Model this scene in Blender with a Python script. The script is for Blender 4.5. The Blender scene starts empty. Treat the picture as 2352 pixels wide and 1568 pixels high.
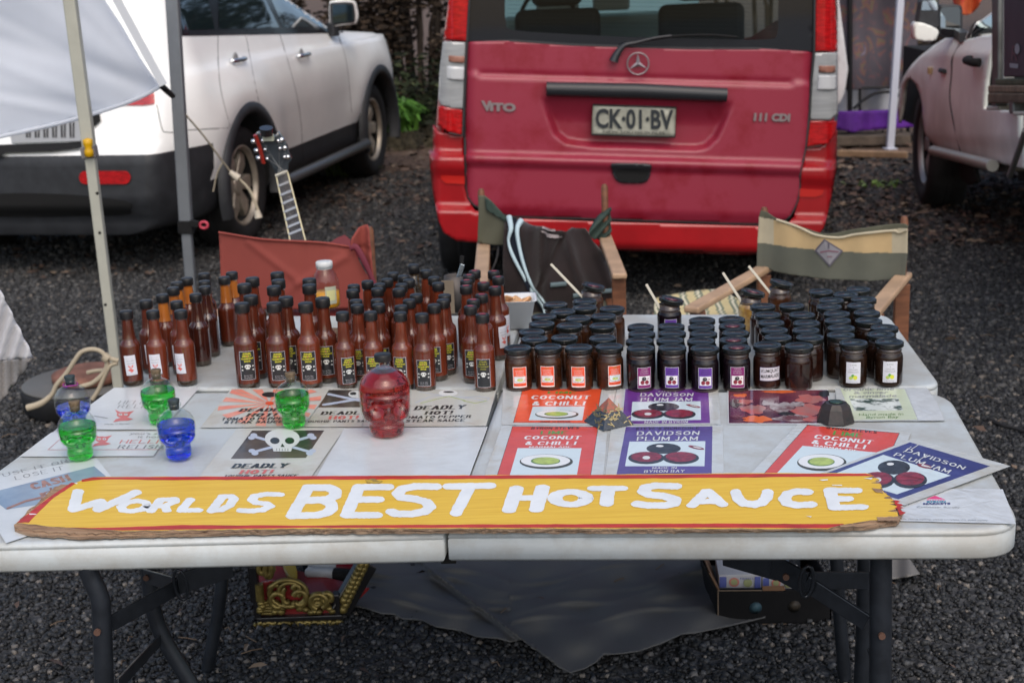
import bpy, bmesh, math, random
import numpy as np
from mathutils import Vector, Matrix
from mathutils.bvhtree import BVHTree
from mathutils.geometry import delaunay_2d_cdt, convex_hull_2d
R = math.radians
rnd = random.Random(7)
scene = bpy.context.scene
col = scene.collection

# ------------------------------------------------ camera, sky, sun, exposure
CH, PIT, ROL, FPX = 1.662, 0.2618, 0.0388, 3343.8
cam = bpy.data.objects.new('camera', bpy.data.cameras.new('camera'))
col.objects.link(cam)
cam.data.sensor_width = 36
cam.data.lens = FPX / 2352 * 36
cam.data.clip_start = .05
cam.data.clip_end = 400
cam.data.dof.use_dof = True
cam.data.dof.focus_distance = 2.62
cam.data.dof.aperture_fstop = 7.5
_c, _s = math.cos(ROL), math.sin(ROL)
R0 = Vector((1, 0, 0)); U0 = Vector((0, math.sin(PIT), math.cos(PIT))); F0 = Vector((0, math.cos(PIT), -math.sin(PIT)))
CR = R0 * _c - U0 * _s
CU = R0 * _s + U0 * _c
CP = Vector((0, 0, CH))
M = Matrix((CR, CU, -F0)).transposed().to_4x4()
M.translation = CP
cam.matrix_world = M
scene.camera = cam

world = bpy.data.worlds.new('World'); scene.world = world; world.use_nodes = True
nt = world.node_tree
bgn = nt.nodes['Background']
sky = nt.nodes.new('ShaderNodeTexSky'); sky.sky_type = 'NISHITA'; sky.sun_disc = False
SUN_EL, SUN_ROT = R(50), R(168)
sky.sun_elevation = SUN_EL; sky.sun_rotation = SUN_ROT
sky.air_density = 1.0; sky.dust_density = 3.5; sky.ozone_density = 0.6
nt.links.new(sky.outputs[0], bgn.inputs[0])
bgn.inputs[1].default_value = .15
sl = bpy.data.lights.new('sun', 'SUN'); sl.energy = 1.0; sl.angle = R(100); sl.color = (1, .985, .945)
sun = bpy.data.objects.new('sun', sl); col.objects.link(sun)
sd = Vector((math.sin(SUN_ROT) * math.cos(SUN_EL), math.cos(SUN_ROT) * math.cos(SUN_EL), math.sin(SUN_EL)))
sun.rotation_euler = sd.to_track_quat('Z', 'Y').to_euler(); sun.location = sd * 20
scene.view_settings.view_transform = 'Standard'
scene.view_settings.look = 'None'
scene.view_settings.gamma = 1
scene.view_settings.exposure = 0.25
cy = scene.cycles
cy.max_bounces = 12; cy.transparent_max_bounces = 24; cy.transmission_bounces = 12; cy.glossy_bounces = 4; cy.diffuse_bounces = 3
cy.caustics_reflective = False; cy.caustics_refractive = True; cy.use_denoising = True
cy.sample_clamp_indirect = 4

# ------------------------------------------------ picture measurement helpers (pixels of a 2352 px wide picture)
def ray(u, v):
    return (F0 + CR * ((u - 1176) / FPX) - CU * ((v - 784) / FPX))
def at(u, v, z=0.0):
    d = ray(u, v); t = (z - CH) / d.z
    return CP + d * t
def atY(u, v, Y):
    d = ray(u, v); return CP + d * (Y / d.y)
def atP(u, v, p, n):
    d = ray(u, v); return CP + d * ((p - CP).dot(n) / d.dot(n))
def crop(s, ox, oy):
    return lambda x, y: ((ox + x / s) / 1.7415, (oy + y / s) / 1.7415)
k1 = crop(1.96, 0, 1350); k2 = crop(2.24, 1000, 1500); k3 = crop(2.24, 1900, 1500); k4 = crop(1.8876, 2850, 1500)
v3 = crop(1.30667, 1600, 0); u4 = crop(1.4255, 3200, 0); b5 = crop(2.6133, 400, 1000); b6 = crop(2.6133, 1200, 1000)
j7 = crop(2.4758, 1950, 1000); j8 = crop(2.352, 2700, 1050); s7 = crop(3.618, 150, 1480); s8 = crop(1.96, 800, 1520)
g5 = crop(1.68, 0, 2100); g6 = crop(2.138, 900, 2100); g7 = crop(1.568, 1400, 2200); g8 = crop(1.572, 2600, 2050)
c1 = crop(2.177, 850, 480); c2 = crop(2.704, 1850, 700); c3 = crop(2.138, 2600, 780); r4 = crop(2.614, 0, 1100)
w1 = crop(1.568, 0, 0); w2 = crop(1.568, 800, 0)

def S(r, g, b):
    f = lambda c: (c / 255 / 12.92) if c / 255 <= .04045 else ((c / 255 + .055) / 1.055) ** 2.4
    return (f(r), f(g), f(b))

# ------------------------------------------------ materials
MATS = {}
def mat(name, c, rough=.5, metal=0, var=0, scale=8, bump=0, bscale=80, coat=0, trans=0, ior=1.45, c2=None, thr=(.4, .6), sheen=0, dist=.002, stretch=(1, 1, 1), sss=0, spec=.5):
    if name in MATS: return MATS[name]
    m = bpy.data.materials.new(name); m.use_nodes = True; MATS[name] = m
    t = m.node_tree; b = t.nodes['Principled BSDF']
    b.inputs['Base Color'].default_value = (*c, 1)
    b.inputs['Roughness'].default_value = rough
    b.inputs['Metallic'].default_value = metal
    b.inputs['Coat Weight'].default_value = coat
    b.inputs['Coat Roughness'].default_value = .04
    b.inputs['Transmission Weight'].default_value = trans
    b.inputs['IOR'].default_value = ior
    b.inputs['Sheen Weight'].default_value = sheen
    b.inputs['Specular IOR Level'].default_value = spec
    if var or c2 or bump:
        tc = t.nodes.new('ShaderNodeTexCoord'); mp = t.nodes.new('ShaderNodeMapping'); mp.inputs['Scale'].default_value = stretch
        t.links.new(tc.outputs['Object'], mp.inputs[0])
    if var or c2:
        n = t.nodes.new('ShaderNodeTexNoise'); n.inputs['Scale'].default_value = scale; n.inputs['Detail'].default_value = 6; n.inputs['Roughness'].default_value = .62
        t.links.new(mp.outputs[0], n.inputs['Vector'])
        r = t.nodes.new('ShaderNodeValToRGB')
        a = c2 if c2 else tuple(min(1, x * (1 - var)) for x in c)
        bb = c if c2 else tuple(min(1, x * (1 + var)) for x in c)
        r.color_ramp.elements[0].position = thr[0]; r.color_ramp.elements[0].color = (*a, 1)
        r.color_ramp.elements[1].position = thr[1]; r.color_ramp.elements[1].color = (*bb, 1)
        t.links.new(n.outputs['Fac'], r.inputs[0]); t.links.new(r.outputs[0], b.inputs['Base Color'])
    if bump:
        n2 = t.nodes.new('ShaderNodeTexNoise'); n2.inputs['Scale'].default_value = bscale; n2.inputs['Detail'].default_value = 5
        t.links.new(mp.outputs[0], n2.inputs['Vector'])
        bp = t.nodes.new('ShaderNodeBump'); bp.inputs['Strength'].default_value = bump; bp.inputs['Distance'].default_value = dist
        t.links.new(n2.outputs['Fac'], bp.inputs['Height']); t.links.new(bp.outputs[0], b.inputs['Normal'])
    return m
def vary(m, lo=.75, hi=1.35):
    t = m.node_tree; b = t.nodes['Principled BSDF']; oi = t.nodes.new('ShaderNodeObjectInfo'); mr = t.nodes.new('ShaderNodeMapRange'); mr.inputs[3].default_value = lo; mr.inputs[4].default_value = hi
    h = t.nodes.new('ShaderNodeHueSaturation'); t.links.new(oi.outputs['Random'], mr.inputs[0]); t.links.new(mr.outputs[0], h.inputs['Value']); l = b.inputs['Base Color'].links
    if l: t.links.new(l[0].from_socket, h.inputs['Color'])
    else: h.inputs['Color'].default_value = b.inputs['Base Color'].default_value
    t.links.new(h.outputs[0], b.inputs['Base Color']); return m
def thin_glass(name, tint=(1, 1, 1), rough=.03, gl=1.0):
    if name in MATS: return MATS[name]
    m = bpy.data.materials.new(name); m.use_nodes = True; MATS[name] = m
    t = m.node_tree; t.nodes.clear()
    o = t.nodes.new('ShaderNodeOutputMaterial'); mx = t.nodes.new('ShaderNodeMixShader'); tr = t.nodes.new('ShaderNodeBsdfTransparent'); g = t.nodes.new('ShaderNodeBsdfGlossy')
    tr.inputs[0].default_value = (*tint, 1); g.inputs['Roughness'].default_value = rough; g.inputs[0].default_value = (gl, gl, gl, 1)
    fr = t.nodes.new('ShaderNodeLayerWeight'); fr.inputs[0].default_value = .35
    mr = t.nodes.new('ShaderNodeMapRange'); mr.inputs[3].default_value = .04; mr.inputs[4].default_value = .55
    t.links.new(fr.outputs['Facing'], mr.inputs[0])
    pw = t.nodes.new('ShaderNodeMath'); pw.operation = 'POWER'; pw.inputs[1].default_value = 2.2
    t.links.new(fr.outputs['Facing'], pw.inputs[0]); t.links.new(pw.outputs[0], mr.inputs[0])
    t.links.new(mr.outputs[0], mx.inputs[0]); t.links.new(tr.outputs[0], mx.inputs[1]); t.links.new(g.outputs[0], mx.inputs[2]); t.links.new(mx.outputs[0], o.inputs[0])
    return m

# ------------------------------------------------ mesh builder
class MB:
    def __init__(s): s.v = []; s.f = []; s.m = []; s.s = []
    def add(s, vs, fs, mi=0, sm=False, T=None):
        o = len(s.v)
        if T is not None: vs = [T @ Vector(p) for p in vs]
        s.v += [tuple(p) for p in vs]
        for f in fs:
            s.f.append([i + o for i in f]); s.m.append(mi); s.s.append(sm)
        return s
    def box(s, c, d, mi=0, T=None, rot=None):
        x, y, z = d[0] / 2, d[1] / 2, d[2] / 2
        vs = [Vector((a, b, e)) for e in (-z, z) for b in (-y, y) for a in (-x, x)]
        if rot is not None: vs = [rot @ p for p in vs]
        vs = [p + Vector(c) for p in vs]
        return s.add(vs, [(0, 2, 3, 1), (4, 5, 7, 6), (0, 1, 5, 4), (2, 6, 7, 3), (0, 4, 6, 2), (1, 3, 7, 5)], mi, False, T)
    def bar(s, a, b, w, h, mi=0, up=Vector((0, 0, 1))):
        a = Vector(a); b = Vector(b); d = (b - a); L = d.length; d.normalize()
        sx = (d.cross(up) if abs(d.dot(up)) < .999 else d.cross(Vector((0, 1, 0)))).normalized(); uz = sx.cross(d)
        vs = []
        for e in (a, b):
            for p, q in ((-1, -1), (1, -1), (1, 1), (-1, 1)): vs.append(e + sx * (p * w / 2) + uz * (q * h / 2))
        return s.add(vs, [(3, 2, 1, 0), (4, 5, 6, 7), (0, 1, 5, 4), (1, 2, 6, 5), (2, 3, 7, 6), (3, 0, 4, 7)], mi)
    def tube(s, pts, rad, n=8, mi=0, sm=True, closed=False, sub=0, asp=1):
        pts = [Vector(p) for p in pts]
        rr = list(rad) if hasattr(rad, '__len__') else [rad] * len(pts)
        if sub:
            q = []; r2 = []
            N = len(pts)
            for i in range(N - 1):
                p0 = pts[max(i - 1, 0)]; p1 = pts[i]; p2 = pts[i + 1]; p3 = pts[min(i + 2, N - 1)]
                for k in range(sub):
                    t = k / sub
                    q.append(.5 * ((2 * p1) + (p2 - p0) * t + (2 * p0 - 5 * p1 + 4 * p2 - p3) * t * t + (3 * p1 - p0 - 3 * p2 + p3) * t ** 3)); r2.append(rr[i] * (1 - t) + rr[i + 1] * t)
            q.append(pts[-1]); r2.append(rr[-1]); pts = q; rr = r2
        N = len(pts); vs = []; nrm = None
        for i, p in enumerate(pts):
            if closed: d = pts[(i + 1) % N] - pts[i - 1]
            else: d = pts[min(i + 1, N - 1)] - pts[max(i - 1, 0)]
            d.normalize()
            if nrm is None:
                nrm = d.orthogonal().normalized()
                if abs(d.z) < .9: nrm = (Vector((0, 0, 1)) - d * d.z).normalized()
            else: nrm = (nrm - d * nrm.dot(d)).normalized()
            bn = d.cross(nrm)
            for k in range(n):
                a = 2 * math.pi * k / n
                vs.append(p + nrm * math.cos(a) * rr[i] + bn * math.sin(a) * rr[i] * asp)
        fs = []
        for i in range(N if closed else N - 1):
            j = (i + 1) % N
            for k in range(n): fs.append((i * n + k, i * n + (k + 1) % n, j * n + (k + 1) % n, j * n + k))
        s.add(vs, fs, mi, sm)
        if not closed: s.add(vs[:n], [list(range(n))[::-1]], mi); s.add(vs[-n:], [list(range(n))], mi)
        return s
    def lathe(s, prof, n=24, mi=0, sm=True, T=None, mis=None, sx=1, sy=1, caps=True):
        vs = []; 
        for r, z in prof:
            for k in range(n):
                a = 2 * math.pi * k / n; vs.append(Vector((math.cos(a) * r * sx, math.sin(a) * r * sy, z)))
        if T is not None: vs = [T @ p for p in vs]
        o = len(s.v); s.v += [tuple(p) for p in vs]
        for i in range(len(prof) - 1):
            for k in range(n):
                s.f.append([o + i * n + k, o + i * n + (k + 1) % n, o + (i + 1) * n + (k + 1) % n, o + (i + 1) * n + k]); s.m.append(mis[i] if mis else mi); s.s.append(sm)
        if caps and prof[0][0] > 1e-6: s.f.append([o + k for k in range(n)][::-1]); s.m.append(mis[0] if mis else mi); s.s.append(False)
        if caps and prof[-1][0] > 1e-6: s.f.append([o + (len(prof) - 1) * n + k for k in range(n)]); s.m.append(mis[-1] if mis else mi); s.s.append(False)
        return s
    def slab(s, outline, prof, mi=0, sm=False):
        """outline: list of 2D pts (ccw); prof: (inset, z) from bottom to top; closed both ends"""
        n = len(outline); P = [Vector(p).to_2d() for p in outline]; N = []
        for i in range(n):
            a = P[i] - P[i - 1]; b = P[(i + 1) % n] - P[i]
            na = Vector((-a.y, a.x)).normalized(); nb = Vector((-b.y, b.x)).normalized(); m = na + nb
            N.append(m / max(.3, m.length_squared / 2) if m.length > 1e-6 else na)
        vs = []
        for ins, z in prof:
            for p, q in zip(P, N): vs.append((p.x + q.x * ins, p.y + q.y * ins, z))
        fs = [list(range(n))[::-1], [(len(prof) - 1) * n + i for i in range(n)]]
        s.add(vs, fs, mi, False)
        o = len(s.v) - len(vs)
        for i in range(len(prof) - 1):
            for k in range(n):
                s.f.append([o + i * n + k, o + i * n + (k + 1) % n, o + (i + 1) * n + (k + 1) % n, o + (i + 1) * n + k]); s.m.append(mi); s.s.append(sm)
        return s
    def mesh(s, name, mats, L=None):
        me = bpy.data.meshes.new(name)
        v = s.v if L is None else [(p[0] - L[0], p[1] - L[1], p[2] - L[2]) for p in s.v]
        me.from_pydata(v, [], s.f)
        for m in mats: me.materials.append(m)
        me.polygons.foreach_set('material_index', s.m); me.polygons.foreach_set('use_smooth', s.s)
        me.update(); return me
    def build(s, name, mats, parent=None, loc=None, bevel=0, solid=0, sub=0, wnrm=False, segs=2):
        """vertices in world space; parent root may carry a location only"""
        if not isinstance(mats, (list, tuple)): mats = [mats]
        L = Vector(loc) if loc is not None else Vector((0, 0, 0))
        if parent is not None: L = rootloc(parent)
        o = bpy.data.objects.new(name, s.mesh(name, mats, L)); col.objects.link(o)
        if parent is not None: o.parent = parent
        else: o.location = L
        if solid:
            md = o.modifiers.new('solid', 'SOLIDIFY'); md.thickness = solid; md.offset = -1
        if bevel:
            md = o.modifiers.new('bevel', 'BEVEL'); md.width = bevel; md.segments = segs; md.limit_method = 'ANGLE'; md.angle_limit = R(35); md.harden_normals = False
        if sub:
            md = o.modifiers.new('sub', 'SUBSURF'); md.levels = sub; md.render_levels = sub
        return o
def rootloc(o):
    L = Vector(o.location)
    while o.parent: o = o.parent; L += Vector(o.location)
    return L
def tag(o, label=None, cat=None, group=None, kind=None):
    if label: o['label'] = label
    if cat: o['category'] = cat
    if group: o['group'] = group
    if kind: o['kind'] = kind
    return o
def thing(name, loc, label, cat, group=None):
    o = bpy.data.objects.new(name, None); o.empty_display_size = .1; col.objects.link(o); o.location = loc
    return tag(o, label, cat, group)
def copy_tree(o, parent=None):
    c = o.copy(); col.objects.link(c)
    if parent is not None: c.parent = parent
    for ch in list(o.children): copy_tree(ch, c)
    return c
def boolean(o, cutter):
    md = o.modifiers.new('b', 'BOOLEAN'); md.operation = 'DIFFERENCE'; md.object = cutter; md.solver = 'EXACT'; md.material_mode = 'INDEX'
    dg = bpy.context.evaluated_depsgraph_get(); me = bpy.data.meshes.new_from_object(o.evaluated_get(dg))
    o.modifiers.clear(); o.data = me; bpy.data.objects.remove(cutter)
def bvh_of(*objs):
    vs = []; fs = []
    for o in objs:
        off = len(vs); L = rootloc(o); vs += [v.co + L for v in o.data.vertices]; fs += [[i + off for i in p.vertices] for p in o.data.polygons]
    return BVHTree.FromPolygons(vs, fs)

def inside(p, poly):
    x, y = p; c = False; j = len(poly) - 1
    for i in range(len(poly)):
        xi, yi = poly[i]; xj, yj = poly[j]
        if (yi > y) != (yj > y) and x < (xj - xi) * (y - yi) / (yj - yi) + xi: c = not c
        j = i
    return c
def dens(poly, step):
    o = []
    for i in range(len(poly)):
        a = poly[i]; b = poly[(i + 1) % len(poly)]; d = math.hypot(b[0] - a[0], b[1] - a[1]); n = max(1, int(d / step))
        for k in range(n): o.append((a[0] + (b[0] - a[0]) * k / n, a[1] + (b[1] - a[1]) * k / n))
    return o
def smooth_poly(p, n=4, closed=True):
    q = []; N = len(p)
    for i in range(N if closed else N - 1):
        g = (lambda k: Vector(p[k % N])) if closed else (lambda k: Vector(p[min(max(k, 0), N - 1)]))
        a, b, c, d = g(i - 1), g(i), g(i + 1), g(i + 2)
        for k in range(n):
            t = k / n; q.append(tuple(.5 * ((2 * b) + (c - a) * t + (2 * a - 5 * b + 4 * c - d) * t * t + (3 * b - a - 3 * c + d) * t ** 3)))
    if not closed: q.append(tuple(p[-1]))
    return q
def relief(mb, poly, fn, step=10, mi=0, sm=True, mifn=None):
    """triangulate 2D poly with interior points; fn(x,y)->3D or None"""
    b = dens(poly, step); pts = [Vector(p) for p in b]; ed = [(i, (i + 1) % len(b)) for i in range(len(b))]
    xs = [p[0] for p in poly]; ys = [p[1] for p in poly]
    y = min(ys) + step / 2; row = 0
    while y < max(ys):
        x = min(xs) + (step / 2 if row % 2 else 0)
        while x < max(xs):
            if inside((x, y), poly) and min((x - q[0]) ** 2 + (y - q[1]) ** 2 for q in b) > (step * .45) ** 2: pts.append(Vector((x, y)))
            x += step
        y += step * .87; row += 1
    r = delaunay_2d_cdt(pts, ed, [], 1, 1e-6)
    V = [fn(p.x, p.y) for p in r[0]]
    P2 = r[0]
    off = len(mb.v); ok = [v is not None for v in V]
    mb.v += [tuple(v) if v is not None else (0, 0, 0) for v in V]
    for f in r[2]:
        if all(ok[i] for i in f):
            mb.f.append([i + off for i in f][::-1]); mb.s.append(sm)
            cx = sum(P2[i].x for i in f) / len(f); cy_ = sum(P2[i].y for i in f) / len(f)
            mb.m.append(mifn(cx, cy_) if mifn else mi)
    return mb
def drape(mb, poly, bvh, off=.004, step=10, mi=0, outward=None):
    def fn(x, y):
        d = ray(x, y).normalized(); h = bvh.ray_cast(CP, d)
        if h[0] is None: return None
        n = h[1]
        if n.dot(d) > 0: n = -n
        return h[0] + n * off
    return relief(mb, poly, fn, step, mi)
def drape_line(mb, pts, bvh, rad=.003, off=0, mi=0, n=5, step=12):
    q = []
    for i in range(len(pts) - 1):
        a, b = pts[i], pts[i + 1]; m = max(1, int(math.hypot(b[0] - a[0], b[1] - a[1]) / step))
        for k in range(m): q.append((a[0] + (b[0] - a[0]) * k / m, a[1] + (b[1] - a[1]) * k / m))
    q.append(pts[-1]); P = []
    for x, y in q:
        d = ray(x, y).normalized(); h = bvh.ray_cast(CP, d)
        if h[0] is not None:
            nn = h[1] if h[1].dot(d) < 0 else -h[1]
            P.append(h[0] + nn * off)
    if len(P) > 1: mb.tube(P, rad, n, mi)
    return mb
def rrect(x0, y0, x1, y1, r, n=4):
    o = []
    for cx, cy_, a0 in ((x1 - r, y0 + r, -90), (x1 - r, y1 - r, 0), (x0 + r, y1 - r, 90), (x0 + r, y0 + r, 180)):
        for k in range(n + 1):
            a = R(a0 + 90 * k / n); o.append((cx + r * math.cos(a), cy_ + r * math.sin(a)))
    return o

# ------------------------------------------------ lettering
_tc = {}
def text_sans(s, bold=0.0):
    key = (s, bold)
    if key in _tc: return _tc[key]
    cu = bpy.data.curves.new('t', 'FONT'); cu.body = s; cu.resolution_u = 3; cu.offset = bold
    o = bpy.data.objects.new('t', cu); col.objects.link(o)
    dg = bpy.context.evaluated_depsgraph_get(); me = bpy.data.meshes.new_from_object(o.evaluated_get(dg))
    vs = [(v.co.x, v.co.y) for v in me.vertices]; fs = [list(p.vertices) for p in me.polygons]
    bpy.data.objects.remove(o); bpy.data.curves.remove(cu); bpy.data.meshes.remove(me)
    x0 = min(v[0] for v in vs); x1 = max(v[0] for v in vs); h = .7
    r = [([((x - x0) / (x1 - x0), y / h) for x, y in vs], fs)]
    _tc[key] = r; return r
G = {'A': ['0,0 2,6 4,0', '1,2 3,2'], 'B': ['0,0 0,6 2.6,6 3.4,4.6 2.6,3.2 0,3.2', '2.6,3.2 3.8,1.6 2.8,0 0,0'], 'C': ['3.8,5 2.4,6 .8,5.4 0,3 .8,.6 2.4,0 3.8,1'],
     'D': ['0,0 0,6 2.2,6 3.8,4.6 3.8,1.4 2.2,0 0,0'], 'E': ['3.6,6 0,6 0,0 3.7,0', '0,3.1 2.6,3.1'], 'F': ['3.6,6 0,6 0,0', '0,3.1 2.6,3.1'], 'G': ['3.8,5 2.4,6 .8,5.4 0,3 .8,.6 2.4,0 3.8,.8 3.8,2.6 2.4,2.6'],
     'H': ['0,0 0,6', '4,0 4,6', '0,3.1 4,3.1'], 'I': ['0,0 0,6'], 'J': ['2.2,6 2.2,1.2 1.2,0 0,.8'], 'K': ['0,0 0,6', '3.8,6 0,2.6', '1.2,3.6 4,0'], 'L': ['0,6 0,0 3.4,0'], 'M': ['0,0 0,6 2.4,1 4.8,6 4.8,0'],
     'N': ['0,0 0,6 4,0 4,6'], 'O': ['2,6 .4,4.8 0,3 .4,1.2 2,0 3.6,1.2 4,3 3.6,4.8 2,6'], 'P': ['0,0 0,6 2.8,6 3.6,4.5 2.8,3 0,3'], 'Q': ['2,6 .4,4.8 0,3 .4,1.2 2,0 3.6,1.2 4,3 3.6,4.8 2,6', '2.4,1.4 4,-.4'],
     'R': ['0,0 0,6 2.8,6 3.6,4.6 2.8,3.2 0,3.2', '2,3.2 4,0'], 'S': ['3.5,5.1 2,6 .5,5.2 .4,4 2,3.1 3.5,2.2 3.5,.8 1.8,0 .2,.9'], 'T': ['2,0 2,6', '0,6 4,6'], 'U': ['0,6 0,1.4 1.4,0 2.6,0 4,1.4 4,6'], 'V': ['0,6 2,0 4,6'],
     'W': ['0,6 1.4,0 2.8,5 4.2,0 5.6,6'], 'X': ['0,0 4,6', '0,6 4,0'], 'Y': ['0,6 2,3 4,6', '2,3 2,0'], 'Z': ['0,6 3.8,6 0,0 3.8,0'], '!': ['0,6 0,2', '0,.2 0,0'], '&': ['4,0 .8,4.6 1.6,6 2.8,5 .2,2 .6,.2 2,0 3.8,2.4'], "'": ['0,6 0,4.6'], '-': ['0,3 2,3'], '.': ['0,.1 0,0']}
def text_nib(s, nw=.62, nh=.16, serif=True, gap=1.7):
    key = (s, nw, nh, serif)
    if key in _tc: return _tc[key]
    pieces = []; x = 0
    def seg(a, b, w=nw, h=nh):
        pts = [(p[0] + i * w, p[1] + j * h) for p in (a, b) for i in (-1, 1) for j in (-1, 1)]
        hl = convex_hull_2d(pts); pieces.append([pts[i] for i in hl])
    for ch in s:
        if ch == ' ': x += 2.6; continue
        st = G.get(ch)
        if not st: x += 2; continue
        P = [[tuple(map(float, q.split(','))) for q in k.split()] for k in st]; W = max(p[0] for k in P for p in k)
        for k in P:
            k = [(p[0] + x, p[1]) for p in k]
            for i in range(len(k) - 1): seg(k[i], k[i + 1])
            if serif and ch not in "OCSGQ&!'-.":
                for e, f in ((k[0], k[1]), (k[-1], k[-2])):
                    if abs(e[1] - f[1]) > 1.5 and (e[1] < .2 or e[1] > 5.8): seg((e[0] - nw * .9, e[1]), (e[0] + nw * .9, e[1]), nw * .45, nh)
        x += W + gap + nw
    x0 = min(p[0] for k in pieces for p in k); x1 = max(p[0] for k in pieces for p in k)
    r = [([((p[0] - x0) / (x1 - x0), p[1] / 6) for p in k], [list(range(len(k)))]) for k in pieces]
    _tc[key] = r; return r
class Art:
    """flat printed layers; fn(u,v,h)->3D where h is the height above the carrier"""
    def __init__(s, fn, dz=.00012, h0=.0002): s.mb = MB(); s.fn = fn; s.h = h0; s.dz = dz
    def poly(s, pts, mi, step=0, z=None):
        if z is None: s.h += s.dz
        pts = [tuple(p) for p in pts]
        if step: relief(s.mb, pts, lambda x, y: s.fn(x, y, s.h), step, mi, False)
        else:
            o = len(s.mb.v); s.mb.v += [tuple(s.fn(x, y, s.h)) for x, y in pts]; s.mb.f.append(list(range(o, o + len(pts)))); s.mb.m.append(mi); s.mb.s.append(False)
        return s
    def ell(s, cx, cy_, rx, ry, mi, rot=0, n=20, k=None):
        c, q = math.cos(rot), math.sin(rot); P = []
        for i in range(n):
            a = 2 * math.pi * i / n; x = rx * math.cos(a); y = ry * math.sin(a); P.append((cx + x * c - y * q, cy_ + x * q + y * c))
        if k: P = [k(*p) for p in P]
        return s.poly(P, mi)
    def text(s, t, BL, BR, TL, mi, nib=False, bold=0, k=None, nw=.62, nh=.16):
        if k: BL, BR, TL = k(*BL), k(*BR), k(*TL)
        pieces = text_nib(t, nw, nh) if nib else text_sans(t, bold)
        ex = (BR[0] - BL[0], BR[1] - BL[1]); ey = (TL[0] - BL[0], TL[1] - BL[1])
        s.h += s.dz
        for i, (vs, fs) in enumerate(pieces):
            h = s.h + (i % 5) * s.dz * .15
            P = [(BL[0] + ex[0] * a + ey[0] * b, BL[1] + ex[1] * a + ey[1] * b) for a, b in vs]
            s.mb.add([s.fn(x, y, h) for x, y in P], fs, mi)
        return s
    def stroke(s, pts, rx, ry, mi, k=None, jit=0, n=14):
        s.h += s.dz
        for i in range(len(pts) - 1):
            P = []
            for p in (pts[i], pts[i + 1]):
                for j in range(n):
                    a = 2 * math.pi * j / n; P.append((p[0] + rx * math.cos(a), p[1] + ry * math.sin(a)))
            hl = [P[j] for j in convex_hull_2d(P)]
            if jit: hl = [(x + rnd.uniform(-jit, jit), y + rnd.uniform(-jit, jit) * .6) for x, y in dens(hl, rx * .35)]
            if k: hl = [k(*p) for p in hl]
            h = s.h + (i % 7) * s.dz * .12
            s.mb.add([s.fn(x, y, h) for x, y in hl], [list(range(len(hl)))], mi)
        return s
# ================================================ ground
def ground():
    N = 60; mb = MB()
    xs = [-60 + 120 * i / N for i in range(N + 1)]; ys = [-20 + 120 * i / N for i in range(N + 1)]
    mb.add([(x, y, 0) for y in ys for x in xs], [(j * (N + 1) + i, j * (N + 1) + i + 1, (j + 1) * (N + 1) + i + 1, (j + 1) * (N + 1) + i) for j in range(N) for i in range(N)], 0, True)
    m = bpy.data.materials.new('ground_mat'); m.use_nodes = True; t = m.node_tree; b = t.nodes['Principled BSDF']
    tc = t.nodes.new('ShaderNodeTexCoord')
    vo = t.nodes.new('ShaderNodeTexVoronoi'); vo.inputs['Scale'].default_value = 55; t.links.new(tc.outputs['Object'], vo.inputs['Vector'])
    rp = t.nodes.new('ShaderNodeValToRGB'); e = rp.color_ramp.elements
    e[0].position = .0; e[0].color = (.012, .013, .014, 1); e[1].position = 1; e[1].color = (.07, .07, .073, 1)
    sp = t.nodes.new('ShaderNodeSeparateColor'); t.links.new(vo.outputs['Color'], sp.inputs[0]); t.links.new(sp.outputs[0], rp.inputs[0])
    # brown leaf mulch beyond the gravel
    rp2 = t.nodes.new('ShaderNodeValToRGB'); e = rp2.color_ramp.elements
    e[0].color = (.03, .018, .012, 1); e[1].color = (.19, .12, .08, 1); t.links.new(sp.outputs[1], rp2.inputs[0])
    sx = t.nodes.new('ShaderNodeSeparateXYZ'); t.links.new(tc.outputs['Object'], sx.inputs[0])
    no = t.nodes.new('ShaderNodeTexNoise'); no.inputs['Scale'].default_value = 1.1; no.inputs['Detail'].default_value = 4; t.links.new(tc.outputs['Object'], no.inputs['Vector'])
    ma = t.nodes.new('ShaderNodeMath'); ma.operation = 'MULTIPLY_ADD'; ma.inputs[1].default_value = 4.5; t.links.new(no.outputs['Fac'], ma.inputs[0]); t.links.new(sx.outputs[1], ma.inputs[2])
    mr = t.nodes.new('ShaderNodeMapRange'); mr.inputs[1].default_value = 11.6; mr.inputs[2].default_value = 13.0; t.links.new(ma.outputs[0], mr.inputs[0])
    mx = t.nodes.new('ShaderNodeMix'); mx.data_type = 'RGBA'; t.links.new(mr.outputs[0], mx.inputs[0]); t.links.new(rp.outputs[0], mx.inputs[6]); t.links.new(rp2.outputs[0], mx.inputs[7])
    t.links.new(mx.outputs[2], b.inputs['Base Color']); b.inputs['Roughness'].default_value = .8
    bp = t.nodes.new('ShaderNodeBump'); bp.inputs['Strength'].default_value = .8; bp.inputs['Distance'].default_value = .01; t.links.new(vo.outputs['Distance'], bp.inputs['Height']); t.links.new(bp.outputs[0], b.inputs['Normal'])
    o = mb.build('ground', m); tag(o, 'dark crushed gravel ground turning to brown mulch behind', None, None, 'structure')
ground()

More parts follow.
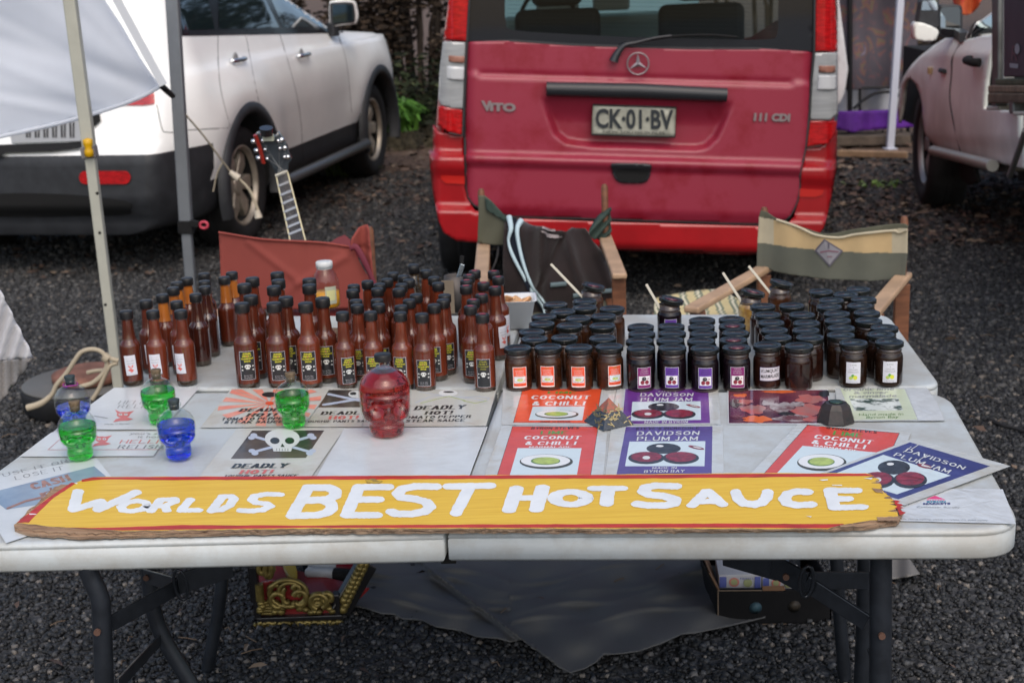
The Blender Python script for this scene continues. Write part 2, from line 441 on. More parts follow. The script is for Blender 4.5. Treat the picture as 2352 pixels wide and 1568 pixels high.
def island_mat(name, stops, rough=.7, spec=.5):
    m = bpy.data.materials.new(name); m.use_nodes = True; t = m.node_tree; b = t.nodes['Principled BSDF']
    g = t.nodes.new('ShaderNodeNewGeometry'); r = t.nodes.new('ShaderNodeValToRGB'); t.links.new(g.outputs['Random Per Island'], r.inputs[0])
    e = r.color_ramp.elements
    while len(e) < len(stops): e.new(.5)
    for k, (p, c) in enumerate(stops): e[k].position = p; e[k].color = (*c, 1)
    t.links.new(r.outputs[0], b.inputs['Base Color']); b.inputs['Roughness'].default_value = rough; b.inputs['Specular IOR Level'].default_value = spec
    return m
def scatter_mesh(name, protos, P, scl, mat_, flat=1.0, tilt=True, seed=1):
    rs = np.random.RandomState(seed); n = len(P); vs = []; fs = []; off = 0
    ids = rs.randint(0, len(protos), n)
    for k, (pv, pf) in enumerate(protos):
        idx = np.where(ids == k)[0]; m = len(idx)
        if not m: continue
        a = rs.rand(m) * 6.283; b = (rs.rand(m) - .5) * (1.2 if tilt is True else tilt); ca, sa, cb, sb = np.cos(a), np.sin(a), np.cos(b), np.sin(b)
        V = pv[None] * scl[idx][:, None, None]
        x, y, z = V[..., 0], V[..., 1], V[..., 2] * flat
        y2 = y * cb[:, None] - z * sb[:, None]; z2 = y * sb[:, None] + z * cb[:, None]
        X = x * ca[:, None] - y2 * sa[:, None]; Y = x * sa[:, None] + y2 * ca[:, None]
        W = np.stack([X, Y, z2], -1) + P[idx][:, None, :]
        vs.append(W.reshape(-1, 3)); F = (pf[None] + (np.arange(m) * len(pv))[:, None, None] + off); fs.append(F.reshape(-1, pf.shape[1])); off += m * len(pv)
    V = np.concatenate(vs); F = np.concatenate(fs)
    me = bpy.data.meshes.new(name); me.vertices.add(len(V)); me.vertices.foreach_set('co', V.ravel().astype(np.float32))
    me.loops.add(F.size); me.loops.foreach_set('vertex_index', F.ravel().astype(np.int32)); me.polygons.add(len(F)); me.polygons.foreach_set('loop_start', np.arange(0, F.size, F.shape[1], dtype=np.int32))
    me.update(calc_edges=True); me.materials.append(mat_)
    o = bpy.data.objects.new(name, me); col.objects.link(o); return o
def in_view_xy(rs, n, y0, y1, m=1.08):
    Y = y0 + (y1 - y0) * rs.rand(n * 2); hw = (Y * .966 + .43) * .372 * m
    keep = rs.rand(n * 2) < hw / hw.max(); Y = Y[keep][:n]; hw = hw[keep][:n]
    return np.stack([(rs.rand(len(Y)) * 2 - 1) * hw, Y], -1)
rs = np.random.RandomState(3)
cube_f = np.array([(0, 2, 3, 1), (4, 5, 7, 6), (0, 1, 5, 4), (2, 6, 7, 3), (0, 4, 6, 2), (1, 3, 7, 5)])
def stone(seed):
    q = np.random.RandomState(seed); v = np.array([(a, b, c) for c in (-1, 1) for b in (-1, 1) for a in (-1, 1)], float)
    v *= .5 * (1 + (q.rand(8, 3) - .5) * .75); v[4:, :2] *= .62; v *= np.array([1, .8, .62]); return v, cube_f
stones = [stone(i) for i in range(14)]
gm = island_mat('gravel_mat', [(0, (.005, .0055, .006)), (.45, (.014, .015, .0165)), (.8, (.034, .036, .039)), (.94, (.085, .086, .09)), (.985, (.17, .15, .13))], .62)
parts_ = []
for y0, y1, n, s0, s1 in ((2.5, 5.2, 62000, .007, .021), (5.2, 8.6, 62000, .012, .028), (8.6, 11.5, 22000, .018, .04)):
    xy = in_view_xy(rs, n, y0, y1); sc_ = s0 + (s1 - s0) * rs.rand(len(xy)) ** 1.7
    parts_.append((np.concatenate([xy, (rs.rand(len(xy), 1) * .006)], 1), sc_))
gm2 = island_mat('gravel_lit', [(0, (.010, .010, .010)), (.45, (.026, .0265, .0265)), (.8, (.058, .058, .057)), (.94, (.10, .098, .094)), (.985, (.16, .135, .11))], .7)  # same stone in paler colours, standing in for open light beyond the tables
g_ = scatter_mesh('gravel', stones, parts_[0][0], parts_[0][1], gm, 1.0, True, 4); tag(g_, 'dark crushed stone under and beside the tables', None, None, 'stuff')
g_ = scatter_mesh('gravel', stones, np.concatenate([parts_[1][0], parts_[2][0]]), np.concatenate([parts_[1][1], parts_[2][1]]), gm2, 1.0, True, 5); tag(g_, 'grey crushed stone around the vehicles, coloured paler for open light', None, None, 'stuff')
# leaf litter
def leaf(seed, curl=.25):
    q = np.random.RandomState(seed); v = np.array([(-.5, 0, .0), (-.15, .2, curl * q.rand()), (.25, .16, curl * q.rand()), (.55, 0, .05), (.22, -.17, curl * q.rand()), (-.2, -.19, curl * q.rand())]); v[:, 1] *= .6 + q.rand() * .5; return v, np.array([(0, 1, 2, 3, 4, 5)])
leaves = [leaf(i) for i in range(8)]
lm = island_mat('litter_mat', [(0, (.03, .02, .015)), (.5, (.075, .046, .034)), (.8, (.14, .09, .065)), (1, (.26, .2, .14))], .7)
xy1 = in_view_xy(rs, 9000, 10.0, 16); xy1 = xy1[rs.rand(len(xy1)) < .9]
xy2 = in_view_xy(rs, 260, 2.6, 9.4)
xy3 = in_view_xy(rs, 6500, 7.8, 10.2); xy3 = xy3[(xy3[:, 0] > 1.2 + .4 * (10 - xy3[:, 1])) | (rs.rand(len(xy3)) < .12)]
xx = np.concatenate([xy1, xy2, xy3]); P = np.concatenate([xx, .012 + .012 * rs.rand(len(xx), 1)], 1)
sc_ = np.concatenate([.04 + .05 * rs.rand(len(xy1)), .025 + .04 * rs.rand(len(xy2)), .03 + .05 * rs.rand(len(xy3))])
o = scatter_mesh('leaf_litter', leaves, P, sc_, lm, 1, True, 9); tag(o, 'brown fallen leaves scattered over the gravel and mulch', None, None, 'stuff')
# small twigs
mb = MB()
for i in range(90):
    q = in_view_xy(rs, 3, 2.6, 6.5)
    if not len(q): continue
    x, y = q[0]; a = rnd.uniform(0, 6.28); L = rnd.uniform(.02, .06)
    mb.tube([(x, y, .02), (x + math.cos(a) * L * .5, y + math.sin(a) * L * .5, .026), (x + math.cos(a + .3) * L, y + math.sin(a + .3) * L, .02)], .0016, 5)
o = mb.build('twig_litter', mat('twig', (.13, .09, .06), .8)); tag(o, 'thin brown twigs lying on the gravel', None, None, 'stuff')

# ================================================ bushes behind the cars
def bush(name, c, ex, n, stops, label, cat, size=(.05, .1), seed=0, trunk=True, group=None, up=False):
    q = np.random.RandomState(seed)
    root = thing(name, c, label, cat, group)
    # branches
    mb = MB()
    for i in range(14 if trunk else 3):
        a = q.rand() * 6.28; r = q.rand() * ex[0] * .7; p0 = Vector(c) + Vector((math.cos(a) * r * .5, math.sin(a) * .3, 0)); p1 = Vector(c) + Vector((math.cos(a) * r * 1.3, math.sin(a) * ex[1] * .6, ex[2] * (.6 + .4 * q.rand())))
        mb.tube([p0, (p0 + p1) / 2 + Vector((q.rand() * .2 - .1, 0, .1)), p1], [.035, .022, .008], 6)
    mb.build('stem', mat('bark', (.05, .035, .025), .9, var=.4), root)
    blobs = [(q.rand(3) * 2 - 1) for _ in range(26)]
    P = []
    for b in blobs:
        cc = np.array([b[0] * ex[0], b[1] * ex[1], (b[2] * .5 + .5) * ex[2]]); m = n // 26
        d = q.randn(m, 3); d /= np.linalg.norm(d, axis=1)[:, None]; r_ = (.3 + .25 * q.rand()) * (q.rand(m) ** .35)
        P.append(cc + d * r_[:, None] * np.array([1, .8, 1]))
    P = np.concatenate(P); P = P[P[:, 2] > 0.02]; P += np.array(c)
    sc = size[0] + (size[1] - size[0]) * q.rand(len(P))
    m = island_mat(name + '_leaf', stops, .75, .25)
    protos = [leaf(k, .5) for k in range(6)]
    o = scatter_mesh('foliage', protos, P - np.array(c), sc, m, 1, 5.5, seed + 5)
    a = o.data; o.parent = root
    # strong random tilt: rebuild normals through rotation of half the leaves
    return root
BR = [(0, (.006, .005, .004)), (.4, (.022, .015, .010)), (.7, (.052, .034, .022)), (.92, (.10, .066, .042)), (1, (.16, .12, .085))]
GRN = [(0, (.006, .008, .005)), (.5, (.016, .022, .010)), (.85, (.035, .05, .02)), (1, (.09, .10, .045))]
bush('brown_bush', (-2.9, 15.6, 0), (1.5, .8, 2.6), 15000, BR, 'tall dry brown bush behind the bonnet of the white car', 'bush', seed=1, group='bushes behind the vehicles')
bush('brown_bush', (-.9, 14.6, 0), (1.1, .8, 2.5), 16000, BR, 'tall dry brown bush seen in the gap between white car and red van', 'bush', seed=2, group='bushes behind the vehicles')
bush('dark_bush', (-.45, 13.6, 0), (.6, .35, .5), 5000, GRN, 'low dark green weedy bush under the tall brown one beside the red van', 'bush', seed=3, group='bushes behind the vehicles')
bush('brown_bush', (3.2, 17.2, 0), (3.0, .6, 2.6), 12000, BR, 'dry brown bush behind the red van and the patterned banner', 'bush', seed=6, group='bushes behind the vehicles')
# bright green fern tuft
def tuft(name, c, n, L, label, stops, seed, cat='plant'):
    q = np.random.RandomState(seed); mb = MB()
    for i in range(n):
        a = q.rand() * 6.28; l = L * (.6 + .6 * q.rand()); h = l * (.5 + .5 * q.rand()); w = .008 + .008 * q.rand()
        p0 = Vector(c) + Vector((q.randn() * .08, q.randn() * .05, 0)); d = Vector((math.cos(a), math.sin(a), 0)); s_ = Vector((-d.y, d.x, 0)) * w
        p1 = p0 + d * l * .35 + Vector((0, 0, h)); p2 = p0 + d * l + Vector((0, 0, h * .65))
        mb.add([p0 - s_, p0 + s_, p1 + s_, p1 - s_, p2], [(0, 1, 2, 3), (3, 2, 4)], 0)
    o = mb.build(name, island_mat(name + '_m', stops, .5), None, c); tag(o, label, cat)
tuft('fern_tuft', (-.98, 13.0, .16), 420, .27, 'bright green fern tuft behind the front wheel of the white car', [(0, (.03, .09, .012)), (.6, (.09, .24, .03)), (1, (.2, .42, .07))], 3)
tuft('grass_tuft', (-1.25, 11.4, 0), 60, .16, 'small grass tuft on the gravel at the front wheel of the white car', [(0, (.05, .08, .02)), (1, (.2, .25, .06))], 5)
tuft('weed_tuft', (2.55, 9.9, 0), 22, .06, 'small light green weed in the mulch right of the red van', [(0, (.08, .16, .03)), (1, (.25, .4, .08))], 8)

# mossy bank
mb = MB(); q = np.random.RandomState(4)
cc = Vector((-.75, 13.4, 0))
for i in range(9):
    a = q.rand() * 6.28; c_ = cc + Vector((q.randn() * .45, q.randn() * .25, 0)); r = .22 + .2 * q.rand()
    vs = []; fs = []
    mb.lathe([(r, -.05), (r * .95, .1 * r), (r * .7, .5 * r), (r * .35, .7 * r), (.01, .78 * r)], 12, 0, True, Matrix.Translation(c_))
o = mb.build('earth_bank', mat('earth', (.05, .042, .025), .95, var=.6, scale=9, bump=1, bscale=25, dist=.05)); tag(o, 'low dark mossy earth bank behind the vehicles', None, None, 'structure')

# ================================================ neighbouring stall behind (right)
def atq(pts, Y): return [atY(u, v, Y) for u, v in pts]
Yb = 12.2
ban = thing('art_banner', atY(2000, 200, Yb), 'dark patterned cloth banner with faint coloured swirls behind the white tent pole', 'banner')
mb = MB(); q4 = [(1927, -90), (2110, -90), (2110, 200), (1927, 204)]
relief(mb, q4, lambda x, y: atY(x, y, Yb) + Vector((0, .05 * math.sin(x * .06) + .02 * math.sin(y * .03), 0)), 14)
m = bpy.data.materials.new('banner_mat'); m.use_nodes = True; t = m.node_tree; b = t.nodes['Principled BSDF']
tc = t.nodes.new('ShaderNodeTexCoord'); n1 = t.nodes.new('ShaderNodeTexNoise'); n1.inputs['Scale'].default_value = 5; n1.inputs['Distortion'].default_value = 2.5; t.links.new(tc.outputs['Object'], n1.inputs['Vector'])
rp = t.nodes.new('ShaderNodeValToRGB'); e = rp.color_ramp.elements
for p_, c_ in ((.35, S(74, 70, 78)), (.5, S(80, 73, 80)), (.56, S(102, 74, 80)), (.6, S(112, 80, 70)), (.66, S(96, 94, 74)), (.72, S(84, 66, 92))):
    k = e.new(p_); k.color = (*c_, 1)
e[0].color = (*S(60, 58, 68), 1)
t.links.new(n1.outputs['Fac'], rp.inputs[0]); t.links.new(rp.outputs[0], b.inputs['Base Color']); b.inputs['Roughness'].default_value = .8
mb.build('cloth', m, ban)
mb = MB(); blk = mat('black_metal', (.02, .02, .022), .4, .6)
mb.tube(atq([(1952, -90), (1952, 330)], Yb - .05), .022, 8); mb.tube(atq([(1927, 204), (2110, 200)], Yb - .03), .012, 8)
mb.tube(atq([(1975, 204), (1975, 255)], Yb - .03), .012, 6)
mb.tube(atq([(1960, 250), (1995, 222), (2025, 212), (2060, 216), (2085, 245)], Yb - .06), .013, 6, sub=4)
mb.build('frame', blk, ban)
o = MB(); relief(o, [(1920, 190), (2095, 200), (2095, 262), (2010, 258), (1960, 262), (1925, 272)], lambda x, y: atY(x, y, Yb + .35) + Vector((0, .06 * math.sin(x * .08), 0)), 12)
o = o.build('white_tarp', mat('tarp_white', S(205, 203, 204), .6, var=.08, scale=4), solid=.004); tag(o, 'pale tarpaulin hanging below the patterned banner', 'tarpaulin')
mb = MB(); relief(mb, [(1924, 0), (1927, 0), (1948, 160), (1940, 215), (1928, 240), (1922, 240)], lambda x, y: atY(x, y, 11.0), 8)
o = mb.build('tent_flap', mat('tarp_white', S(205, 203, 204)), solid=.003); tag(o, 'narrow white tent flap hanging beside the tail light of the red van', 'tent flap')
pur = mat('purple_cloth', S(92, 38, 140), .7, var=.25, scale=3)
tb = thing('purple_table', atY(2005, 300, 12.0), 'low stall table under a purple cloth behind the white tent pole', 'table')
mb = MB(); relief(mb, [(1926, 256), (2100, 250), (2100, 292), (1990, 300), (1960, 304), (1920, 298)], lambda x, y: atY(x, y, 11.9 - .02 * math.sin(x * .12)), 8)
mb.build('cloth', pur, tb, solid=.003)
mb = MB(); mb.box(atY(2010, 275, 12.25), (1.1, .5, .03)); [mb.tube([atY(u, 278, 12.1), atY(u, 325, 12.1)], .015, 6) for u in (1950, 2085)]
mb.build('tabletop', blk, tb)
mb = MB(); mb.bar(at(1925, 352, .06), at(2085, 356, .06), .06, .05)
o = mb.build('timber_beam', mat('timber_pale', S(150, 124, 98), .8, var=.2), bevel=.008); tag(o, 'pale timber beam lying on the mulch right of the red van', 'beam')
mb = MB(); mb.bar(at(1900, 320, .06), at(2090, 318, .06), .25, .08)
o = mb.build('timber_sleeper', mat('timber_dark', S(92, 82, 72), .85, var=.3), bevel=.008); tag(o, 'weathered grey timber sleeper edging the mulch below the purple cloth', 'sleeper')
# right white tent pole
pp = thing('tent_pole', at(2045, 343, 0), 'slim white tent pole standing between the red van and the white ute', 'tent pole', 'tent poles')
pb = at(2044, 343, 0); pt = atY(2072, -60, pb.y)
mb = MB(); mb.bar(pb, pt, .055, .055); mb.build('tube', mat('pole_white', S(196, 200, 212), .35, .0), pp, bevel=.006)
mb = MB(); mb.box(pb + Vector((0, 0, .006)), (.1, .1, .012)); mb.build('foot_plate', mat('pole_white', S(196, 200, 212)), pp, bevel=.003)
mb = MB(); relief(mb, smooth_poly([(2186, -60), (2250, -60), (2262, -20), (2248, 12), (2226, 34), (2206, 30), (2190, 8)], 3), lambda x, y: atY(x, y, 11.2 + .06 * math.sin(x * .15)), 6)
o = mb.build('red_cloth', mat('red_cloth', S(170, 44, 44), .8, c2=S(196, 96, 52), thr=(.45, .6), scale=6), solid=.01); tag(o, 'red and orange cloth hanging behind the mirrors of the white ute', 'cloth')

# ================================================ tall trees right of the market (they fill what the car windows mirror)
def tree(c, h, rad, seed, label):
    q = np.random.RandomState(seed); root = thing('tree', c, label, 'tree', 'tall trees at the edge of the market')
    mb = MB(); p = [Vector(c) + Vector((q.randn() * .1 * i, q.randn() * .1 * i, h * .7 * i / 4)) for i in range(5)]; mb.tube(p, [.24, .19, .15, .1, .05], 10, sub=3)
    for i in range(7):
        a = q.rand() * 6.28; b0 = p[2] + (p[4] - p[2]) * (i / 7); mb.tube([b0, b0 + Vector((math.cos(a), math.sin(a), .5)) * rad * .4, b0 + Vector((math.cos(a), math.sin(a), .7)) * rad * .8], [.07, .045, .015], 6)
    mb.build('trunk', MATS['bark'], root); P = []
    for i in range(26):
        d = q.randn(3); d /= np.linalg.norm(d); cc = np.array([0, 0, h * .62]) + d * np.array([rad, rad, h * .34]) * (.45 + .5 * q.rand()); e = q.randn(520, 3); e /= np.linalg.norm(e, axis=1)[:, None]; P.append(cc + e * (q.rand(520, 1) ** .4) * rad * .3)
    P = np.concatenate(P); o = scatter_mesh('crown', [leaf(k, .5) for k in range(6)], P, .16 + .12 * q.rand(len(P)), island_mat('tree_leaf%d' % seed, GRN, .6), 1, 5.5, seed); o.parent = root
tree((9.5, 13.5, 0), 7.5, 2.4, 21, 'dark green tree beyond the white ute'); tree((13.5, 19, 0), 9.5, 3.0, 22, 'taller dark green tree beyond the first one'); tree((7.8, 21.5, 0), 9, 2.8, 23, 'dark green tree behind the bushes and the patterned banner')
# ================================================ shared vehicle pieces
white_paint = mat('white_paint', (.90, .91, .885), .3, coat=.35, var=.04, scale=2)
dk_plastic = mat('dark_plastic', (.028, .03, .034), .5, var=.15, scale=12)
black_rub = mat('rubber', (.012, .012, .013), .75, var=.3, scale=10, bump=.3, bscale=60)
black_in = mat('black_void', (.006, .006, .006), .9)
chrome = mat('chrome', (.75, .75, .76), .12, 1)
red_lens = mat('red_lens', (.42, .008, .01), .12, coat=.8, var=.25, scale=30, stretch=(1, 1, 4))
seam = mat('seam_dark', (.03, .03, .032), .7)
glass_dk = mat('dark_glass', (.012, .02, .022), .03, coat=1, spec=.9)
mirror_m = mat('mirror_glass', (.5, .58, .62), .02, 1)

def wheel(root, c, ax, r=.365, w=.24, rim_r=.235, spokes=6, rim_m=None, world_w=0):
    """c centre, ax outward axle direction"""
    ax = Vector(ax).normalized(); T = Matrix.Translation(c) @ ax.to_track_quat('Z', 'Y').to_matrix().to_4x4()
    wh = thing('wheel', (0, 0, 0), None, None); wh.parent = root; wh.location = Vector(c) - rootloc(root)
    mb = MB(); h = w / 2
    mb.lathe([(rim_r, -h * .8), (rim_r + .03, -h * .95), (r * .86, -h), (r * .95, -h * .86), (r * .985, -h * .55), (r, -h * .2), (r * .99, -h * .16), (r * .99, -h * .1), (r, -h * .06), (r, h * .06), (r * .99, h * .1), (r * .99, h * .16), (r, h * .2), (r * .985, h * .55), (r * .95, h * .86), (r * .86, h), (rim_r + .03, h * .95), (rim_r, h * .8)], 40, 0, True, T, caps=False)
    mb.build('tyre', black_rub, wh)
    mb = MB()
    mb.lathe([(rim_r + .004, -h * .7), (rim_r + .012, h * .82), (rim_r - .008, h * .86), (rim_r - .02, h * .6), (rim_r - .03, 0), (rim_r - .03, -h * .6)], 40, 0, True, T, caps=False, mis=[0, 0, 0, 1, 1])
    mb.lathe([(.001, h * .62), (.05, h * .62), (.065, h * .5), (.07, h * .2)], 20, 0, True, T)
    for k in range(spokes):
        a = 2 * math.pi * k / spokes; rt = Matrix.Rotation(a, 4, 'Z')
        vs = [(.04, -.028, h * .5), (.04, .028, h * .5), (rim_r * .62, .045, h * .62), (rim_r * .62, -.045, h * .62), (rim_r - .008, .032, h * .5), (rim_r - .008, -.032, h * .5)]
        lo = [(x, y * 1.05, z - .035) for x, y, z in vs]
        mb.add(vs + lo, [(0, 3, 2, 1), (3, 5, 4, 2), (0, 6, 9, 3), (3, 9, 11, 5), (5, 11, 10, 4), (4, 10, 8, 2), (2, 8, 7, 1)], 0, False, T @ rt)
    mb.build('rim', [rim_m, black_in], wh, bevel=.006)
    mb = MB(); mb.lathe([(rim_r - .03, -h * .1), (.001, -h * .1)], 24, 0, True, T); mb.lathe([(.13, 0), (.13, .01), (.02, .012)], 24, 0, True, T); mb.build('brake_disc', mat('brake', (.012, .011, .010), .7), wh)
    return wh

# ================================================ white SUV
Rr = at(540, 563, 0); Ff = at(853, 398, 0); fd = (Ff - Rr).normalized(); lf = Vector((-fd.y, fd.x, 0))
O = Rr + lf * .80
O.z = 0
suv = thing('suv', O, 'white four-door SUV with dark lower cladding parked behind the left of the table', 'car')
def L2W(x, y, z): return O + fd * x + lf * y + Vector((0, 0, z))
def cr(a, n):
    return smooth_poly(a, n, False)
ringk = [(.70, .24), (.87, .30), (.905, .48), (.93, .69), (.94, .80), (.935, .93), (.905, 1.06), (.865, 1.13), (.80, 1.34), (.70, 1.58), (.55, 1.66), (.02, 1.70)]
ring = cr([Vector(p) for p in ringk], 3)
def roofz(x):
    if x < .9: return 1.70
    if x < 2.15: return 1.70 + (1.16 - 1.70) * (x - .9) / 1.25
    if x < 3.0: return 1.16 - .07 * (x - 2.15) / .85
    return 1.09 - .42 * max(0, (x - 3.0) / .62) ** 2
TS = [-.95, -.945, -.93, -.9, -.84, -.75] + [-.75 + .1 * i for i in range(1, 43)]
WS = lambda x: (.80 + .2 * min(1, max(0, (x + .95) / .34)) ** .5 if x < -.6 else (1 if x < 2.9 else 1 - .22 * ((x - 2.9) / .72) ** 2))
vs = []; nR = len(ring)
for x in TS:
    rz = roofz(x); f = WS(x)
    for sgn in (1, -1):
        row = []
        for (w, z) in ring:
            zz = z; ww = w * f
            if z > 1.06:
                zz = 1.06 + (z - 1.06) * max(.02, (rz - 1.06) / .64) if rz > 1.07 else min(z, rz + (0.06 - .06))
                if rz < 1.6: ww = w * f + max(0, (.88 * f - w * f)) * (1.6 - rz) / .55 * (.8 if w > .1 else 0)
            elif rz < 1.09: zz = min(z, rz)
            rearness = max(0, min(1, (-.3 - x) / .6)); dx = rearness * max(0, zz - .72) * .42
            if zz < .70 and x < -.85: dx = -.05
            if z < .4 and x < -.7: dx += .08
            # flared arches
            for wx in (0, 2.7):
                d = math.hypot(x - wx, zz - .40); ww += .035 * math.exp(-((d - .52) / .16) ** 2) * (1 if .5 < z < 1.1 else .3)
            vs.append(L2W(x + dx, -sgn * ww, zz))
fs = []; mi = []
def vid(i, s_, j): return (i * 2 + s_) * nR + j
for i in range(len(TS) - 1):
    for s_ in (0, 1):
        for j in range(nR - 1):
            a = (vid(i, s_, j), vid(i + 1, s_, j), vid(i + 1, s_, j + 1), vid(i, s_, j + 1)); fs.append(a if s_ == 0 else a[::-1])
            zc = (ring[j][1] + ring[j + 1][1]) / 2; mi.append(1 if (zc < .46 or (TS[i] < -.62 and zc < .68)) else 0)
    fs.append((vid(i, 0, nR - 1), vid(i + 1, 0, nR - 1), vid(i + 1, 1, nR - 1), vid(i, 1, nR - 1))); mi.append(0)
    fs.append((vid(i, 1, 0), vid(i + 1, 1, 0), vid(i + 1, 0, 0), vid(i, 0, 0))); mi.append(1)
for i in (0, len(TS) - 1):
    for j in range(nR - 1):
        a = (vid(i, 0, j), vid(i, 0, j + 1), vid(i, 1, j + 1), vid(i, 1, j)); fs.append(a if i == 0 else a[::-1]); mi.append(1 if ring[j][1] < .68 else 0)
mb = MB(); mb.v = [tuple(v) for v in vs]; mb.f = [list(f) for f in fs]; mb.m = mi; mb.s = [True] * len(fs)
body = mb.build('body', [white_paint, dk_plastic, black_in], suv)
# wheel wells
for wx in (0, 2.7):
    c = MB(); T = Matrix.Translation(L2W(wx, -.86, .385)) @ lf.to_track_quat('Z', 'Y').to_matrix().to_4x4()
    c.lathe([(.415, -.4), (.415, .32)], 36, 2, True, T)
    cu = c.build('cutter', [white_paint, dk_plastic, black_in]); boolean(body, cu)
bs = bvh_of(body)
rim_m = mat('alloy_dusty', (.42, .37, .30), .4, .5, var=.12, scale=9)
for wx in (0, 2.7):
    wheel(suv, L2W(wx, -.79, .365), -lf, rim_m=rim_m)
    wheel(suv, L2W(wx, .79, .365), lf, rim_m=rim_m)
    mb = MB(); n = 30; vs = []
    for k in range(n + 1):
        a = R(-18 + 216 * k / n)
        for rr, yy in ((.41, .90), (.41, .975), (.425, .985), (.475, .975), (.485, .93)):
            vs.append(L2W(wx + rr * math.cos(a), -yy, .385 + rr * math.sin(a)))
    mb.add(vs, [(k * 5 + j, k * 5 + j + 1, (k + 1) * 5 + j + 1, (k + 1) * 5 + j) for k in range(n) for j in range(4)], 0, True)
    mb.build('arch_trim', dk_plastic, suv)
# side windows (rear quarter, rear door, front door), traced
def wins(name, polys, m, parent, b, off=.004, solid=.0):
    out = []
    for p in polys:
        q = MB(); drape(q, p, b, off, 9); 
        if q.f: out.append(q.build(name, m, parent))
    return out
W = wins('window', [[(410, -40), (468, -40), (492, 68), (414, 70)], [(500, -40), (590, -40), (640, 64), (502, 68)], [(604, -40), (690, -30), (752, 62), (650, 64)]], glass_dk, suv, bs)
mb = MB(); drape(mb, [(405, -45), (690, -45), (768, 66), (560, 72), (410, 76)], bs, .002, 9); mb.build('window_surround', mat('gloss_black', (.01, .01, .012), .2), suv)
# doors: seam lines and handles
mb = MB()
for L in ([(500, 72), (506, 200), (540, 330)], [(416, 300), (560, 292)], [(412, 130), (414, 290)], [(640, 70), (672, 180), (690, 270), (696, 372)], [(770, 60), (795, 140), (806, 240), (812, 318)], [(565, 84), (585, 190), (602, 268)]):
    mb = MB(); drape_line(mb, smooth_poly(L, 5, False) if len(L) > 2 else L, bs, .0028, -.001); mb.build('door_seam', seam, suv)
mb = MB(); drape(mb, [(398, 76), (770, 66), (790, 76), (398, 84)], bs, .003, 6); mb.build('belt_trim', mat('gloss_black', (.01, .01, .012), .2), suv)
for (u, v) in ((541, 138), (692, 127)):
    h = bs.ray_cast(CP, ray(u, v).normalized())[0]; ou = -lf
    hd = MB(); hd.tube([h - fd * .10 + ou * .005, h - fd * .08 + ou * .035, h + fd * .08 + ou * .035, h + fd * .10 + ou * .005], .013, 8, asp=.7, sub=4)
    hd.build('door_handle', chrome, suv)
    hd = MB(); hd.lathe([(.045, 0), (.04, .003), (.001, .0035)], 18, 0, True, Matrix.Translation(h + ou * .001) @ ou.to_track_quat('Z', 'Y').to_matrix().to_4x4()); hd.build('handle_recess', mat('recess', (.3, .3, .3), .4), suv)
# lower door crease, sill step, mirror
mb = MB(); mb.tube([L2W(.42, -.93, .34), L2W(.5, -.985, .32), L2W(2.2, -.985, .32), L2W(2.28, -.93, .34)], .032, 10, asp=1.3); mb.build('side_step', mat('step_grey', (.10, .105, .11), .35, .4), suv)
mb = MB(); drape(mb, [(530, 370), (596, 320), (700, 312), (812, 286), (812, 300), (690, 345), (600, 372)], bs, .006, 7); mb.build('sill_trim', mat('sill_grey', (.06, .062, .066), .35), suv) if False else None
MYs = L2W(1.95, -1.1, 1.2).y
def ms_(x, y, d=0): return atY(*w2(x, y), MYs + d)
mb = MB(); relief(mb, smooth_poly([(812, 30), (830, 6), (955, 2), (985, 40), (994, 110), (975, 150), (900, 158), (822, 166), (812, 120)], 3), lambda x, y: ms_(x, y, .06 * ((x - 900) / 90) ** 2 * (x > 900)), 14); mir = mb.build('mirror_housing', white_paint, suv, solid=.09)
mb = MB(); relief(mb, smooth_poly([(815, 34), (835, 18), (948, 16), (968, 50), (974, 118), (960, 144), (900, 150), (826, 160), (816, 120)], 3), lambda x, y: ms_(x, y, -.005), 14); mb.build('mirror_frame', dk_plastic, mir, solid=.004)
mb = MB(); relief(mb, smooth_poly([(832, 42), (845, 30), (945, 30), (958, 60), (962, 118), (950, 134), (850, 146), (834, 130)], 3), lambda x, y: ms_(x, y, -.011), 14); mb.build('mirror_glass', mat('mirror_dark', (.12, .17, .18), .04, 1), mir)
mb = MB(); mb.bar(ms_(830, 140, .03), L2W(1.93, -.88, 1.12), .07, .06); mb.build('mirror_arm', dk_plastic, suv, bevel=.01)
# rear: tail light, reflector, plate, tailgate lines
mb = MB(); drape(mb, [(268, 243), (320, 224), (346, 214), (354, 216), (355, 240), (330, 243)], bs, .008, 5); mb.build('tail_light', red_lens, suv)
mb = MB(); drape(mb, rrect(184, 392, 302, 422, 14), bs, .012, 5); mb.build('rear_reflector', red_lens, suv)
mb = MB(); drape(mb, [(20, 285), (196, 268), (196, 325), (30, 330)], bs, .012, 7); pl = mb.build('number_plate', mat('plate_grey', (.32, .33, .34), .4), suv)
mb = MB()
for i in range(6):
    x0 = 62 + i * 20; drape(mb, [(x0, 286 - i), (x0 + 4, 286 - i), (x0 + 6, 318), (x0 + 1, 318)], bs, .015, 4); drape(mb, [(x0 + 8, 288 - i), (x0 + 12, 288 - i), (x0 + 12, 318), (x0 + 8, 318)], bs, .015, 4)
mb.build('plate_lettering', seam, pl)
mb = MB(); drape(mb, [(-20, 336), (160, 330), (198, 326), (202, 312), (206, 326), (190, 348), (120, 356), (-20, 360)], bs, .025, 7); mb.build('tailgate_lower_trim', black_in, suv)
mb = MB(); drape(mb, [(195, 262), (230, 258), (234, 280), (210, 300)], bs, .014, 5); mb.build('plate_lamp_housing', black_in, suv)
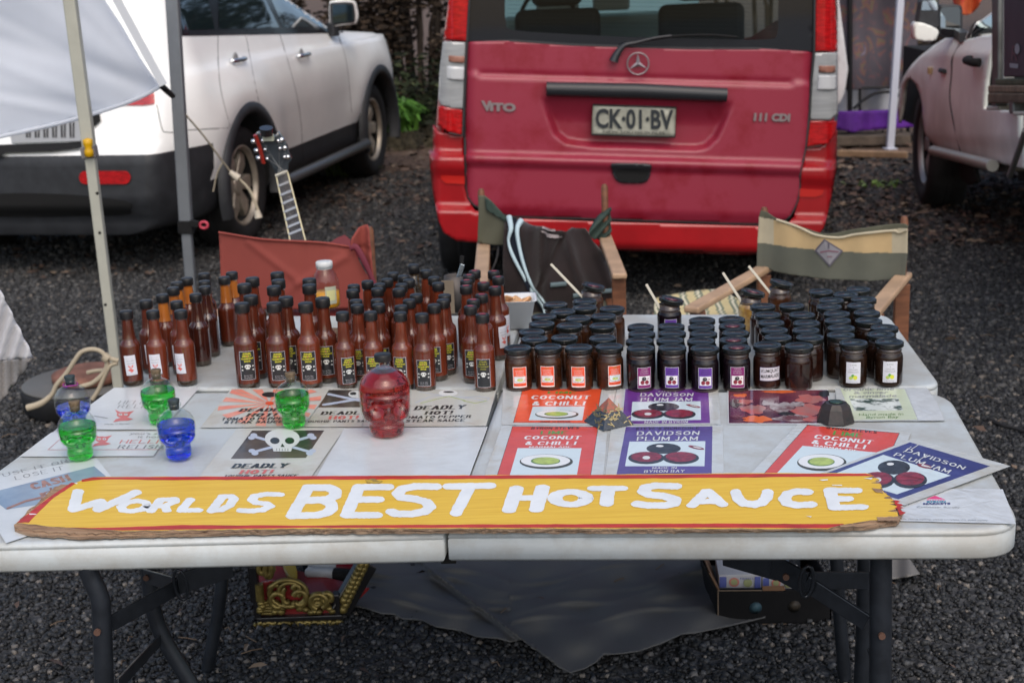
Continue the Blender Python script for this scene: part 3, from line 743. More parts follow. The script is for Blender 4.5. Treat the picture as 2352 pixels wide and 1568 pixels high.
mb = MB(); drape(mb, smooth_poly([(-20, 448), (150, 446), (290, 462), (300, 480), (270, 492), (-20, 496)], 4), bs, .006, 8); mb.build('bumper_recess', black_in, suv)
mb = MB(); drape_line(mb, smooth_poly([(360, 240), (372, 296), (384, 304), (412, 304)], 5, False), bs, .0025, 0); mb.build('bumper_seam', seam, suv)
# closes the sight line under the car: exhaust and axle
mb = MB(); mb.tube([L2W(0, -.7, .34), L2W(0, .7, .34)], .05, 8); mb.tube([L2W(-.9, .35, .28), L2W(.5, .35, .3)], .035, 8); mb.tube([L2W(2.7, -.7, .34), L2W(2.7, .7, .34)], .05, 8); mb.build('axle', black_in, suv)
# guy rope with pegs hanging from pole to wheel is built with the tent

def milky_glass():  # pale green translucent mix that makes the windscreen look bright
    m = bpy.data.materials.new('milky_glass'); m.use_nodes = True; t = m.node_tree; t.nodes.clear(); o = t.nodes.new('ShaderNodeOutputMaterial'); mx = t.nodes.new('ShaderNodeMixShader'); a = t.nodes.new('ShaderNodeBsdfTransparent'); b = t.nodes.new('ShaderNodeBsdfTranslucent')
    b.inputs[0].default_value = (.75, .95, .88, 1); a.inputs[0].default_value = (.7, .85, .8, 1); mx.inputs[0].default_value = .7; t.links.new(a.outputs[0], mx.inputs[1]); t.links.new(b.outputs[0], mx.inputs[2]); t.links.new(mx.outputs[0], o.inputs[0]); return m
# ================================================ red van (rear view)
VY = 6.8
def vpt(u, v, dy=0.0): return atY(u, v, VY + dy)
VO = at(1450, 640, 0); VO.y = VY + .3
van = thing('van', (VO.x, VO.y, 0), 'red van with a faded pink tailgate parked with its rear to the table', 'van')
red_new = mat('red_glossy', (.34, .008, .012), .28, coat=.5, var=.12, scale=3)
red_fade = mat('red_faded', (.28, .022, .047), .42, c2=(.235, .008, .022), thr=(.34, .5), scale=5.5, bump=.05, bscale=90, coat=.22)
van_rear = [v3(*p) for p in [(262, -120), (245, -30), (215, 215), (195, 400), (182, 560), (172, 660), (172, 790), (166, 900), (172, 1010), (200, 1150), (228, 1215), (300, 1262), (400, 1270), (1000, 1305), (1880, 1330), (2080, 1300), (2160, 1262), (2215, 1190), (2255, 1010), (2268, 900), (2276, 780), (2290, 560), (2288, 215), (2272, -30), (2255, -120)]]
body_o = []
# cross-section scaled about its centre so the sides round into the rear corner
def vsec(dy, inset, keep_bottom=True):
    c = vpt(1440, 300, dy); out = []
    for u, v in van_rear:
        p = vpt(u, v); d = p - vpt(1440, 300); L = d.length
        out.append(Vector((c.x, VY + dy, c.z)) + Vector((d.x * (1 - inset / abs(d.x) if abs(d.x) > .5 else 1), 0, d.z)))
    return out
secs = [vsec(.0, .05), vsec(.03, .015), vsec(.09, 0), vsec(.4, -.01), vsec(2.0, -.03), vsec(4.3, 0.0), vsec(4.6, .15)]
n = len(van_rear); mb = MB(); mb.v = [tuple(p) for s_ in secs for p in s_]
for i in range(len(secs) - 1):
    for k in range(n - 1): mb.f.append([i * n + k, i * n + k + 1, (i + 1) * n + k + 1, (i + 1) * n + k]); mb.m.append(0); mb.s.append(True)
vb = mb.build('body', [red_new, black_in], van)
mb = MB(); roof = [vpt(*v3(262, -120), .3), vpt(*v3(2255, -120), .3)]
za = roof[0]; zb = roof[1]; up = Vector((.03, 0, .45))
mb.add([vpt(*v3(270, -120), .05), vpt(*v3(2250, -120), .05), zb + up + Vector((-.12, 0, 0)), za + up + Vector((.12, 0, 0)), za + up + Vector((.12, 3.2, 0)), zb + up + Vector((-.12, 3.2, 0))], [(3, 2, 5, 4)], 0)
sidep = MB()
for a, sx_ in ((za, 1), (zb, -1)):
    p = [a + Vector((0, 0, 0)), a + Vector((sx_ * .12, 0, .45)) + Vector((.03, 0, 0)), a + Vector((sx_ * .12, 3.0, .45)), a + Vector((0, 4.0, 0))]
    mb.add(p, [(0, 1, 2, 3)], 0)
mb.build('roof', red_new, van, solid=.02)
# dark interior: floor, seats, dashboard; windscreen lets light in
mb = MB(); c = vpt(1440, 300, 2.2); mb.box((c.x, VY + 2.3, .5), (1.6, 4.4, .04)); mb.build('floor_pan', black_in, van)
seat_m = mat('seat_dark', (.03, .032, .034), .9)
for sx_ in (-.42, .42):
    mb = MB(); x = c.x + sx_; y = VY + 1.9
    mb.box((x, y, .95), (.5, .14, .75)); mb.box((x, y - .0, 1.5), (.3, .1, .32)); mb.box((x, y + .3, .7), (.5, .5, .16)); mb.build('seat', seat_m, van, bevel=.05, segs=3)
mb = MB(); mb.box((c.x, VY + 3.9, 1.05), (1.5, .4, .3)); mb.build('dashboard', mat('dash_green', (.16, .2, .19), .7), van, bevel=.05)
mb = MB(); mb.box((c.x + .03, VY + 3.7, 1.33), (.26, .06, .2)); mb.box((c.x - .35, VY + 3.68, 1.26), (.3, .05, .12)); ws = MB(); zc_ = 1.1; ws.add([(c.x - .75, VY + 4.5, zc_), (c.x + .75, VY + 4.5, zc_), (c.x + .65, VY + 3.6, 1.95), (c.x - .65, VY + 3.6, 1.95)], [(0, 1, 2, 3)]); ws.build('windscreen', milky_glass(), van)
mb.build('dash_console', mat('dash_lt', (.35, .38, .36), .6), van, bevel=.02)
mb = MB(); mb.tube([Vector((c.x - .42 + .19 * math.cos(R(a)), VY + 3.55, 1.2 + .19 * math.sin(R(a)))) for a in range(0, 360, 20)], .015, 6, closed=True); mb.build('steering_wheel', seat_m, van)
def vface(poly, dy, m, name, parent=van, fn=None, step=9, solid=0, sm=True):
    mb = MB(); relief(mb, poly, (lambda x, y: vpt(x, y, dy)) if fn is None else fn, step, 0, sm); return mb.build(name, m, parent, solid=solid)
# rear corner panels and bumper (built as one relief)
def bump_fn(x, y):
    yy = y + (x - 1000) * -.028
    b = -.02
    if yy > 345: b = -.02 - .065 * min(1, (yy - 345) / 18)
    if yy > 385: b = -.085 + .02 * min(1, (yy - 385) / 20)
    if yy > 470: b = -.065 - .06 * min(1, (yy - 470) / 14)
    if yy > 545: b += .09 * ((yy - 545) / 30) ** 2
    e = min(abs(x - 985), abs(x - 1922)) ; b += .07 * max(0, 1 - e / 26) ** 2
    return vpt(x, y, b)
bump_poly = [v3(*p) for p in [(172, 655), (200, 690), (330, 712), (338, 980), (352, 1040), (392, 1100), (600, 1142), (1000, 1158), (1900, 1184), (2020, 1175), (2062, 1130), (2092, 1000), (2100, 890), (2118, 775), (2200, 768), (2286, 680), (2280, 900), (2275, 920), (2262, 1000), (2240, 1100), (2215, 1190), (2160, 1262), (2080, 1300), (1880, 1330), (1000, 1305), (400, 1270), (300, 1262), (228, 1215), (200, 1150), (172, 1010), (160, 900), (150, 790), (160, 785), (172, 792)]]
bpp = vface(bump_poly, 0, red_new, 'rear_bumper', fn=bump_fn, step=7, solid=.01)
for p in ([(215, 915), (338, 920), (338, 962), (240, 958), (215, 935)], [(2090, 985), (2215, 992), (2205, 1018), (2170, 1030), (2086, 1028)]):
    mb = MB(); relief(mb, [v3(*q) for q in p], lambda x, y: bump_fn(x, y) + Vector((0, -.006, 0)), 6); mb.build('bumper_reflector', mat('reflector_red', (.5, .02, .015), .2, coat=.5), van)
# tailgate
tg = smooth_poly([v3(*p) for p in [(355, 219), (900, 236), (1500, 255), (2158, 272), (2150, 420), (2120, 770), (2095, 880), (2088, 1000), (2062, 1090), (2000, 1162), (1880, 1172), (1500, 1160), (900, 1140), (600, 1132), (430, 1095), (365, 1045), (347, 985), (341, 830), (340, 600), (348, 400)]], 2)
rec = [v3(*p) for p in [(748, 520), (900, 500), (1400, 512), (1735, 540), (1700, 620), (1650, 720), (1600, 768), (1540, 778), (1000, 760), (870, 742), (815, 700), (780, 610)]]
def sdist(p, poly):
    d = 1e9
    for i in range(len(poly)):
        a = Vector(poly[i - 1]); b = Vector(poly[i]); ab = b - a; t = max(0, min(1, (Vector(p) - a).dot(ab) / ab.length_squared)); d = min(d, (Vector(p) - a - ab * t).length)
    return -d if inside(p, poly) else d
def sstep(a, b, x): t = max(0, min(1, (x - a) / (b - a))); return t * t * (3 - 2 * t)
def tgate(x, y, e=0):
    yy = y - (x - 1076) * .029
    f = -.045
    f -= .035 * sstep(345, 362, yy) * (1 - sstep(366, 385, yy)) + .012 * sstep(366, 380, yy)
    f += .022 * sstep(468, 505, yy)
    xx = sstep(1090, 1110, x) * (1 - sstep(1810, 1830, x))
    f += .015 * math.exp(-((yy - 178 + 8) / 6) ** 2) * xx
    f -= .012 * sstep(160, 175, yy)
    sd_ = sdist((x, y), rec); f += .055 * sstep(7, -9, sd_) * sstep(205, 275, yy + 0) 
    ed = 26; f += .03 * max(0, 1 - (x - 1068) / ed) ** 2 * (x < 1068 + ed) + .03 * max(0, 1 - (1868 - x) / ed) ** 2 * (x > 1868 - ed)
    return vpt(x, y, f + e)
tgo = vface(tg, 0, red_fade, 'tailgate', fn=tgate, step=6, solid=.006)
bv = bvh_of(tgo)
mb = MB(); mb.tube([tgate(x, y, .004) for x, y in tg], .006, 6, closed=True); mb.build('tailgate_gap', seam, van)
# glass: black frit border and clear middle
inner = smooth_poly([v3(*p) for p in [(552, -60), (548, 60), (556, 120), (590, 158), (900, 180), (1300, 197), (1700, 206), (1930, 206), (1970, 180), (1976, 100), (1978, -60)]], 3, False)
mbq = MB(); outer = [v3(*p) for p in [(372, -90), (2168, -90), (2162, 270), (1500, 253), (900, 233), (356, 217)]]
frit = [outer[0]] + [inner[0]] + inner[1:] + [inner[-1]] + outer[1:]
vface(frit, -.035, mat('frit_black', (.012, .014, .018), .06, coat=1), 'rear_window_border', step=14)
wg = vface(inner + [v3(1978, -90), v3(552, -90)], -.03, thin_glass('van_glass', (.48, .6, .57), .03, .7), 'rear_window', step=16)
mb = MB()
for k in range(9): mb.tube([vpt(*v3(560, -40 + k * 22), -.026), vpt(*v3(1970, -20 + k * 22), -.026)], .0005, 4)
mb.build('heater_wires', seam, wg)
# tail lamps
lens_w = mat('clear_lens', (.34, .35, .355), .08, coat=1, var=.10, scale=10, stretch=(.4, 1, 4))
for side, polys in ((0, ([(262, -60), (366, -60), (350, 215), (226, 208)], [(224, 218), (348, 222), (340, 420), (333, 568), (270, 566), (212, 548), (200, 520), (206, 380)], [(205, 556), (332, 574), (330, 708), (255, 690), (196, 655), (196, 560)], [(232, 290), (338, 296), (336, 330), (230, 322)], [(226, 345), (336, 352), (334, 420), (222, 412)])),
                    (1, ([(2172, -60), (2274, -60), (2288, 268), (2168, 268)], [(2168, 278), (2288, 276), (2290, 560), (2284, 600), (2250, 628), (2142, 626), (2152, 420)], [(2140, 634), (2286, 632), (2278, 700), (2235, 752), (2122, 768), (2130, 700)], [(2190, 345), (2282, 345), (2282, 380), (2188, 380)], [(2188, 395), (2284, 395), (2282, 470), (2180, 470)]))):
    tl = thing('tail_light', (0, 0, 0), None, None); tl.parent = van; tl.location = (0, 0, 0)
    ms = (red_lens, lens_w, red_lens, mat('amber_bulb', (.30, .14, .10), .3), mat('bright_refl', (.56, .57, .58), .2, coat=.8)); nm = ('red_lens', 'clear_lens', 'fog_lens', 'indicator_bulb', 'reversing_reflector')
    for p, m_, nn, e in zip(polys, ms, nm, (-.05, -.052, -.05, -.062, -.062)):
        pc = [v3(*q) for q in p]; cx = sum(q[0] for q in pc) / len(pc); hw = (max(q[0] for q in pc) - min(q[0] for q in pc)) / 2
        mb = MB(); relief(mb, pc, lambda x, y: vpt(x, y, e + .035 * ((x - cx) / max(hw, 1)) ** 2 * (1 if (x > cx) == (side == 1) else .25)), 6)
        mb.build(nn, m_, tl, solid=.004)
    mb = MB(); q = [(366, -60), (350, 215), (340, 420), (333, 568), (330, 712), (255, 694)] if side == 0 else [(2168, -60), (2164, 270), (2150, 420), (2138, 630), (2120, 772)]
    mb.tube([vpt(*v3(*p), -.045) for p in q], .006, 6); mb.build('lamp_gasket', seam, tl)
# handle bar, plate, pocket, wiper, badges
mb = MB(); mb.tube([vpt(*v3(*p), -.085) for p in [(765, 466), (1240, 476), (1708, 498)]], [.032, .034, .032], 10, asp=.8); a = vpt(*v3(1240, 476), -.04)
mb.build('grab_bar', mat('trim_black', (.022, .024, .028), .35), van, bevel=0)
plate_poly = [v3(*p) for p in [(1008, 548), (1444, 562), (1438, 718), (1000, 704)]]
def pfn(x, y, h=0): return vpt(x, y, -.055 - h)
npl = vface(plate_poly, 0, mat('plate_cream', (.36, .36, .30), .4, var=.15, scale=25), 'number_plate', fn=lambda x, y: pfn(x, y), step=20, solid=.004)
art = Art(lambda x, y, h: pfn(x, y, h), .0006, .007)
art.text('CK\u00b701\u00b7BV', (1022, 666), (1428, 674), (1022, 570), 0, bold=.03, k=v3)
art.text('NEW SOUTH WALES', (1062, 696), (1385, 703), (1062, 682), 0, k=v3)
art.mb.build('plate_lettering', mat('plate_ink', (.02, .025, .03), .5), npl)
mb = MB(); mb.tube([pfn(*p, .004) for p in plate_poly], .004, 5, closed=True); mb.build('plate_frame', seam, npl)
pock = smooth_poly([v3(*p) for p in [(1110, 860), (1200, 856), (1305, 864), (1312, 890), (1300, 935), (1270, 956), (1210, 958), (1150, 954), (1122, 930), (1108, 890)]], 3)
vface(pock, 0, mat('trim_black', (.022, .024, .028), .35), 'tailgate_handle', fn=lambda x, y: tgate(x, y, -.012), step=6, solid=.02)
vface(smooth_poly([v3(*p) for p in [(1128, 890), (1210, 884), (1296, 894), (1288, 932), (1262, 948), (1212, 950), (1158, 946), (1132, 926)]], 3), 0, black_in, 'handle_recess', fn=lambda x, y: tgate(x, y, -.014), step=6)
wp = MB(); wp.tube([vpt(*v3(*p), -.075) for p in [(1116, 322), (1130, 290), (1170, 240), (1230, 225), (1330, 200), (1420, 188)]], [.022, .018, .012, .009, .007, .006], 8, sub=3); wp.build('wiper_arm', mat('trim_black', (.022, .024, .028), .35), van)
wp = MB(); wp.tube([vpt(*v3(*p), -.06) for p in [(1200, 228), (1420, 192), (1620, 184), (1762, 196)]], .006, 6, sub=3); wp.build('wiper_blade', black_in, van)
badge = mat('badge_silver', (.30, .25, .26), .35, .6)
bc = vpt(*v3(1244, 334), -.07); br = .049; ab = MB()
ab.tube([bc + Vector((br * math.cos(R(a)), 0, br * math.sin(R(a)))) for a in range(0, 360, 12)], .004, 6, closed=True)
for a in (90, 210, 330):
    d = Vector((math.cos(R(a)), 0, math.sin(R(a)))); pdx = Vector((-d.z, 0, d.x)); ab.add([bc + pdx * .011, bc - pdx * .011, bc + d * br, bc + Vector((0, -.007, 0)), bc - d * .008], [(3, 0, 2), (3, 2, 1), (3, 1, 4), (3, 4, 0)], 0)
ab.build('round_star_emblem', badge, van)
for s_, BL, BRr, TL in (('V', (428, 576), (482, 578), (424, 530)), ('ITO', (470, 578), (606, 582), (470, 540)), ('111 CDI', (1848, 630), (2038, 634), (1852, 594))):
    a = Art(lambda x, y, h: tgate(x, y, -.008 - h), .0005); a.text(s_, BL, BRr, TL, 0, bold=.06, k=v3); a.mb.build('badge_lettering', badge, van, solid=.006)
# wheels and underbody
for u, dy in ((1043, .95), (1843, .95)):
    p = vpt(u, 520); wheel(van, Vector((p.x, VY + dy, .33)), (-1 if u < 1400 else 1, 0, 0), .33, .22, rim_m=rim_m); wheel(van, Vector((p.x, VY + dy + 3.1, .33)), (-1 if u < 1400 else 1, 0, 0), .33, .22, rim_m=rim_m)
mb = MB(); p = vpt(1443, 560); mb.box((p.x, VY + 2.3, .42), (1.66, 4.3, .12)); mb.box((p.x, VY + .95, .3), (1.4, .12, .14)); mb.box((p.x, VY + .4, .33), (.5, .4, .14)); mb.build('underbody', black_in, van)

# ================================================ white ute at the right edge
dU = Vector((.11, .994, 0)).normalized(); nU = Vector((-dU.y, dU.x, 0)); PU = at(2105, 472, 0) + Vector((0, 0, 0))
def up_(x, y, e=0):
    p = atP(*u4(x, y), PU, nU); return p + nU * e
ute = thing('ute', PU, 'white single-cab ute with a dark canopy and timber tray at the right edge', 'ute')
cream = mat('ute_white', (.86, .88, .82), .45, coat=.12, var=.05, scale=3)
dirty = mat('ute_dirt', (.30, .25, .20), .6, c2=(.5, .49, .44), thr=(.35, .65), scale=2.2)
def dirt_fade(src):
    m = src.copy(); t = m.node_tree; b = t.nodes['Principled BSDF']; tc = t.nodes.new('ShaderNodeTexCoord'); sx = t.nodes.new('ShaderNodeSeparateXYZ'); t.links.new(tc.outputs['Object'], sx.inputs[0]); no = t.nodes.new('ShaderNodeTexNoise'); no.inputs['Scale'].default_value = 3; no.inputs['Detail'].default_value = 6; t.links.new(tc.outputs['Object'], no.inputs['Vector'])
    ma = t.nodes.new('ShaderNodeMath'); ma.operation = 'MULTIPLY_ADD'; ma.inputs[1].default_value = .35; t.links.new(no.outputs['Fac'], ma.inputs[0]); t.links.new(sx.outputs[2], ma.inputs[2]); mr = t.nodes.new('ShaderNodeMapRange'); mr.inputs[1].default_value = .98; mr.inputs[2].default_value = .45; t.links.new(ma.outputs[0], mr.inputs[0])
    mx = t.nodes.new('ShaderNodeMix'); mx.data_type = 'RGBA'; l = b.inputs['Base Color'].links[0].from_socket; t.links.new(mr.outputs[0], mx.inputs[0]); t.links.new(l, mx.inputs[6]); mx.inputs[7].default_value = (.27, .23, .19, 1); t.links.new(mx.outputs[2], b.inputs['Base Color']); return m
side = [(1095, 195), (1000, 205), (905, 232), (890, 218), (800, 212), (740, 262), (660, 365), (612, 440), (586, 500), (568, 620), (580, 700), (590, 600), (602, 520), (622, 462), (650, 444), (680, 480), (700, 560), (712, 640), (738, 770), (780, 862), (900, 892), (1110, 932), (1250, 962), (1250, 640), (1045, 620), (1060, 450)]
def uf(x, y):
    b = .0
    if x < 900: b += .025 * math.exp(-((math.hypot((x - 645) * 1.2, (y - 600) * .8) - 150) / 90) ** 2)
    b -= .045 * sstep(330, 180, y) * sstep(660, 760, x) + .10 * sstep(330, 200, y) * (1 - sstep(660, 760, x))
    b -= .02 * sstep(760, 900, y)
    return up_(x, y, b)
mb = MB(); relief(mb, side, uf, 16, 0, True, lambda x, y: 0); 
# relief works in crop pixels here
ub = mb.build('cab_side', [dirt_fade(cream)], ute, solid=.02)
for path in ([(895, 220), (872, 330), (868, 420), (862, 560), (880, 700), (900, 880)],): 
    mb = MB(); mb.tube([uf(*p) + nU * .001 for p in path], .005, 5, sub=4); mb.build('door_seam', seam, ute)
mb = MB(); relief(mb, [(920, 222), (1090, 202), (1100, -40), (1068, -40), (930, 150)], lambda x, y: up_(x, y, -.05 - .12 * sstep(200, -40, y)), 30); mb.build('side_window', mat('ute_glass', (.015, .03, .028), .03, coat=1), ute)
mb = MB(); mb.tube([up_(922, 150, -.1), up_(1010, 40, -.15), up_(1080, -40, -.2)], .022, 8); mb.tube([up_(900, 225, -.06), up_(925, 150, -.1)], .03, 8); mb.build('windscreen_pillar', cream, ute)
mb = MB(); relief(mb, [(900, 228), (925, 222), (960, 120), (930, 150)], lambda x, y: up_(x, y, -.04), 20); mb.build('quarter_trim', dk_plastic, ute)
mb = MB(); mb.add([up_(890, 218, -.25), up_(800, 212, -.25), up_(660, 365, -.25), up_(612, 440, -.25), up_(612, 440, -1.4), up_(660, 365, -1.4), up_(800, 212, -1.4), up_(890, 218, -1.4)], [(0, 1, 6, 7), (1, 2, 5, 6), (2, 3, 4, 5)], 0); mb.build('bonnet', cream, ute)
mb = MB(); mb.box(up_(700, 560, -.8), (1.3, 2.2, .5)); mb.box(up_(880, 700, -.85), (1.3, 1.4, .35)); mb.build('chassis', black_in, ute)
mb = MB(); mb.tube([up_(790, 858, .03), up_(960, 900, .03), up_(1135, 945, .03)], .03, 8); mb.build('side_step', mat('ute_step', (.35, .33, .29), .4, .3), ute)
hc = up_(1022, 348, .02); mb = MB(); mb.tube([hc - dU * .11, hc - dU * .07 + nU * .03, hc + dU * .07 + nU * .03, hc + dU * .1], .022, 8, sub=4); mb.build('door_handle', black_in, ute)
mb = MB(); mb.tube([up_(768, 385, .02), up_(766, 420, .02)], .022, 8); mb.build('side_repeater', mat('amber', (.5, .38, .2), .3), ute)
mb = MB(); mb.tube([up_(815, 402, .015), up_(840, 408, .015)], .014, 8); mb.build('fender_badge', seam, ute)
wheel(ute, Vector((PU.x, PU.y, .375)) - nU * .14, nU, .375, .25, rim_m=mat('steel_rim', (.3, .3, .29), .4, .6)); wheel(ute, Vector((PU.x, PU.y, .375)) - nU * 1.5, -nU, .375, .25, rim_m=mat('steel_rim', (.3, .3, .29), .4, .6))
mb = MB(); relief(mb, [(712, 745), (745, 770), (790, 880), (830, 1040), (780, 1060), (735, 1010)], lambda x, y: up_(x, y, -.18), 20); mb.build('mud_flap', black_in, ute, solid=.02)
# mirrors (two glasses, white cap)
MYv = up_(850, 150).y
def mp(x, y, d=0): return atY(*u4(x, y), MYv + d)
mb = MB(); relief(mb, rrect(790, 28, 926, 218, 26), lambda x, y: mp(x, y), 30); mh = mb.build('mirror_housing', dk_plastic, ute, solid=.07)
mb = MB(); relief(mb, rrect(802, 42, 914, 204, 22), lambda x, y: mp(x, y, -.004), 30); mb.build('mirror_glass', mirror_m, mh)
mb = MB(); relief(mb, [(690, 5), (790, -10), (795, 150), (772, 165), (672, 130)], lambda x, y: mp(x, y, -.03), 20); mh2 = mb.build('mirror_housing', dk_plastic, ute, solid=.07)
mb = MB(); relief(mb, [(700, 8), (782, 0), (784, 60), (692, 60)], lambda x, y: mp(x, y, -.034), 20); mb.build('mirror_glass', mirror_m, mh2)
mb = MB(); relief(mb, smooth_poly([(668, 128), (782, 168), (780, 215), (762, 232), (676, 230), (658, 205)], 3), lambda x, y: mp(x, y, -.05), 14); mb.build('mirror_cap', cream, mh2, solid=.09)
mb = MB(); mb.bar(mp(900, 190, .03), up_(905, 215, -.03), .05, .05); mb.build('mirror_arm', dk_plastic, ute)
# tray, canopy, headboard
TU = 6.55
def tp(x, y, d=0): return atP(*u4(x, y), PU + nU * (.10 - d), nU)
def tbox(name, x0, y0, x1, y1, d, dep, m, bev=.006):
    mb = MB(); P = [tp(x0, y0, d), tp(x1, y0, d), tp(x1, y1, d), tp(x0, y1, d)]; Q = [p - nU * dep for p in P]
    mb.add(P + Q, [(0, 1, 2, 3), (7, 6, 5, 4), (0, 4, 5, 1), (1, 5, 6, 2), (2, 6, 7, 3), (3, 7, 4, 0)], 0); return mb.build(name, m, ute, bevel=bev)
frm = mat('tray_frame', (.10, .105, .10), .5, .4, var=.3)
tbox('headboard_post', 1092, -60, 1128, 620, 0, .06, frm); tbox('headboard_post', 1140, -60, 1158, 460, .02, .05, mat('tray_lt', (.3, .3, .28), .5, .5))
tbox('canopy_box', 1160, -80, 1600, 440, -.1, 1.0, mat('canopy_grey', S(52, 52, 60), .55, var=.1))
tbox('tray_board', 1070, 488, 1700, 530, -.12, 1.2, mat('timber_dirty', S(118, 98, 80), .8, var=.25, stretch=(1, 6, 1))); tbox('tray_board', 1068, 533, 1700, 590, -.14, 1.2, mat('timber_dirty2', S(98, 80, 64), .85, var=.3))
tbox('tray_rail', 1110, 450, 1700, 486, -.1, 1.0, mat('moss_green', S(74, 74, 56), .8, var=.2))
tbox('tray_bracket', 1090, 575, 1112, 610, -.1, .05, frm); tbox('tray_bracket', 1190, 560, 1212, 650, -.14, .05, frm); tbox('rail_step', 1060, 605, 1130, 630, -.1, .05, mat('tray_lt2', (.45, .42, .36), .5)); tbox('rail_step', 1212, 636, 1700, 660, -.14, .05, mat('tray_lt2', (.45, .42, .36), .5))
tbox('rear_cab_panel', 1100, 640, 1225, 980, .14, .4, mat('mud_panel', S(66, 60, 50), .8, c2=S(40, 38, 32), scale=5)); 
mb = MB(); mb.tube([tp(1290, 740, -.1), tp(1195, 1005, .1)], .014, 6); mb.build('tray_stay', mat('tray_lt', (.3, .3, .28)), ute)
tbox('under_tray_box', 1240, 670, 1700, 1030, .3, 1.0, black_in)
a = Art(lambda x, y, h: tp(x, y, -.1 - h) , .001, .002); a.text('R', (1205, 350), (1240, 350), (1210, 260), 0); a.poly([(1195, 360), (1245, 366), (1242, 392), (1196, 386)], 1); a.ell(1238, 280, 14, 30, 1)
a.mb.build('canopy_sticker', [mat('sticker_red', S(96, 70, 76), .6), mat('sticker_grey', S(140, 140, 144), .6)], ute)
wheel(ute, Vector((PU.x, PU.y - 3.0, .375)) - nU * .14, nU, .375, .25, rim_m=mat('steel_rim', (.3, .3, .29), .4, .6))
# ================================================ folding tables
TZ = .74
tab_w = mat('table_plastic', (.62, .645, .65), .42, var=.07, scale=3.5, bump=.12, bscale=140, dist=.001, c2=None)
def table_mat():
    m = bpy.data.materials.new('table_plastic_worn'); m.use_nodes = True; t = m.node_tree; b = t.nodes['Principled BSDF']
    tc = t.nodes.new('ShaderNodeTexCoord')
    n1 = t.nodes.new('ShaderNodeTexNoise'); n1.inputs['Scale'].default_value = 5; n1.inputs['Detail'].default_value = 8; n1.inputs['Roughness'].default_value = .7
    mp = t.nodes.new('ShaderNodeMapping'); mp.inputs['Scale'].default_value = (1, 4, 14); t.links.new(tc.outputs['Object'], mp.inputs[0]); 
    n2 = t.nodes.new('ShaderNodeTexNoise'); n2.inputs['Scale'].default_value = 14; n2.inputs['Detail'].default_value = 10; n2.inputs['Roughness'].default_value = .8
    t.links.new(tc.outputs['Object'], n1.inputs['Vector']); t.links.new(mp.outputs[0], n2.inputs['Vector'])
    r1 = t.nodes.new('ShaderNodeValToRGB'); e = r1.color_ramp.elements; e[0].position = .40; e[0].color = (.41, .41, .385, 1); e[1].position = .58; e[1].color = (.50, .54, .55, 1)
    r2 = t.nodes.new('ShaderNodeValToRGB'); e = r2.color_ramp.elements; e[0].position = .28; e[0].color = (.64, .615, .58, 1); e[1].position = .36; e[1].color = (1, 1, 1, 1)
    t.links.new(n1.outputs['Fac'], r1.inputs[0]); t.links.new(n2.outputs['Fac'], r2.inputs[0])
    mx = t.nodes.new('ShaderNodeMix'); mx.data_type = 'RGBA'; mx.blend_type = 'MULTIPLY'; mx.inputs[0].default_value = .8
    t.links.new(r1.outputs[0], mx.inputs[6]); t.links.new(r2.outputs[0], mx.inputs[7]); t.links.new(mx.outputs[2], b.inputs['Base Color'])
    b.inputs['Roughness'].default_value = .38
    bp = t.nodes.new('ShaderNodeBump'); bp.inputs['Strength'].default_value = .2; bp.inputs['Distance'].default_value = .0015; t.links.new(n2.outputs['Fac'], bp.inputs['Height']); t.links.new(bp.outputs[0], b.inputs['Normal'])
    return m
tab_m = table_mat(); leg_m = mat('leg_steel', (.028, .033, .042), .38, .5, var=.2, scale=20, coat=.2)
def corner_round(P, rad, which, n=7):
    out = []
    for i, p in enumerate(P):
        p = Vector(p)
        if i in which:
            a = (Vector(P[i - 1]) - p).normalized(); b = (Vector(P[(i + 1) % len(P)]) - p).normalized()
            for k in range(n + 1):
                t = k / n; q0 = p + a * rad; q1 = p + b * rad; out.append(tuple((q0 * (1 - t) ** 2 + p * 2 * t * (1 - t) + q1 * t * t)))
        else: out.append(tuple(p))
    return out
PROF = [(.004, -.052), (0, -.047), (0, -.014), (.002, -.0125), (.002, -.0105), (0, -.009), (.0015, -.004), (.006, -.0005), (.012, 0)]
def xy(p): return (p[0], p[1])
fl = at(1026, 1287, TZ - .05); fr = at(2352, 1283, TZ - .05); fl0 = at(-240, 1318, TZ - .05)
bl = at(1146, 897, TZ); br = at(2176, 899, TZ); bl0 = at(238, 900, TZ)
g_ = (bl - fl).normalized()
ft = thing('folding_table', Vector((*xy((fl + br) / 2), 0)), 'white folding table in front, carrying the painted plywood sign and laminated posters', 'table', 'white folding tables')
right = corner_round([xy(fl + Vector((.004, 0, 0))), xy(fr), xy(br), xy(bl + Vector((.004, 0, 0)))], .085, (1, 2))
right = [p for p in right]
mb = MB(); mb.slab(right, [(i, TZ + z) for i, z in PROF], 0, True); mb.build('tabletop', tab_m, ft)
left = corner_round([xy(fl0), xy(fl - Vector((.004, 0, 0))), xy(bl - Vector((.004, 0, 0))), xy(bl0)], .085, (0, 3))
mb = MB(); mb.slab(left, [(i, TZ + z - .0015) for i, z in PROF], 0, True); mb.build('tabletop', tab_m, ft)
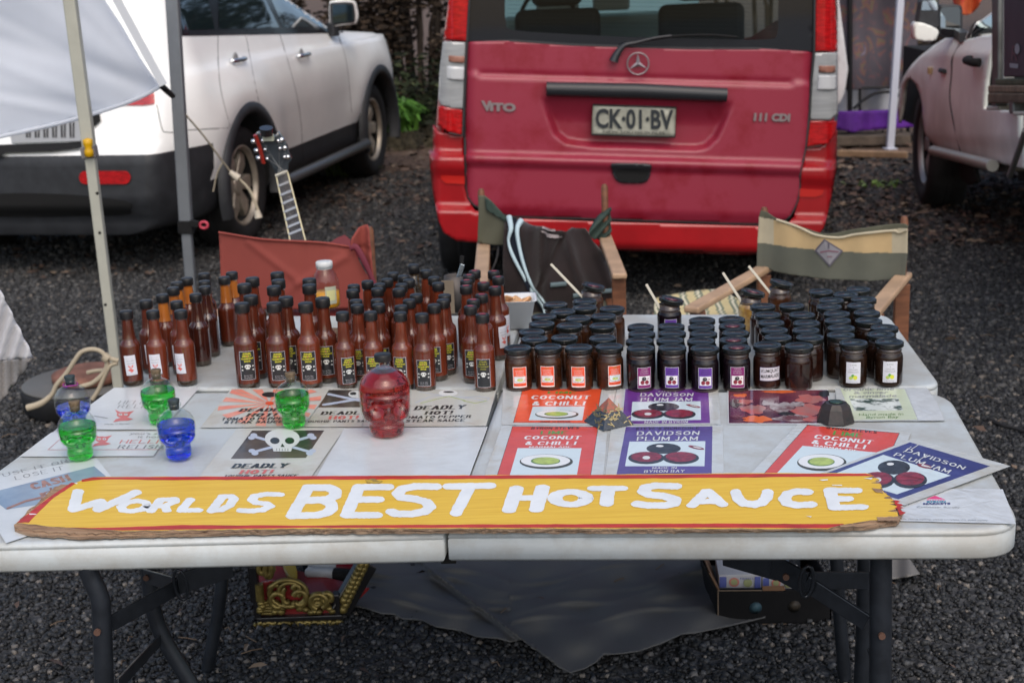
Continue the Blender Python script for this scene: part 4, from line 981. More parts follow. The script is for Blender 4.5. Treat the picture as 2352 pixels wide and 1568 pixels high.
# thicker end sections of the rim underneath
for a, b in (((-240, 1300), (300, 1292)), ((565, 1282), (1015, 1280)), ((1036, 1278), (1440, 1272)), ((1770, 1276), (2250, 1276))):
    pa = at(*a, TZ - .055) + Vector((0, .012, 0)); pb = at(*b, TZ - .055) + Vector((0, .012, 0)); mb = MB(); mb.bar(pa, pb, .02, .012); mb.build('rim_rib', tab_m, ft, bevel=.004)
mb = MB(); mb.tube([at(1012, 1292, TZ - .06) + Vector((0, .03, 0)), at(1046, 1291, TZ - .06) + Vector((0, .03, 0))], .014, 10); mb.tube([fl + Vector((0, .04, -.008)), bl + Vector((0, -.04, -.05))], .012, 8); mb.build('hinge', black_in, ft)
def legs(pts, Ys, r=.0145):
    return [atY(u, v, y) for (u, v), y in zip(pts, Ys)]
# left leg frame
Lf = [k for k in [(202, 1296), (212, 1330), (228, 1375), (233, 1430), (237, 1568), (240, 1700)]]
def leg(name, pts, Y, rad, m=leg_m, root=ft, sub=4):
    mb = MB(); mb.tube([atY(u, v, Y) for u, v in pts], rad, 12, sub=sub); return mb.build(name, m, root)
def grounded(pts, Y):
    """extend the last leg point straight down to the ground"""
    p = [atY(u, v, Y) for u, v in pts]; q = p[-1].copy(); d = (p[-1] - p[-2]).normalized(); q = p[-1] + d * ((p[-1].z - .004) / max(.05, -d.z)); return p + [q]
def legp(name, pts, Y, rad, m=leg_m, root=ft):
    mb = MB(); mb.tube(grounded(pts, Y), rad, 12, sub=4); return mb.build(name, m, root)
legp('leg', [g5(590, 200), g5(600, 320), g5(668, 480), g5(684, 640), g5(700, 1060)], 2.28, .0165)
legp('leg', [g5(985, 200), g5(1000, 300), g5(1022, 520), g5(1090, 740), g5(1280, 1060)], 2.72, .0165)
legp('leg', [(2023, 1270), (2023, 1420), (2022, 1568)], 2.24, .0185)
legp('leg', [(1990, 1270), (1988, 1420), (1982, 1568)], 2.72, .019)
def brace(name, a, ya, b, yb, w=.024, h=.006, root=ft):
    mb = MB(); mb.bar(atY(*a, ya), atY(*b, yb), h, w); return mb.build(name, leg_m, root, bevel=.0015)
brace('brace', g5(740, 660), 2.3, g5(1210, 405), 2.45, .03); brace('brace', g5(1195, 395), 2.44, g5(1560, 280), 2.5, .04)
brace('bracket', g5(975, 340), 2.6, g5(1190, 400), 2.46, .028); brace('cross_bar', g5(790, 1075), 2.3, g5(1070, 770), 2.7, .022)
mb = MB(); c = atY(*g5(1215, 400), 2.42); mb.tube([c + Vector((.012 * math.cos(R(a)), -.01 * math.sin(R(a)), .034 * math.sin(R(a)))) for a in range(0, 360, 30)], .003, 6, closed=True); mb.build('locking_ring', chrome if False else leg_m, ft)
brace('brace', g8(460, 250), 2.5, g8(800, 345), 2.42, .05); brace('brace', g8(770, 330), 2.42, g8(985, 445), 2.36, .045); brace('brace', g8(980, 440), 2.36, g8(1365, 690), 2.3, .032)
brace('bracket', g8(1000, 425), 2.37, g8(1370, 425), 2.5, .032)
mb = MB(); c = atY(*g8(985, 432), 2.34); mb.tube([c + Vector((.012 * math.cos(R(a)), -.01 * math.sin(R(a)), .034 * math.sin(R(a)))) for a in range(0, 360, 30)], .0035, 6, closed=True); mb.build('locking_ring', leg_m, ft)
brace('cross_bar', g8(1385, 850), 2.3, g8(1430, 990), 2.3, .012)
mb = MB()
for q, y in ((g8(1455, 768), 2.22), (g5(657, 712), 2.26), (g8(852, 398), 2.38), (g5(985, 348), 2.58)):
    c = atY(*q, y); mb.tube([c, c - Vector((0, .006, 0))], .006, 8)
mb.build('rivet', mat('rust', (.13, .07, .05), .7, .3), ft)

# back table
br2 = at(2040, 718, TZ); bl2 = at(560, 722, TZ); fr2 = at(2172, 892, TZ); fm2 = at(1146, 893, TZ); bm2 = at(1206, 720, TZ); fl2 = at(262, 893, TZ); bl2 = at(462, 722, TZ)
for p in (fr2, fm2, fl2): p.y += .018
bt = thing('folding_table', Vector(((fl2.x + fr2.x) / 2, (fl2.y + bl2.y) / 2, 0)), 'white folding table behind, crowded with sauce bottles and black-lidded jam jars', 'table', 'white folding tables')
PROF2 = [(i, TZ - .002 + z) for i, z in PROF]
mb = MB(); mb.slab(corner_round([xy(fm2 + Vector((.004, 0, 0))), xy(fr2), xy(br2), xy(bm2 + Vector((.004, 0, 0)))], .06, (1, 2)), PROF2, 0, True); mb.build('tabletop', tab_m, bt)
mb = MB(); mb.slab(corner_round([xy(fl2), xy(fm2 - Vector((.004, 0, 0))), xy(bm2 - Vector((.004, 0, 0))), xy(bl2)], .06, (0, 3)), [(i, z - .0012) for i, z in PROF2], 0, True); mb.build('tabletop', tab_m, bt)
legp('leg', [g5(1500, 260), g5(1470, 560), g5(1390, 985)], at(475, 1540, 0).y, .0155, root=bt)
legp('leg', [(1920, 1270), (1928, 1400), (1941, 1568)], 3.05, .0155, root=bt)
legp('leg', [(560, 1260), (560, 1350)], 3.6, .0155, root=bt) if False else None
mb = MB()
for x, y in ((bl2.x + .25, bl2.y - .1), (br2.x - .25, br2.y - .1)): mb = MB(); mb.tube([(x, y, .7), (x, y, .004)], .0155, 10); mb.build('leg', leg_m, bt)

# ================================================ the painted plywood sign
SZ = TZ + .0125
sg = thing('painted_sign', at(1050, 1150, TZ), 'long yellow plywood sign with red border and splintered ends lying on the table front', 'sign')
yel = bpy.data.materials.new('sign_yellow'); yel.use_nodes = True; t = yel.node_tree; b = t.nodes['Principled BSDF']; tc = t.nodes.new('ShaderNodeTexCoord'); mp = t.nodes.new('ShaderNodeMapping'); mp.inputs['Scale'].default_value = (2, 60, 1); t.links.new(tc.outputs['Object'], mp.inputs[0])
n1 = t.nodes.new('ShaderNodeTexNoise'); n1.inputs['Scale'].default_value = 3; n1.inputs['Detail'].default_value = 8; n1.inputs['Roughness'].default_value = .7; t.links.new(mp.outputs[0], n1.inputs['Vector'])
r1 = t.nodes.new('ShaderNodeValToRGB'); e = r1.color_ramp.elements; e[0].position = .3; e[0].color = (.66, .37, .014, 1); e[1].position = .66; e[1].color = (.80, .53, .05, 1); t.links.new(n1.outputs['Fac'], r1.inputs[0])
mp2 = t.nodes.new('ShaderNodeMapping'); mp2.inputs['Scale'].default_value = (3, 14, 1); t.links.new(tc.outputs['Object'], mp2.inputs[0])
n3 = t.nodes.new('ShaderNodeTexNoise'); n3.inputs['Scale'].default_value = 9; n3.inputs['Detail'].default_value = 10; n3.inputs['Roughness'].default_value = .75; t.links.new(mp2.outputs[0], n3.inputs['Vector'])
r3 = t.nodes.new('ShaderNodeValToRGB'); e = r3.color_ramp.elements; e[0].position = .27; e[0].color = (.35, .25, .14, 1); e[1].position = .34; e[1].color = (1, 1, 1, 1); t.links.new(n3.outputs['Fac'], r3.inputs[0])
mx = t.nodes.new('ShaderNodeMix'); mx.data_type = 'RGBA'; mx.blend_type = 'MULTIPLY'; mx.inputs[0].default_value = 1; t.links.new(r1.outputs[0], mx.inputs[6]); t.links.new(r3.outputs[0], mx.inputs[7]); t.links.new(mx.outputs[2], b.inputs['Base Color'])
b.inputs['Roughness'].default_value = .38
bp = t.nodes.new('ShaderNodeBump'); bp.inputs['Strength'].default_value = .15; bp.inputs['Distance'].default_value = .0008; t.links.new(n1.outputs['Fac'], bp.inputs['Height']); t.links.new(bp.outputs[0], b.inputs['Normal'])
red_b = mat('sign_red', (.46, .028, .018), .4, var=.18, scale=14, stretch=(1, 5, 1)); white_p = mat('sign_white', (.74, .765, .77), .35, var=.04, scale=20, bump=.3, bscale=60, dist=.001)
ply = mat('plywood_raw', (.42, .27, .16), .85, c2=(.22, .13, .08), thr=(.35, .62), scale=14, stretch=(1, 8, 1), bump=.6, bscale=70, dist=.002); ply_e = mat('plywood_edge', (.44, .31, .21), .9, c2=(.17, .11, .075), thr=(.4, .6), scale=30, stretch=(1, 1, 30), bump=.8, bscale=120)
def jagged(pts, amp, step, seed=0, tang=0):
    q = random.Random(seed); out = []
    for i in range(len(pts) - 1):
        a, b = Vector(pts[i]), Vector(pts[i + 1]); L = (b - a).length; n = max(1, int(L / step)); nn = Vector((-(b - a).y, (b - a).x)).normalized()
        for k in range(n): out.append(tuple(a + (b - a) * (k / n) + nn * q.uniform(-amp, amp)))
    out.append(tuple(pts[-1])); return out
def splinter(pts, seed, depth):
    """zigzag of long horizontal splinters between consecutive points"""
    q = random.Random(seed); out = []
    for i in range(len(pts) - 1):
        a, b = pts[i], pts[i + 1]; n = max(2, int(abs(b[1] - a[1]) / 2.4))
        for k in range(n):
            t = k / n; out.append((a[0] + (b[0] - a[0]) * t + q.uniform(-depth, depth * .3) * (q.random() < .6), a[1] + (b[1] - a[1]) * t))
    out.append(pts[-1]); return out
top_l = [k1(600, 1132), k1(640, 1112), k1(740, 1092), k1(1050, 1090)]
topE = [k1(600, 1133), k1(660, 1110), k1(760, 1090), (700, 1093), (1020, 1091), (1420, 1089), (1700, 1086), (1990, 1086)]
rightE = [(1997, 1087), k4(1235, 770), k4(1270, 820), k4(1290, 880), k4(1340, 920), k4(1375, 945), k4(1382, 1000), k4(1400, 1050)]
botE = [k4(1400, 1070), k4(1200, 1095), k4(960, 1130), k4(870, 1158), (1700, 1213), (1200, 1213), (700, 1213), k1(960, 1512), k1(420, 1480), k1(130, 1448)]
leftE = [k1(130, 1448), k1(300, 1315), k1(420, 1225), k1(600, 1133)]
face = jagged(topE, .6, 22, 1) + splinter(rightE, 5, 22)[1:] + jagged(botE, .9, 14, 2) + jagged(leftE, 1.0, 14, 3)[1:-1]
def sp(x, y, h=0): return at(x, y, SZ + h)
def plyfn(e, dz): return lambda x, y: at(x, y, TZ + dz)
# lower torn plies, each one a slightly different outline and a real thickness
def plylayer(poly, z0, z1, m, name, seed):
    mb = MB(); P = [at(x, y, z1) for x, y in poly]; Q = [Vector((p.x, p.y, z0)) for p in P]; n = len(P)
    relief(mb, poly, lambda x, y: at(x, y, z1), 60, 0, False); o = len(mb.v); mb.v += [tuple(p) for p in P + Q]
    for i in range(n): j = (i + 1) % n; mb.f.append([o + i, o + j, o + n + j, o + n + i]); mb.m.append(1); mb.s.append(False)
    mb.f.append([o + n + i for i in range(n)]); mb.m.append(0); mb.s.append(False)
    return mb.build(name, [m, ply_e], sg)
def shifty(p, dx, dy): return (p[0] + dx, p[1] + dy)
base = jagged([k1(500, 1160), (1020, 1095), (1990, 1090)], 1.2, 25, 11) + splinter([k4(1230, 790), k4(1300, 900), k4(1420, 985), k4(1440, 1050), k4(1410, 1100)], 12, 12) + jagged([k4(1385, 1120), k4(1150, 1150), k4(900, 1165), (1500, 1219), (1000, 1219), (700, 1220), (400, 1227), (180, 1233), (60, 1225), k1(115, 1500)], 1.5, 12, 13) + jagged([k1(115, 1470), k1(190, 1380), k1(300, 1290), k1(400, 1190), k1(500, 1160)], 3.0, 9, 14)[:-1]
plylayer(base, TZ + .002, TZ + .0062, ply, 'bottom_ply', 1)
mid = jagged([k1(560, 1140), (1020, 1093), (1990, 1089)], 1.2, 25, 21) + splinter([k4(1235, 780), k4(1290, 880), k4(1400, 960), k4(1430, 1040), k4(1400, 1090)], 22, 18) + jagged([k4(1390, 1105), k4(1100, 1140), k4(880, 1162), (1500, 1216), (1000, 1216), (700, 1217), (400, 1222), (170, 1224), (90, 1218), k1(112, 1480)], 2.2, 10, 23) + jagged([k1(118, 1460), k1(230, 1360), k1(330, 1270), k1(450, 1160), k1(560, 1140)], 2.4, 8, 24)[:-1]
plylayer(mid, TZ + .0064, TZ + .0092, ply, 'middle_ply', 2)
mb = MB(); P = [sp(x, y) for x, y in face]; relief(mb, face, lambda x, y: sp(x, y), 60, 0, False); o0 = len(mb.v); n = len(P); mb.v += [tuple(p) for p in P] + [(p.x, p.y, TZ + .0094) for p in P]
for i in range(n): j = (i + 1) % n; mb.f.append([o0 + i, o0 + j, o0 + n + j, o0 + n + i]); mb.m.append(1); mb.s.append(False)
board = mb.build('painted_board', [yel, ply_e], sg)
# painted red border and hand-painted letters
art = Art(lambda x, y, h: sp(x, y, h), .00002, .0001)
art.poly(jagged([k1(640, 1112), k1(730, 1093), (760, 1092.5), (1020, 1091.5), (1420, 1090), (1700, 1087.5), (1988, 1087)], .25, 26, 31) + jagged([k4(1228, 758), k4(600, 768), (1500, 1098), (1100, 1099), (700, 1101), (420, 1102), k1(800, 1110), k1(640, 1130)], .5, 20, 32), 0)
art.poly(jagged([k4(990, 1125), k4(870, 1154), (1700, 1211), (1200, 1211), (700, 1211), k1(960, 1509), k1(440, 1482)], .3, 26, 33) + jagged([k1(700, 1490), (420, 1205), (700, 1206), (1100, 1203.5), (1500, 1202), (1690, 1201), k4(700, 1122), k4(990, 1120)], .5, 22, 34), 0)
art.poly(jagged([k1(560, 1134), k1(600, 1138), k1(560, 1165), k1(420, 1255), k1(330, 1340), k1(225, 1448), k1(132, 1447), k1(225, 1375), k1(300, 1316), k1(420, 1226)], .5, 9, 35), 0)
art.poly(splinter([k4(1370, 940), k4(1395, 1000), k4(1410, 1050)], 41, 8) + splinter([k4(1450, 1060), k4(1455, 1000), k4(1400, 945)], 42, 14), 0)
for pts in ([(228, 1376), (280, 1378), (290, 1384), (232, 1386)], [(580, 1136), (612, 1137), (600, 1146)]): art.poly([k1(*p) for p in pts], 1)
for k, rx, ry, strokes in ((k1, 46, 22, [[(612, 1206), (574, 1345)], [(574, 1345), (780, 1285)], [(790, 1282), (772, 1342)], [(772, 1345), (1068, 1212)]]),
    (k1, 38, 17, [[(1158, 1318), (1140, 1290), (1075, 1276), (1000, 1290), (948, 1325), (965, 1352), (1030, 1360), (1110, 1345), (1158, 1318)]]),
    (k1, 38, 16, [[(1262, 1268), (1182, 1358)], [(1265, 1268), (1368, 1264), (1372, 1284), (1290, 1318), (1262, 1320)], [(1294, 1318), (1308, 1354)]]),
    (k1, 38, 17, [[(1492, 1268), (1420, 1352)], [(1420, 1354), (1556, 1350)]]),
    (k1, 38, 18, [[(1742, 1248), (1658, 1354)], [(1745, 1244), (1812, 1242), (1835, 1262), (1800, 1315), (1735, 1348), (1655, 1356)]]),
    (k1, 40, 18, [[(2195, 1228), (2090, 1224), (2000, 1240), (1975, 1270), (2010, 1292), (2090, 1300), (2118, 1320), (2060, 1348), (1960, 1358), (1890, 1352)]]),
    (k2, 50, 28, [[(520, 1010), (375, 1258)], [(520, 1006), (700, 1005), (765, 1035), (760, 1080), (700, 1112), (480, 1122)], [(650, 1120), (728, 1150), (735, 1190), (690, 1230), (600, 1252), (380, 1258)]]),
    (k2, 52, 27, [[(975, 1002), (865, 1250)], [(975, 1002), (1235, 1000)], [(940, 1112), (1150, 1112)], [(865, 1252), (1135, 1252)]]),
    (k2, 48, 28, [[(1665, 997), (1480, 995), (1370, 1015), (1322, 1060), (1355, 1092), (1480, 1108), (1580, 1135), (1615, 1178), (1560, 1222), (1440, 1243), (1310, 1240), (1268, 1222)]]),
    (k2, 50, 26, [[(1778, 996), (2155, 988)], [(1960, 1012), (1845, 1235)]]),
    (k3, 58, 23, [[(372, 1012), (305, 1208)], [(605, 1004), (548, 1204)], [(360, 1098), (580, 1096)]]),
    (k3, 60, 23, [[(855 + 142 * math.cos(R(a)), 1100 + 57 * math.sin(R(a))) for a in range(0, 361, 24)]]),
    (k3, 54, 22, [[(1062, 1012), (1315, 1012)], [(1195, 1020), (1178, 1152)]]),
    (k3, 52, 27, [[(1800, 994), (1620, 988), (1530, 1005), (1510, 1042), (1560, 1068), (1700, 1082), (1790, 1112), (1780, 1148), (1700, 1165), (1560, 1165), (1455, 1152)]]),
    (k3, 46, 22, [[(2075, 1040), (1945, 1164)], [(2090, 1040), (2218, 1156)], [(2015, 1132), (2150, 1128)]]),
    (k4, 40, 24, [[(175, 884), (192, 930), (235, 965), (315, 975), (380, 958), (408, 925), (416, 884)]]),
    (k4, 42, 22, [[(718, 880), (640, 876), (572, 892), (542, 930), (565, 965), (640, 980), (745, 975)]]),
    (k4, 44, 20, [[(888, 872), (918, 992)], [(885, 868), (1085, 870)], [(905, 932), (1020, 932)], [(918, 998), (1132, 994)]])):
    for s_ in strokes: art.stroke(s_, rx * (1.0 if k is k1 else 1.14), ry * (1.0 if k is k1 else 1.1), 1, k, jit=3.6)
for pts in ([(805, 788), (870, 784), (872, 792), (830, 796)], [(900, 826), (980, 826), (978, 834), (905, 832)], [(705, 1060), (750, 1064), (742, 1072)], [(1140, 776), (1210, 772), (1200, 786)]): art.poly([k4(*p) for p in pts], 1)
for pts in ([(1200, 850), (1275, 860), (1290, 890), (1230, 880)], [(1240, 1070), (1400, 1065), (1420, 1080), (1400, 1100), (1250, 1098)], [(960, 1132), (1090, 1124), (1100, 1134), (1020, 1142), (970, 1146)]): art.poly(jagged([k4(*p) for p in pts], 1, 5, 3), 2)
sc = mat('scuff', (.25, .17, .05), .7, c2=(.55, .36, .04), thr=(.45, .55), scale=80)
art.poly(jagged([k2(1030, 935), k2(1100, 925), k2(1190, 948), k2(1160, 968), k2(1050, 965)], .8, 5, 6), 3)
art.mb.build('painted_lettering', [red_b, white_p, ply, sc], board)

# ================================================ laminated posters
paper = mat('paper_white', (.60, .625, .63), .3, var=.05, scale=7, coat=.15); paper_old = mat('paper_aged', (.56, .56, .51), .3, c2=(.47, .42, .34), thr=(.34, .5), scale=6, coat=.15)
lam = mat('laminate_margin', (.55, .57, .56), .2, c2=(.46, .42, .34), thr=(.30, .5), scale=9, coat=.8, bump=.6, bscale=30, dist=.002)
blackp = mat('print_black', (.018, .02, .02), .35); redp = mat('print_coral', (.62, .13, .11), .35); oran = mat('print_orange', S(226, 84, 48), .3, var=.07, scale=10, coat=.15); oran2 = mat('print_red', S(208, 70, 54), .3, var=.07, scale=10, coat=.15)
purp = mat('print_purple', S(104, 52, 134), .3, var=.1, scale=10, coat=.15); purp2 = mat('print_violet', S(86, 66, 134), .3, var=.1, scale=10, coat=.15); blu = mat('print_blue', S(58, 60, 118), .3, var=.12, scale=10, coat=.2)
greenp = mat('print_green', S(84, 150, 66), .35); whitep = mat('print_white', (.78, .79, .78), .3); limeg = mat('print_lime', S(170, 188, 92), .35, var=.15, scale=60); limed = mat('print_lime_rim', S(84, 122, 52), .35)
husk = mat('print_husk', S(62, 60, 44), .4, var=.4, scale=90); plumd = mat('print_plum_dark', S(44, 42, 46), .35, var=.4, scale=60); plumr = mat('print_plum_red', S(128, 34, 50), .35, var=.3, scale=70); icy = mat('print_ice', S(206, 220, 224), .3)
bonew = mat('print_bone', (.66, .68, .66), .35); boneb = mat('print_bone_blue', (.47, .53, .64), .35); pirate = mat('print_pirate', (.03, .028, .027), .35, c2=(.1, .075, .05), thr=(.45, .62), scale=9)
palegr = mat('print_palegreen', S(196, 204, 176), .35, var=.05, scale=5)
flower = mat('print_flower', S(60, 80, 72), .35, c2=S(208, 214, 208), thr=(.5, .58), scale=26)
grayp = mat('print_grey', (.25, .26, .26), .4); lilac = mat('print_skyblue', S(140, 158, 176), .35, c2=S(116, 136, 160), scale=8)
sleeve = mat('sleeve', (.60, .625, .64), .12, coat=1, var=.08, scale=12, bump=1, bscale=16, dist=.006)
PM = [sleeve, paper, paper_old, lam, blackp, redp, oran, oran2, purp, purp2, blu, greenp, whitep, limeg, limed, husk, plumd, plumr, icy, bonew, boneb, pirate, palegr, flower, grayp, lilac]
def gloss(m):
    t = m.node_tree; b = t.nodes['Principled BSDF']; b.inputs['Coat Weight'].default_value = .45; b.inputs['Coat Roughness'].default_value = .12; tc = t.nodes.new('ShaderNodeTexCoord'); n = t.nodes.new('ShaderNodeTexNoise'); n.inputs['Scale'].default_value = 22; n.inputs['Detail'].default_value = 3; n.inputs['Distortion'].default_value = 1.5
    gm_ = t.nodes.new('ShaderNodeNewGeometry'); t.links.new(gm_.outputs['Position'], n.inputs['Vector']); bp = t.nodes.new('ShaderNodeBump'); bp.inputs['Strength'].default_value = .35; bp.inputs['Distance'].default_value = .003; t.links.new(n.outputs['Fac'], bp.inputs['Height']); t.links.new(bp.outputs[0], b.inputs['Coat Normal']); t.links.new(bp.outputs[0], b.inputs['Normal'])
for m in PM: gloss(m)
I = {m.name: i for i, m in enumerate(PM)}
def mi_(n): return I[n]
pz = [TZ + .0012]
def poster(name, label, quad, lift=0.0, base='laminate_margin', group='laminated posters on the front table', cat='poster', seed=0):
    z0 = TZ + .001 + .00002 * seed + .002 * {13: 1, 14: 1, 16: 2, 15: .5}.get(seed, 0)
    sl_ = 0
    a = Art(lambda x, y, h: at(x, y, z0 + h + sl_ * (x - 1930)), .00005, 0); a.meta = (name, label, group, cat); a.poly(jagged([tuple(q) for q in quad] + [tuple(quad[0])], .35, 25, seed)[:-1], mi_(base)); return a
def done(a, extra=None):
    n, l, g, c = a.meta; used = sorted(set(a.mb.m)); rm = {u: i for i, u in enumerate(used)}; a.mb.m = [rm[m] for m in a.mb.m]
    ctr = Vector(a.mb.v[0]); o = a.mb.build(n, [PM[u] for u in used], None, (ctr.x, ctr.y, ctr.z)); return tag(o, l, c, g)
def skull(a, k, cx, cy_, w, h, mw, mb_, md, bones=True, mbone=None):
    mbone = mw if mbone is None else mbone
    if bones:
        for s_ in (-1, 1):
            a.stroke([(cx + s_ * w * 1.55, cy_ - h * .12), (cx - s_ * w * 1.5, cy_ + h * .78)], w * .11, h * .075, mbone, k)
            for ex, ey in ((s_ * w * 1.62, -.22), (s_ * w * 1.75, -.06), (-s_ * w * 1.55, .9), (-s_ * w * 1.72, .74)): a.ell(cx + ex, cy_ + h * ey, w * .2, h * .12, mbone, k=k)
    a.ell(cx, cy_, w, h * .62, mw, k=k); a.poly([k(cx - w * .62, cy_ + h * .3), k(cx + w * .62, cy_ + h * .3), k(cx + w * .5, cy_ + h * .78), k(cx - w * .5, cy_ + h * .78)], mw)
    for s_ in (-1, 1): a.ell(cx + s_ * w * .42, cy_ + h * .12, w * .27, h * .2, md, k=k)
    a.poly([k(cx - w * .1, cy_ + h * .5), k(cx, cy_ + h * .28), k(cx + w * .14, cy_ + h * .5)], md)
    if w > 8:
        for i in range(-2, 3): a.stroke([(cx + i * w * .16, cy_ + h * .6), (cx + i * w * .16, cy_ + h * .74)], w * .012, h * .01, md, k)
def coconut(a, k, cx, cy_, rx, ry, sh=True):
    a.ell(cx + rx * .03, cy_ + ry * .14, rx * 1.05, ry * 1.08, mi_('print_husk'), k=k, n=28); a.ell(cx, cy_, rx * .97, ry * .9, mi_('print_white'), k=k, n=28); a.ell(cx + rx * .0, cy_ + ry * .04, rx * .58, ry * .56, mi_('print_lime_rim'), k=k, n=24); a.ell(cx + rx * .02, cy_ - ry * .01, rx * .52, ry * .5, mi_('print_lime'), k=k, n=24)
def plums(a, k, cx, cy_, w, h):
    a.ell(cx, cy_ - h * .38, w * .36, h * .36, mi_('print_plum_dark'), k=k); a.ell(cx - w * .08, cy_ - h * .55, w * .08, h * .07, mi_('print_white'), k=k)
    for s_ in (-1, 1): a.ell(cx + s_ * w * .36, cy_ + h * .26, w * .38, h * .42, mi_('print_plum_dark'), k=k); a.ell(cx + s_ * w * .36, cy_ + h * .18, w * .32, h * .34, mi_('print_plum_red'), k=k)
    a.ell(cx - w * .36, cy_ + h * .24, w * .08, h * .12, mi_('print_bone'), k=k); a.ell(cx + w * .68, cy_ - h * .45, w * .17, h * .1, mi_('print_plum_red'), .2, k=k); a.ell(cx + w * .70, cy_ - h * .45, w * .1, h * .04, mi_('print_bone'), .2, k=k)
def devil(a, k, cx, cy_, w, h):
    a.ell(cx, cy_, w * .6, h * .4, mi_('print_coral'), k=k); a.poly([k(cx - w * .55, cy_ - h * .2), k(cx - w * .75, cy_ - h * .7), k(cx - w * .25, cy_ - h * .35)], mi_('print_coral')); a.poly([k(cx + w * .3, cy_ - h * .35), k(cx + w * 1.0, cy_ - h * .55), k(cx + w * .6, cy_ - h * .05)], mi_('print_coral'))
    for s_ in (-1, 1): a.ell(cx + s_ * w * .25, cy_ - h * .05, w * .17, h * .13, mi_('print_bone'), k=k); a.ell(cx + s_ * w * .25, cy_ - h * .05, w * .06, h * .06, mi_('print_black'), k=k)
    a.poly([k(cx - w * .2, cy_ + h * .35), k(cx + w * .3, cy_ + h * .3), k(cx + w * .9, cy_ + h * .55), k(cx + w * .4, cy_ + h * .75), k(cx - w * .3, cy_ + h * .8), k(cx - w * .9, cy_ + h * .95), k(cx - w * .7, cy_ + h * .6)], mi_('print_coral'))
id_ = lambda x, y: (x, y)
# relish posters
a = poster('laminated_poster', 'white relish poster with a small red devil drawing, under the green skull nearest the back', [(262, 890), (459, 889), (372, 986), (128, 986)], base='paper_white', seed=1)
a.text('HELLISH', (1160, 488), (1790, 488), (1200, 440), mi_('print_grey'), True, k=s7, nw=.4); a.text('RELISH', (1150, 545), (1740, 545), (1180, 503), mi_('print_grey'), True, k=s7, nw=.4)
devil(a, s7, 1240, 645, 160, 110); a.stroke([(1010, 690), (820, 660)], 5, 4, mi_('print_grey'), s7); a.text('Made in Byron', (970, 790), (1330, 780), (975, 770), mi_('print_grey'), k=s7); done(a)
a = poster('laminated_poster', 'hot relish poster between the front green skull and the front blue skull', [(118, 992), (392, 990), (352, 1047), (44, 1048)], base='paper_white', seed=2)
devil(a, s7, 930, 1000, 150, 110); a.text("you's some", (1330, 930), (1990, 930), (1355, 900), mi_('print_grey'), k=s7); a.text('it hot.', (1450, 978), (1790, 978), (1465, 945), mi_('print_grey'), k=s7)
a.text('HELLISH', (1180, 1055), (2000, 1055), (1215, 1008), mi_('print_coral'), True, k=s7, nw=.35); a.text('RELISH', (1145, 1132), (1800, 1132), (1185, 1082), mi_('print_grey'), True, k=s7, nw=.5)
for p, q in (((150, 1150), (1900, 1145)), ((150, 1150), (430, 905))): a.stroke([p, q], 3, 2, mi_('print_coral'), s7)
done(a)
# sunburst
quad = [s8(250, 62), s8(1030, 62), s8(806, 366), s8(0, 372)]
a = poster('laminated_poster', 'sauce poster with a red and yellow sunburst behind black lettering, under the middle green skull', quad, base='paper_aged', seed=3)
cx, cy_ = 545, 180
PM.append(mat('print_faded_coral', S(222, 132, 112), .35, c2=S(226, 170, 150), thr=(.3, .6), scale=14))
for i in range(16):
    a0 = R(i * 22.5 + 4); a1 = R(i * 22.5 + 15); r0, r1 = 40, 430
    P = [(cx + r0 * math.cos(a0), cy_ + r0 * .3 * math.sin(a0)), (cx + r1 * math.cos(a0), cy_ + r1 * .42 * math.sin(a0)), (cx + r1 * math.cos(a1), cy_ + r1 * .42 * math.sin(a1)), (cx + r0 * math.cos(a1), cy_ + r0 * .3 * math.sin(a1))]
    def cl(p):
        yy = min(max(p[1], 72), 360); t = (yy - 62) / 305; lo = 262 - 250 * t; hi = 1015 - 222 * t; return (min(max(p[0], lo), hi), yy)
    a.poly([s8(*cl(p)) for p in P], len(PM) - 1)
a.ell(cx, cy_, 34, 14, mi_('print_orange'), k=s8); a.ell(545, 112, 60, 20, mi_('print_black'), k=s8)
a.text('DEADLY', (298, 244), (690, 240), (322, 222), mi_('print_black'), True, k=s8, nw=.95, nh=.3); a.text('HOT!', (356, 282), (590, 280), (378, 260), mi_('print_black'), True, k=s8, nw=.95, nh=.3)
a.text('TOMATO PEPPER', (162, 312), (690, 308), (175, 293), mi_('print_black'), True, k=s8, nw=.8, nh=.3); a.text('STEAK SAUCE', (183, 336), (650, 332), (196, 320), mi_('print_black'), True, k=s8, nw=.8, nh=.3); done(a)
quad = [s8(1042, 62), s8(1330, 66), s8(1270, 366), s8(812, 366)]
a = poster('laminated_poster', 'pirate-flag sauce poster with a red HOT, partly behind the red skull bottle', quad, base='paper_aged', seed=4)
a.poly([s8(*p) for p in [(1010, 76), (1310, 76), (1290, 212), (926, 214)]], mi_('print_pirate')); a.stroke([(1015, 110), (1330, 176)], 20, 8, mi_('print_bone_blue'), s8); a.stroke([(975, 192), (1290, 140)], 20, 8, mi_('print_bone_blue'), s8); a.ell(1225, 110, 62, 30, mi_('print_bone'), k=s8); a.ell(1200, 104, 26, 12, mi_('print_black'), k=s8)
a.text('DEADLY', (940, 270), (1320, 266), (955, 246), mi_('print_black'), True, k=s8, nw=.95, nh=.3); a.text('HOT!', (1002, 305), (1238, 302), (1012, 281), mi_('print_coral'), True, k=s8, nw=.95, nh=.3); a.text('TOUGHIE PANTS SAUCE', (808, 331), (1390, 325), (815, 316), mi_('print_black'), True, k=s8, nw=.8, nh=.3); done(a)
quad = [s8(1335, 68), s8(2322, 82), s8(2242, 358), s8(1275, 366)]
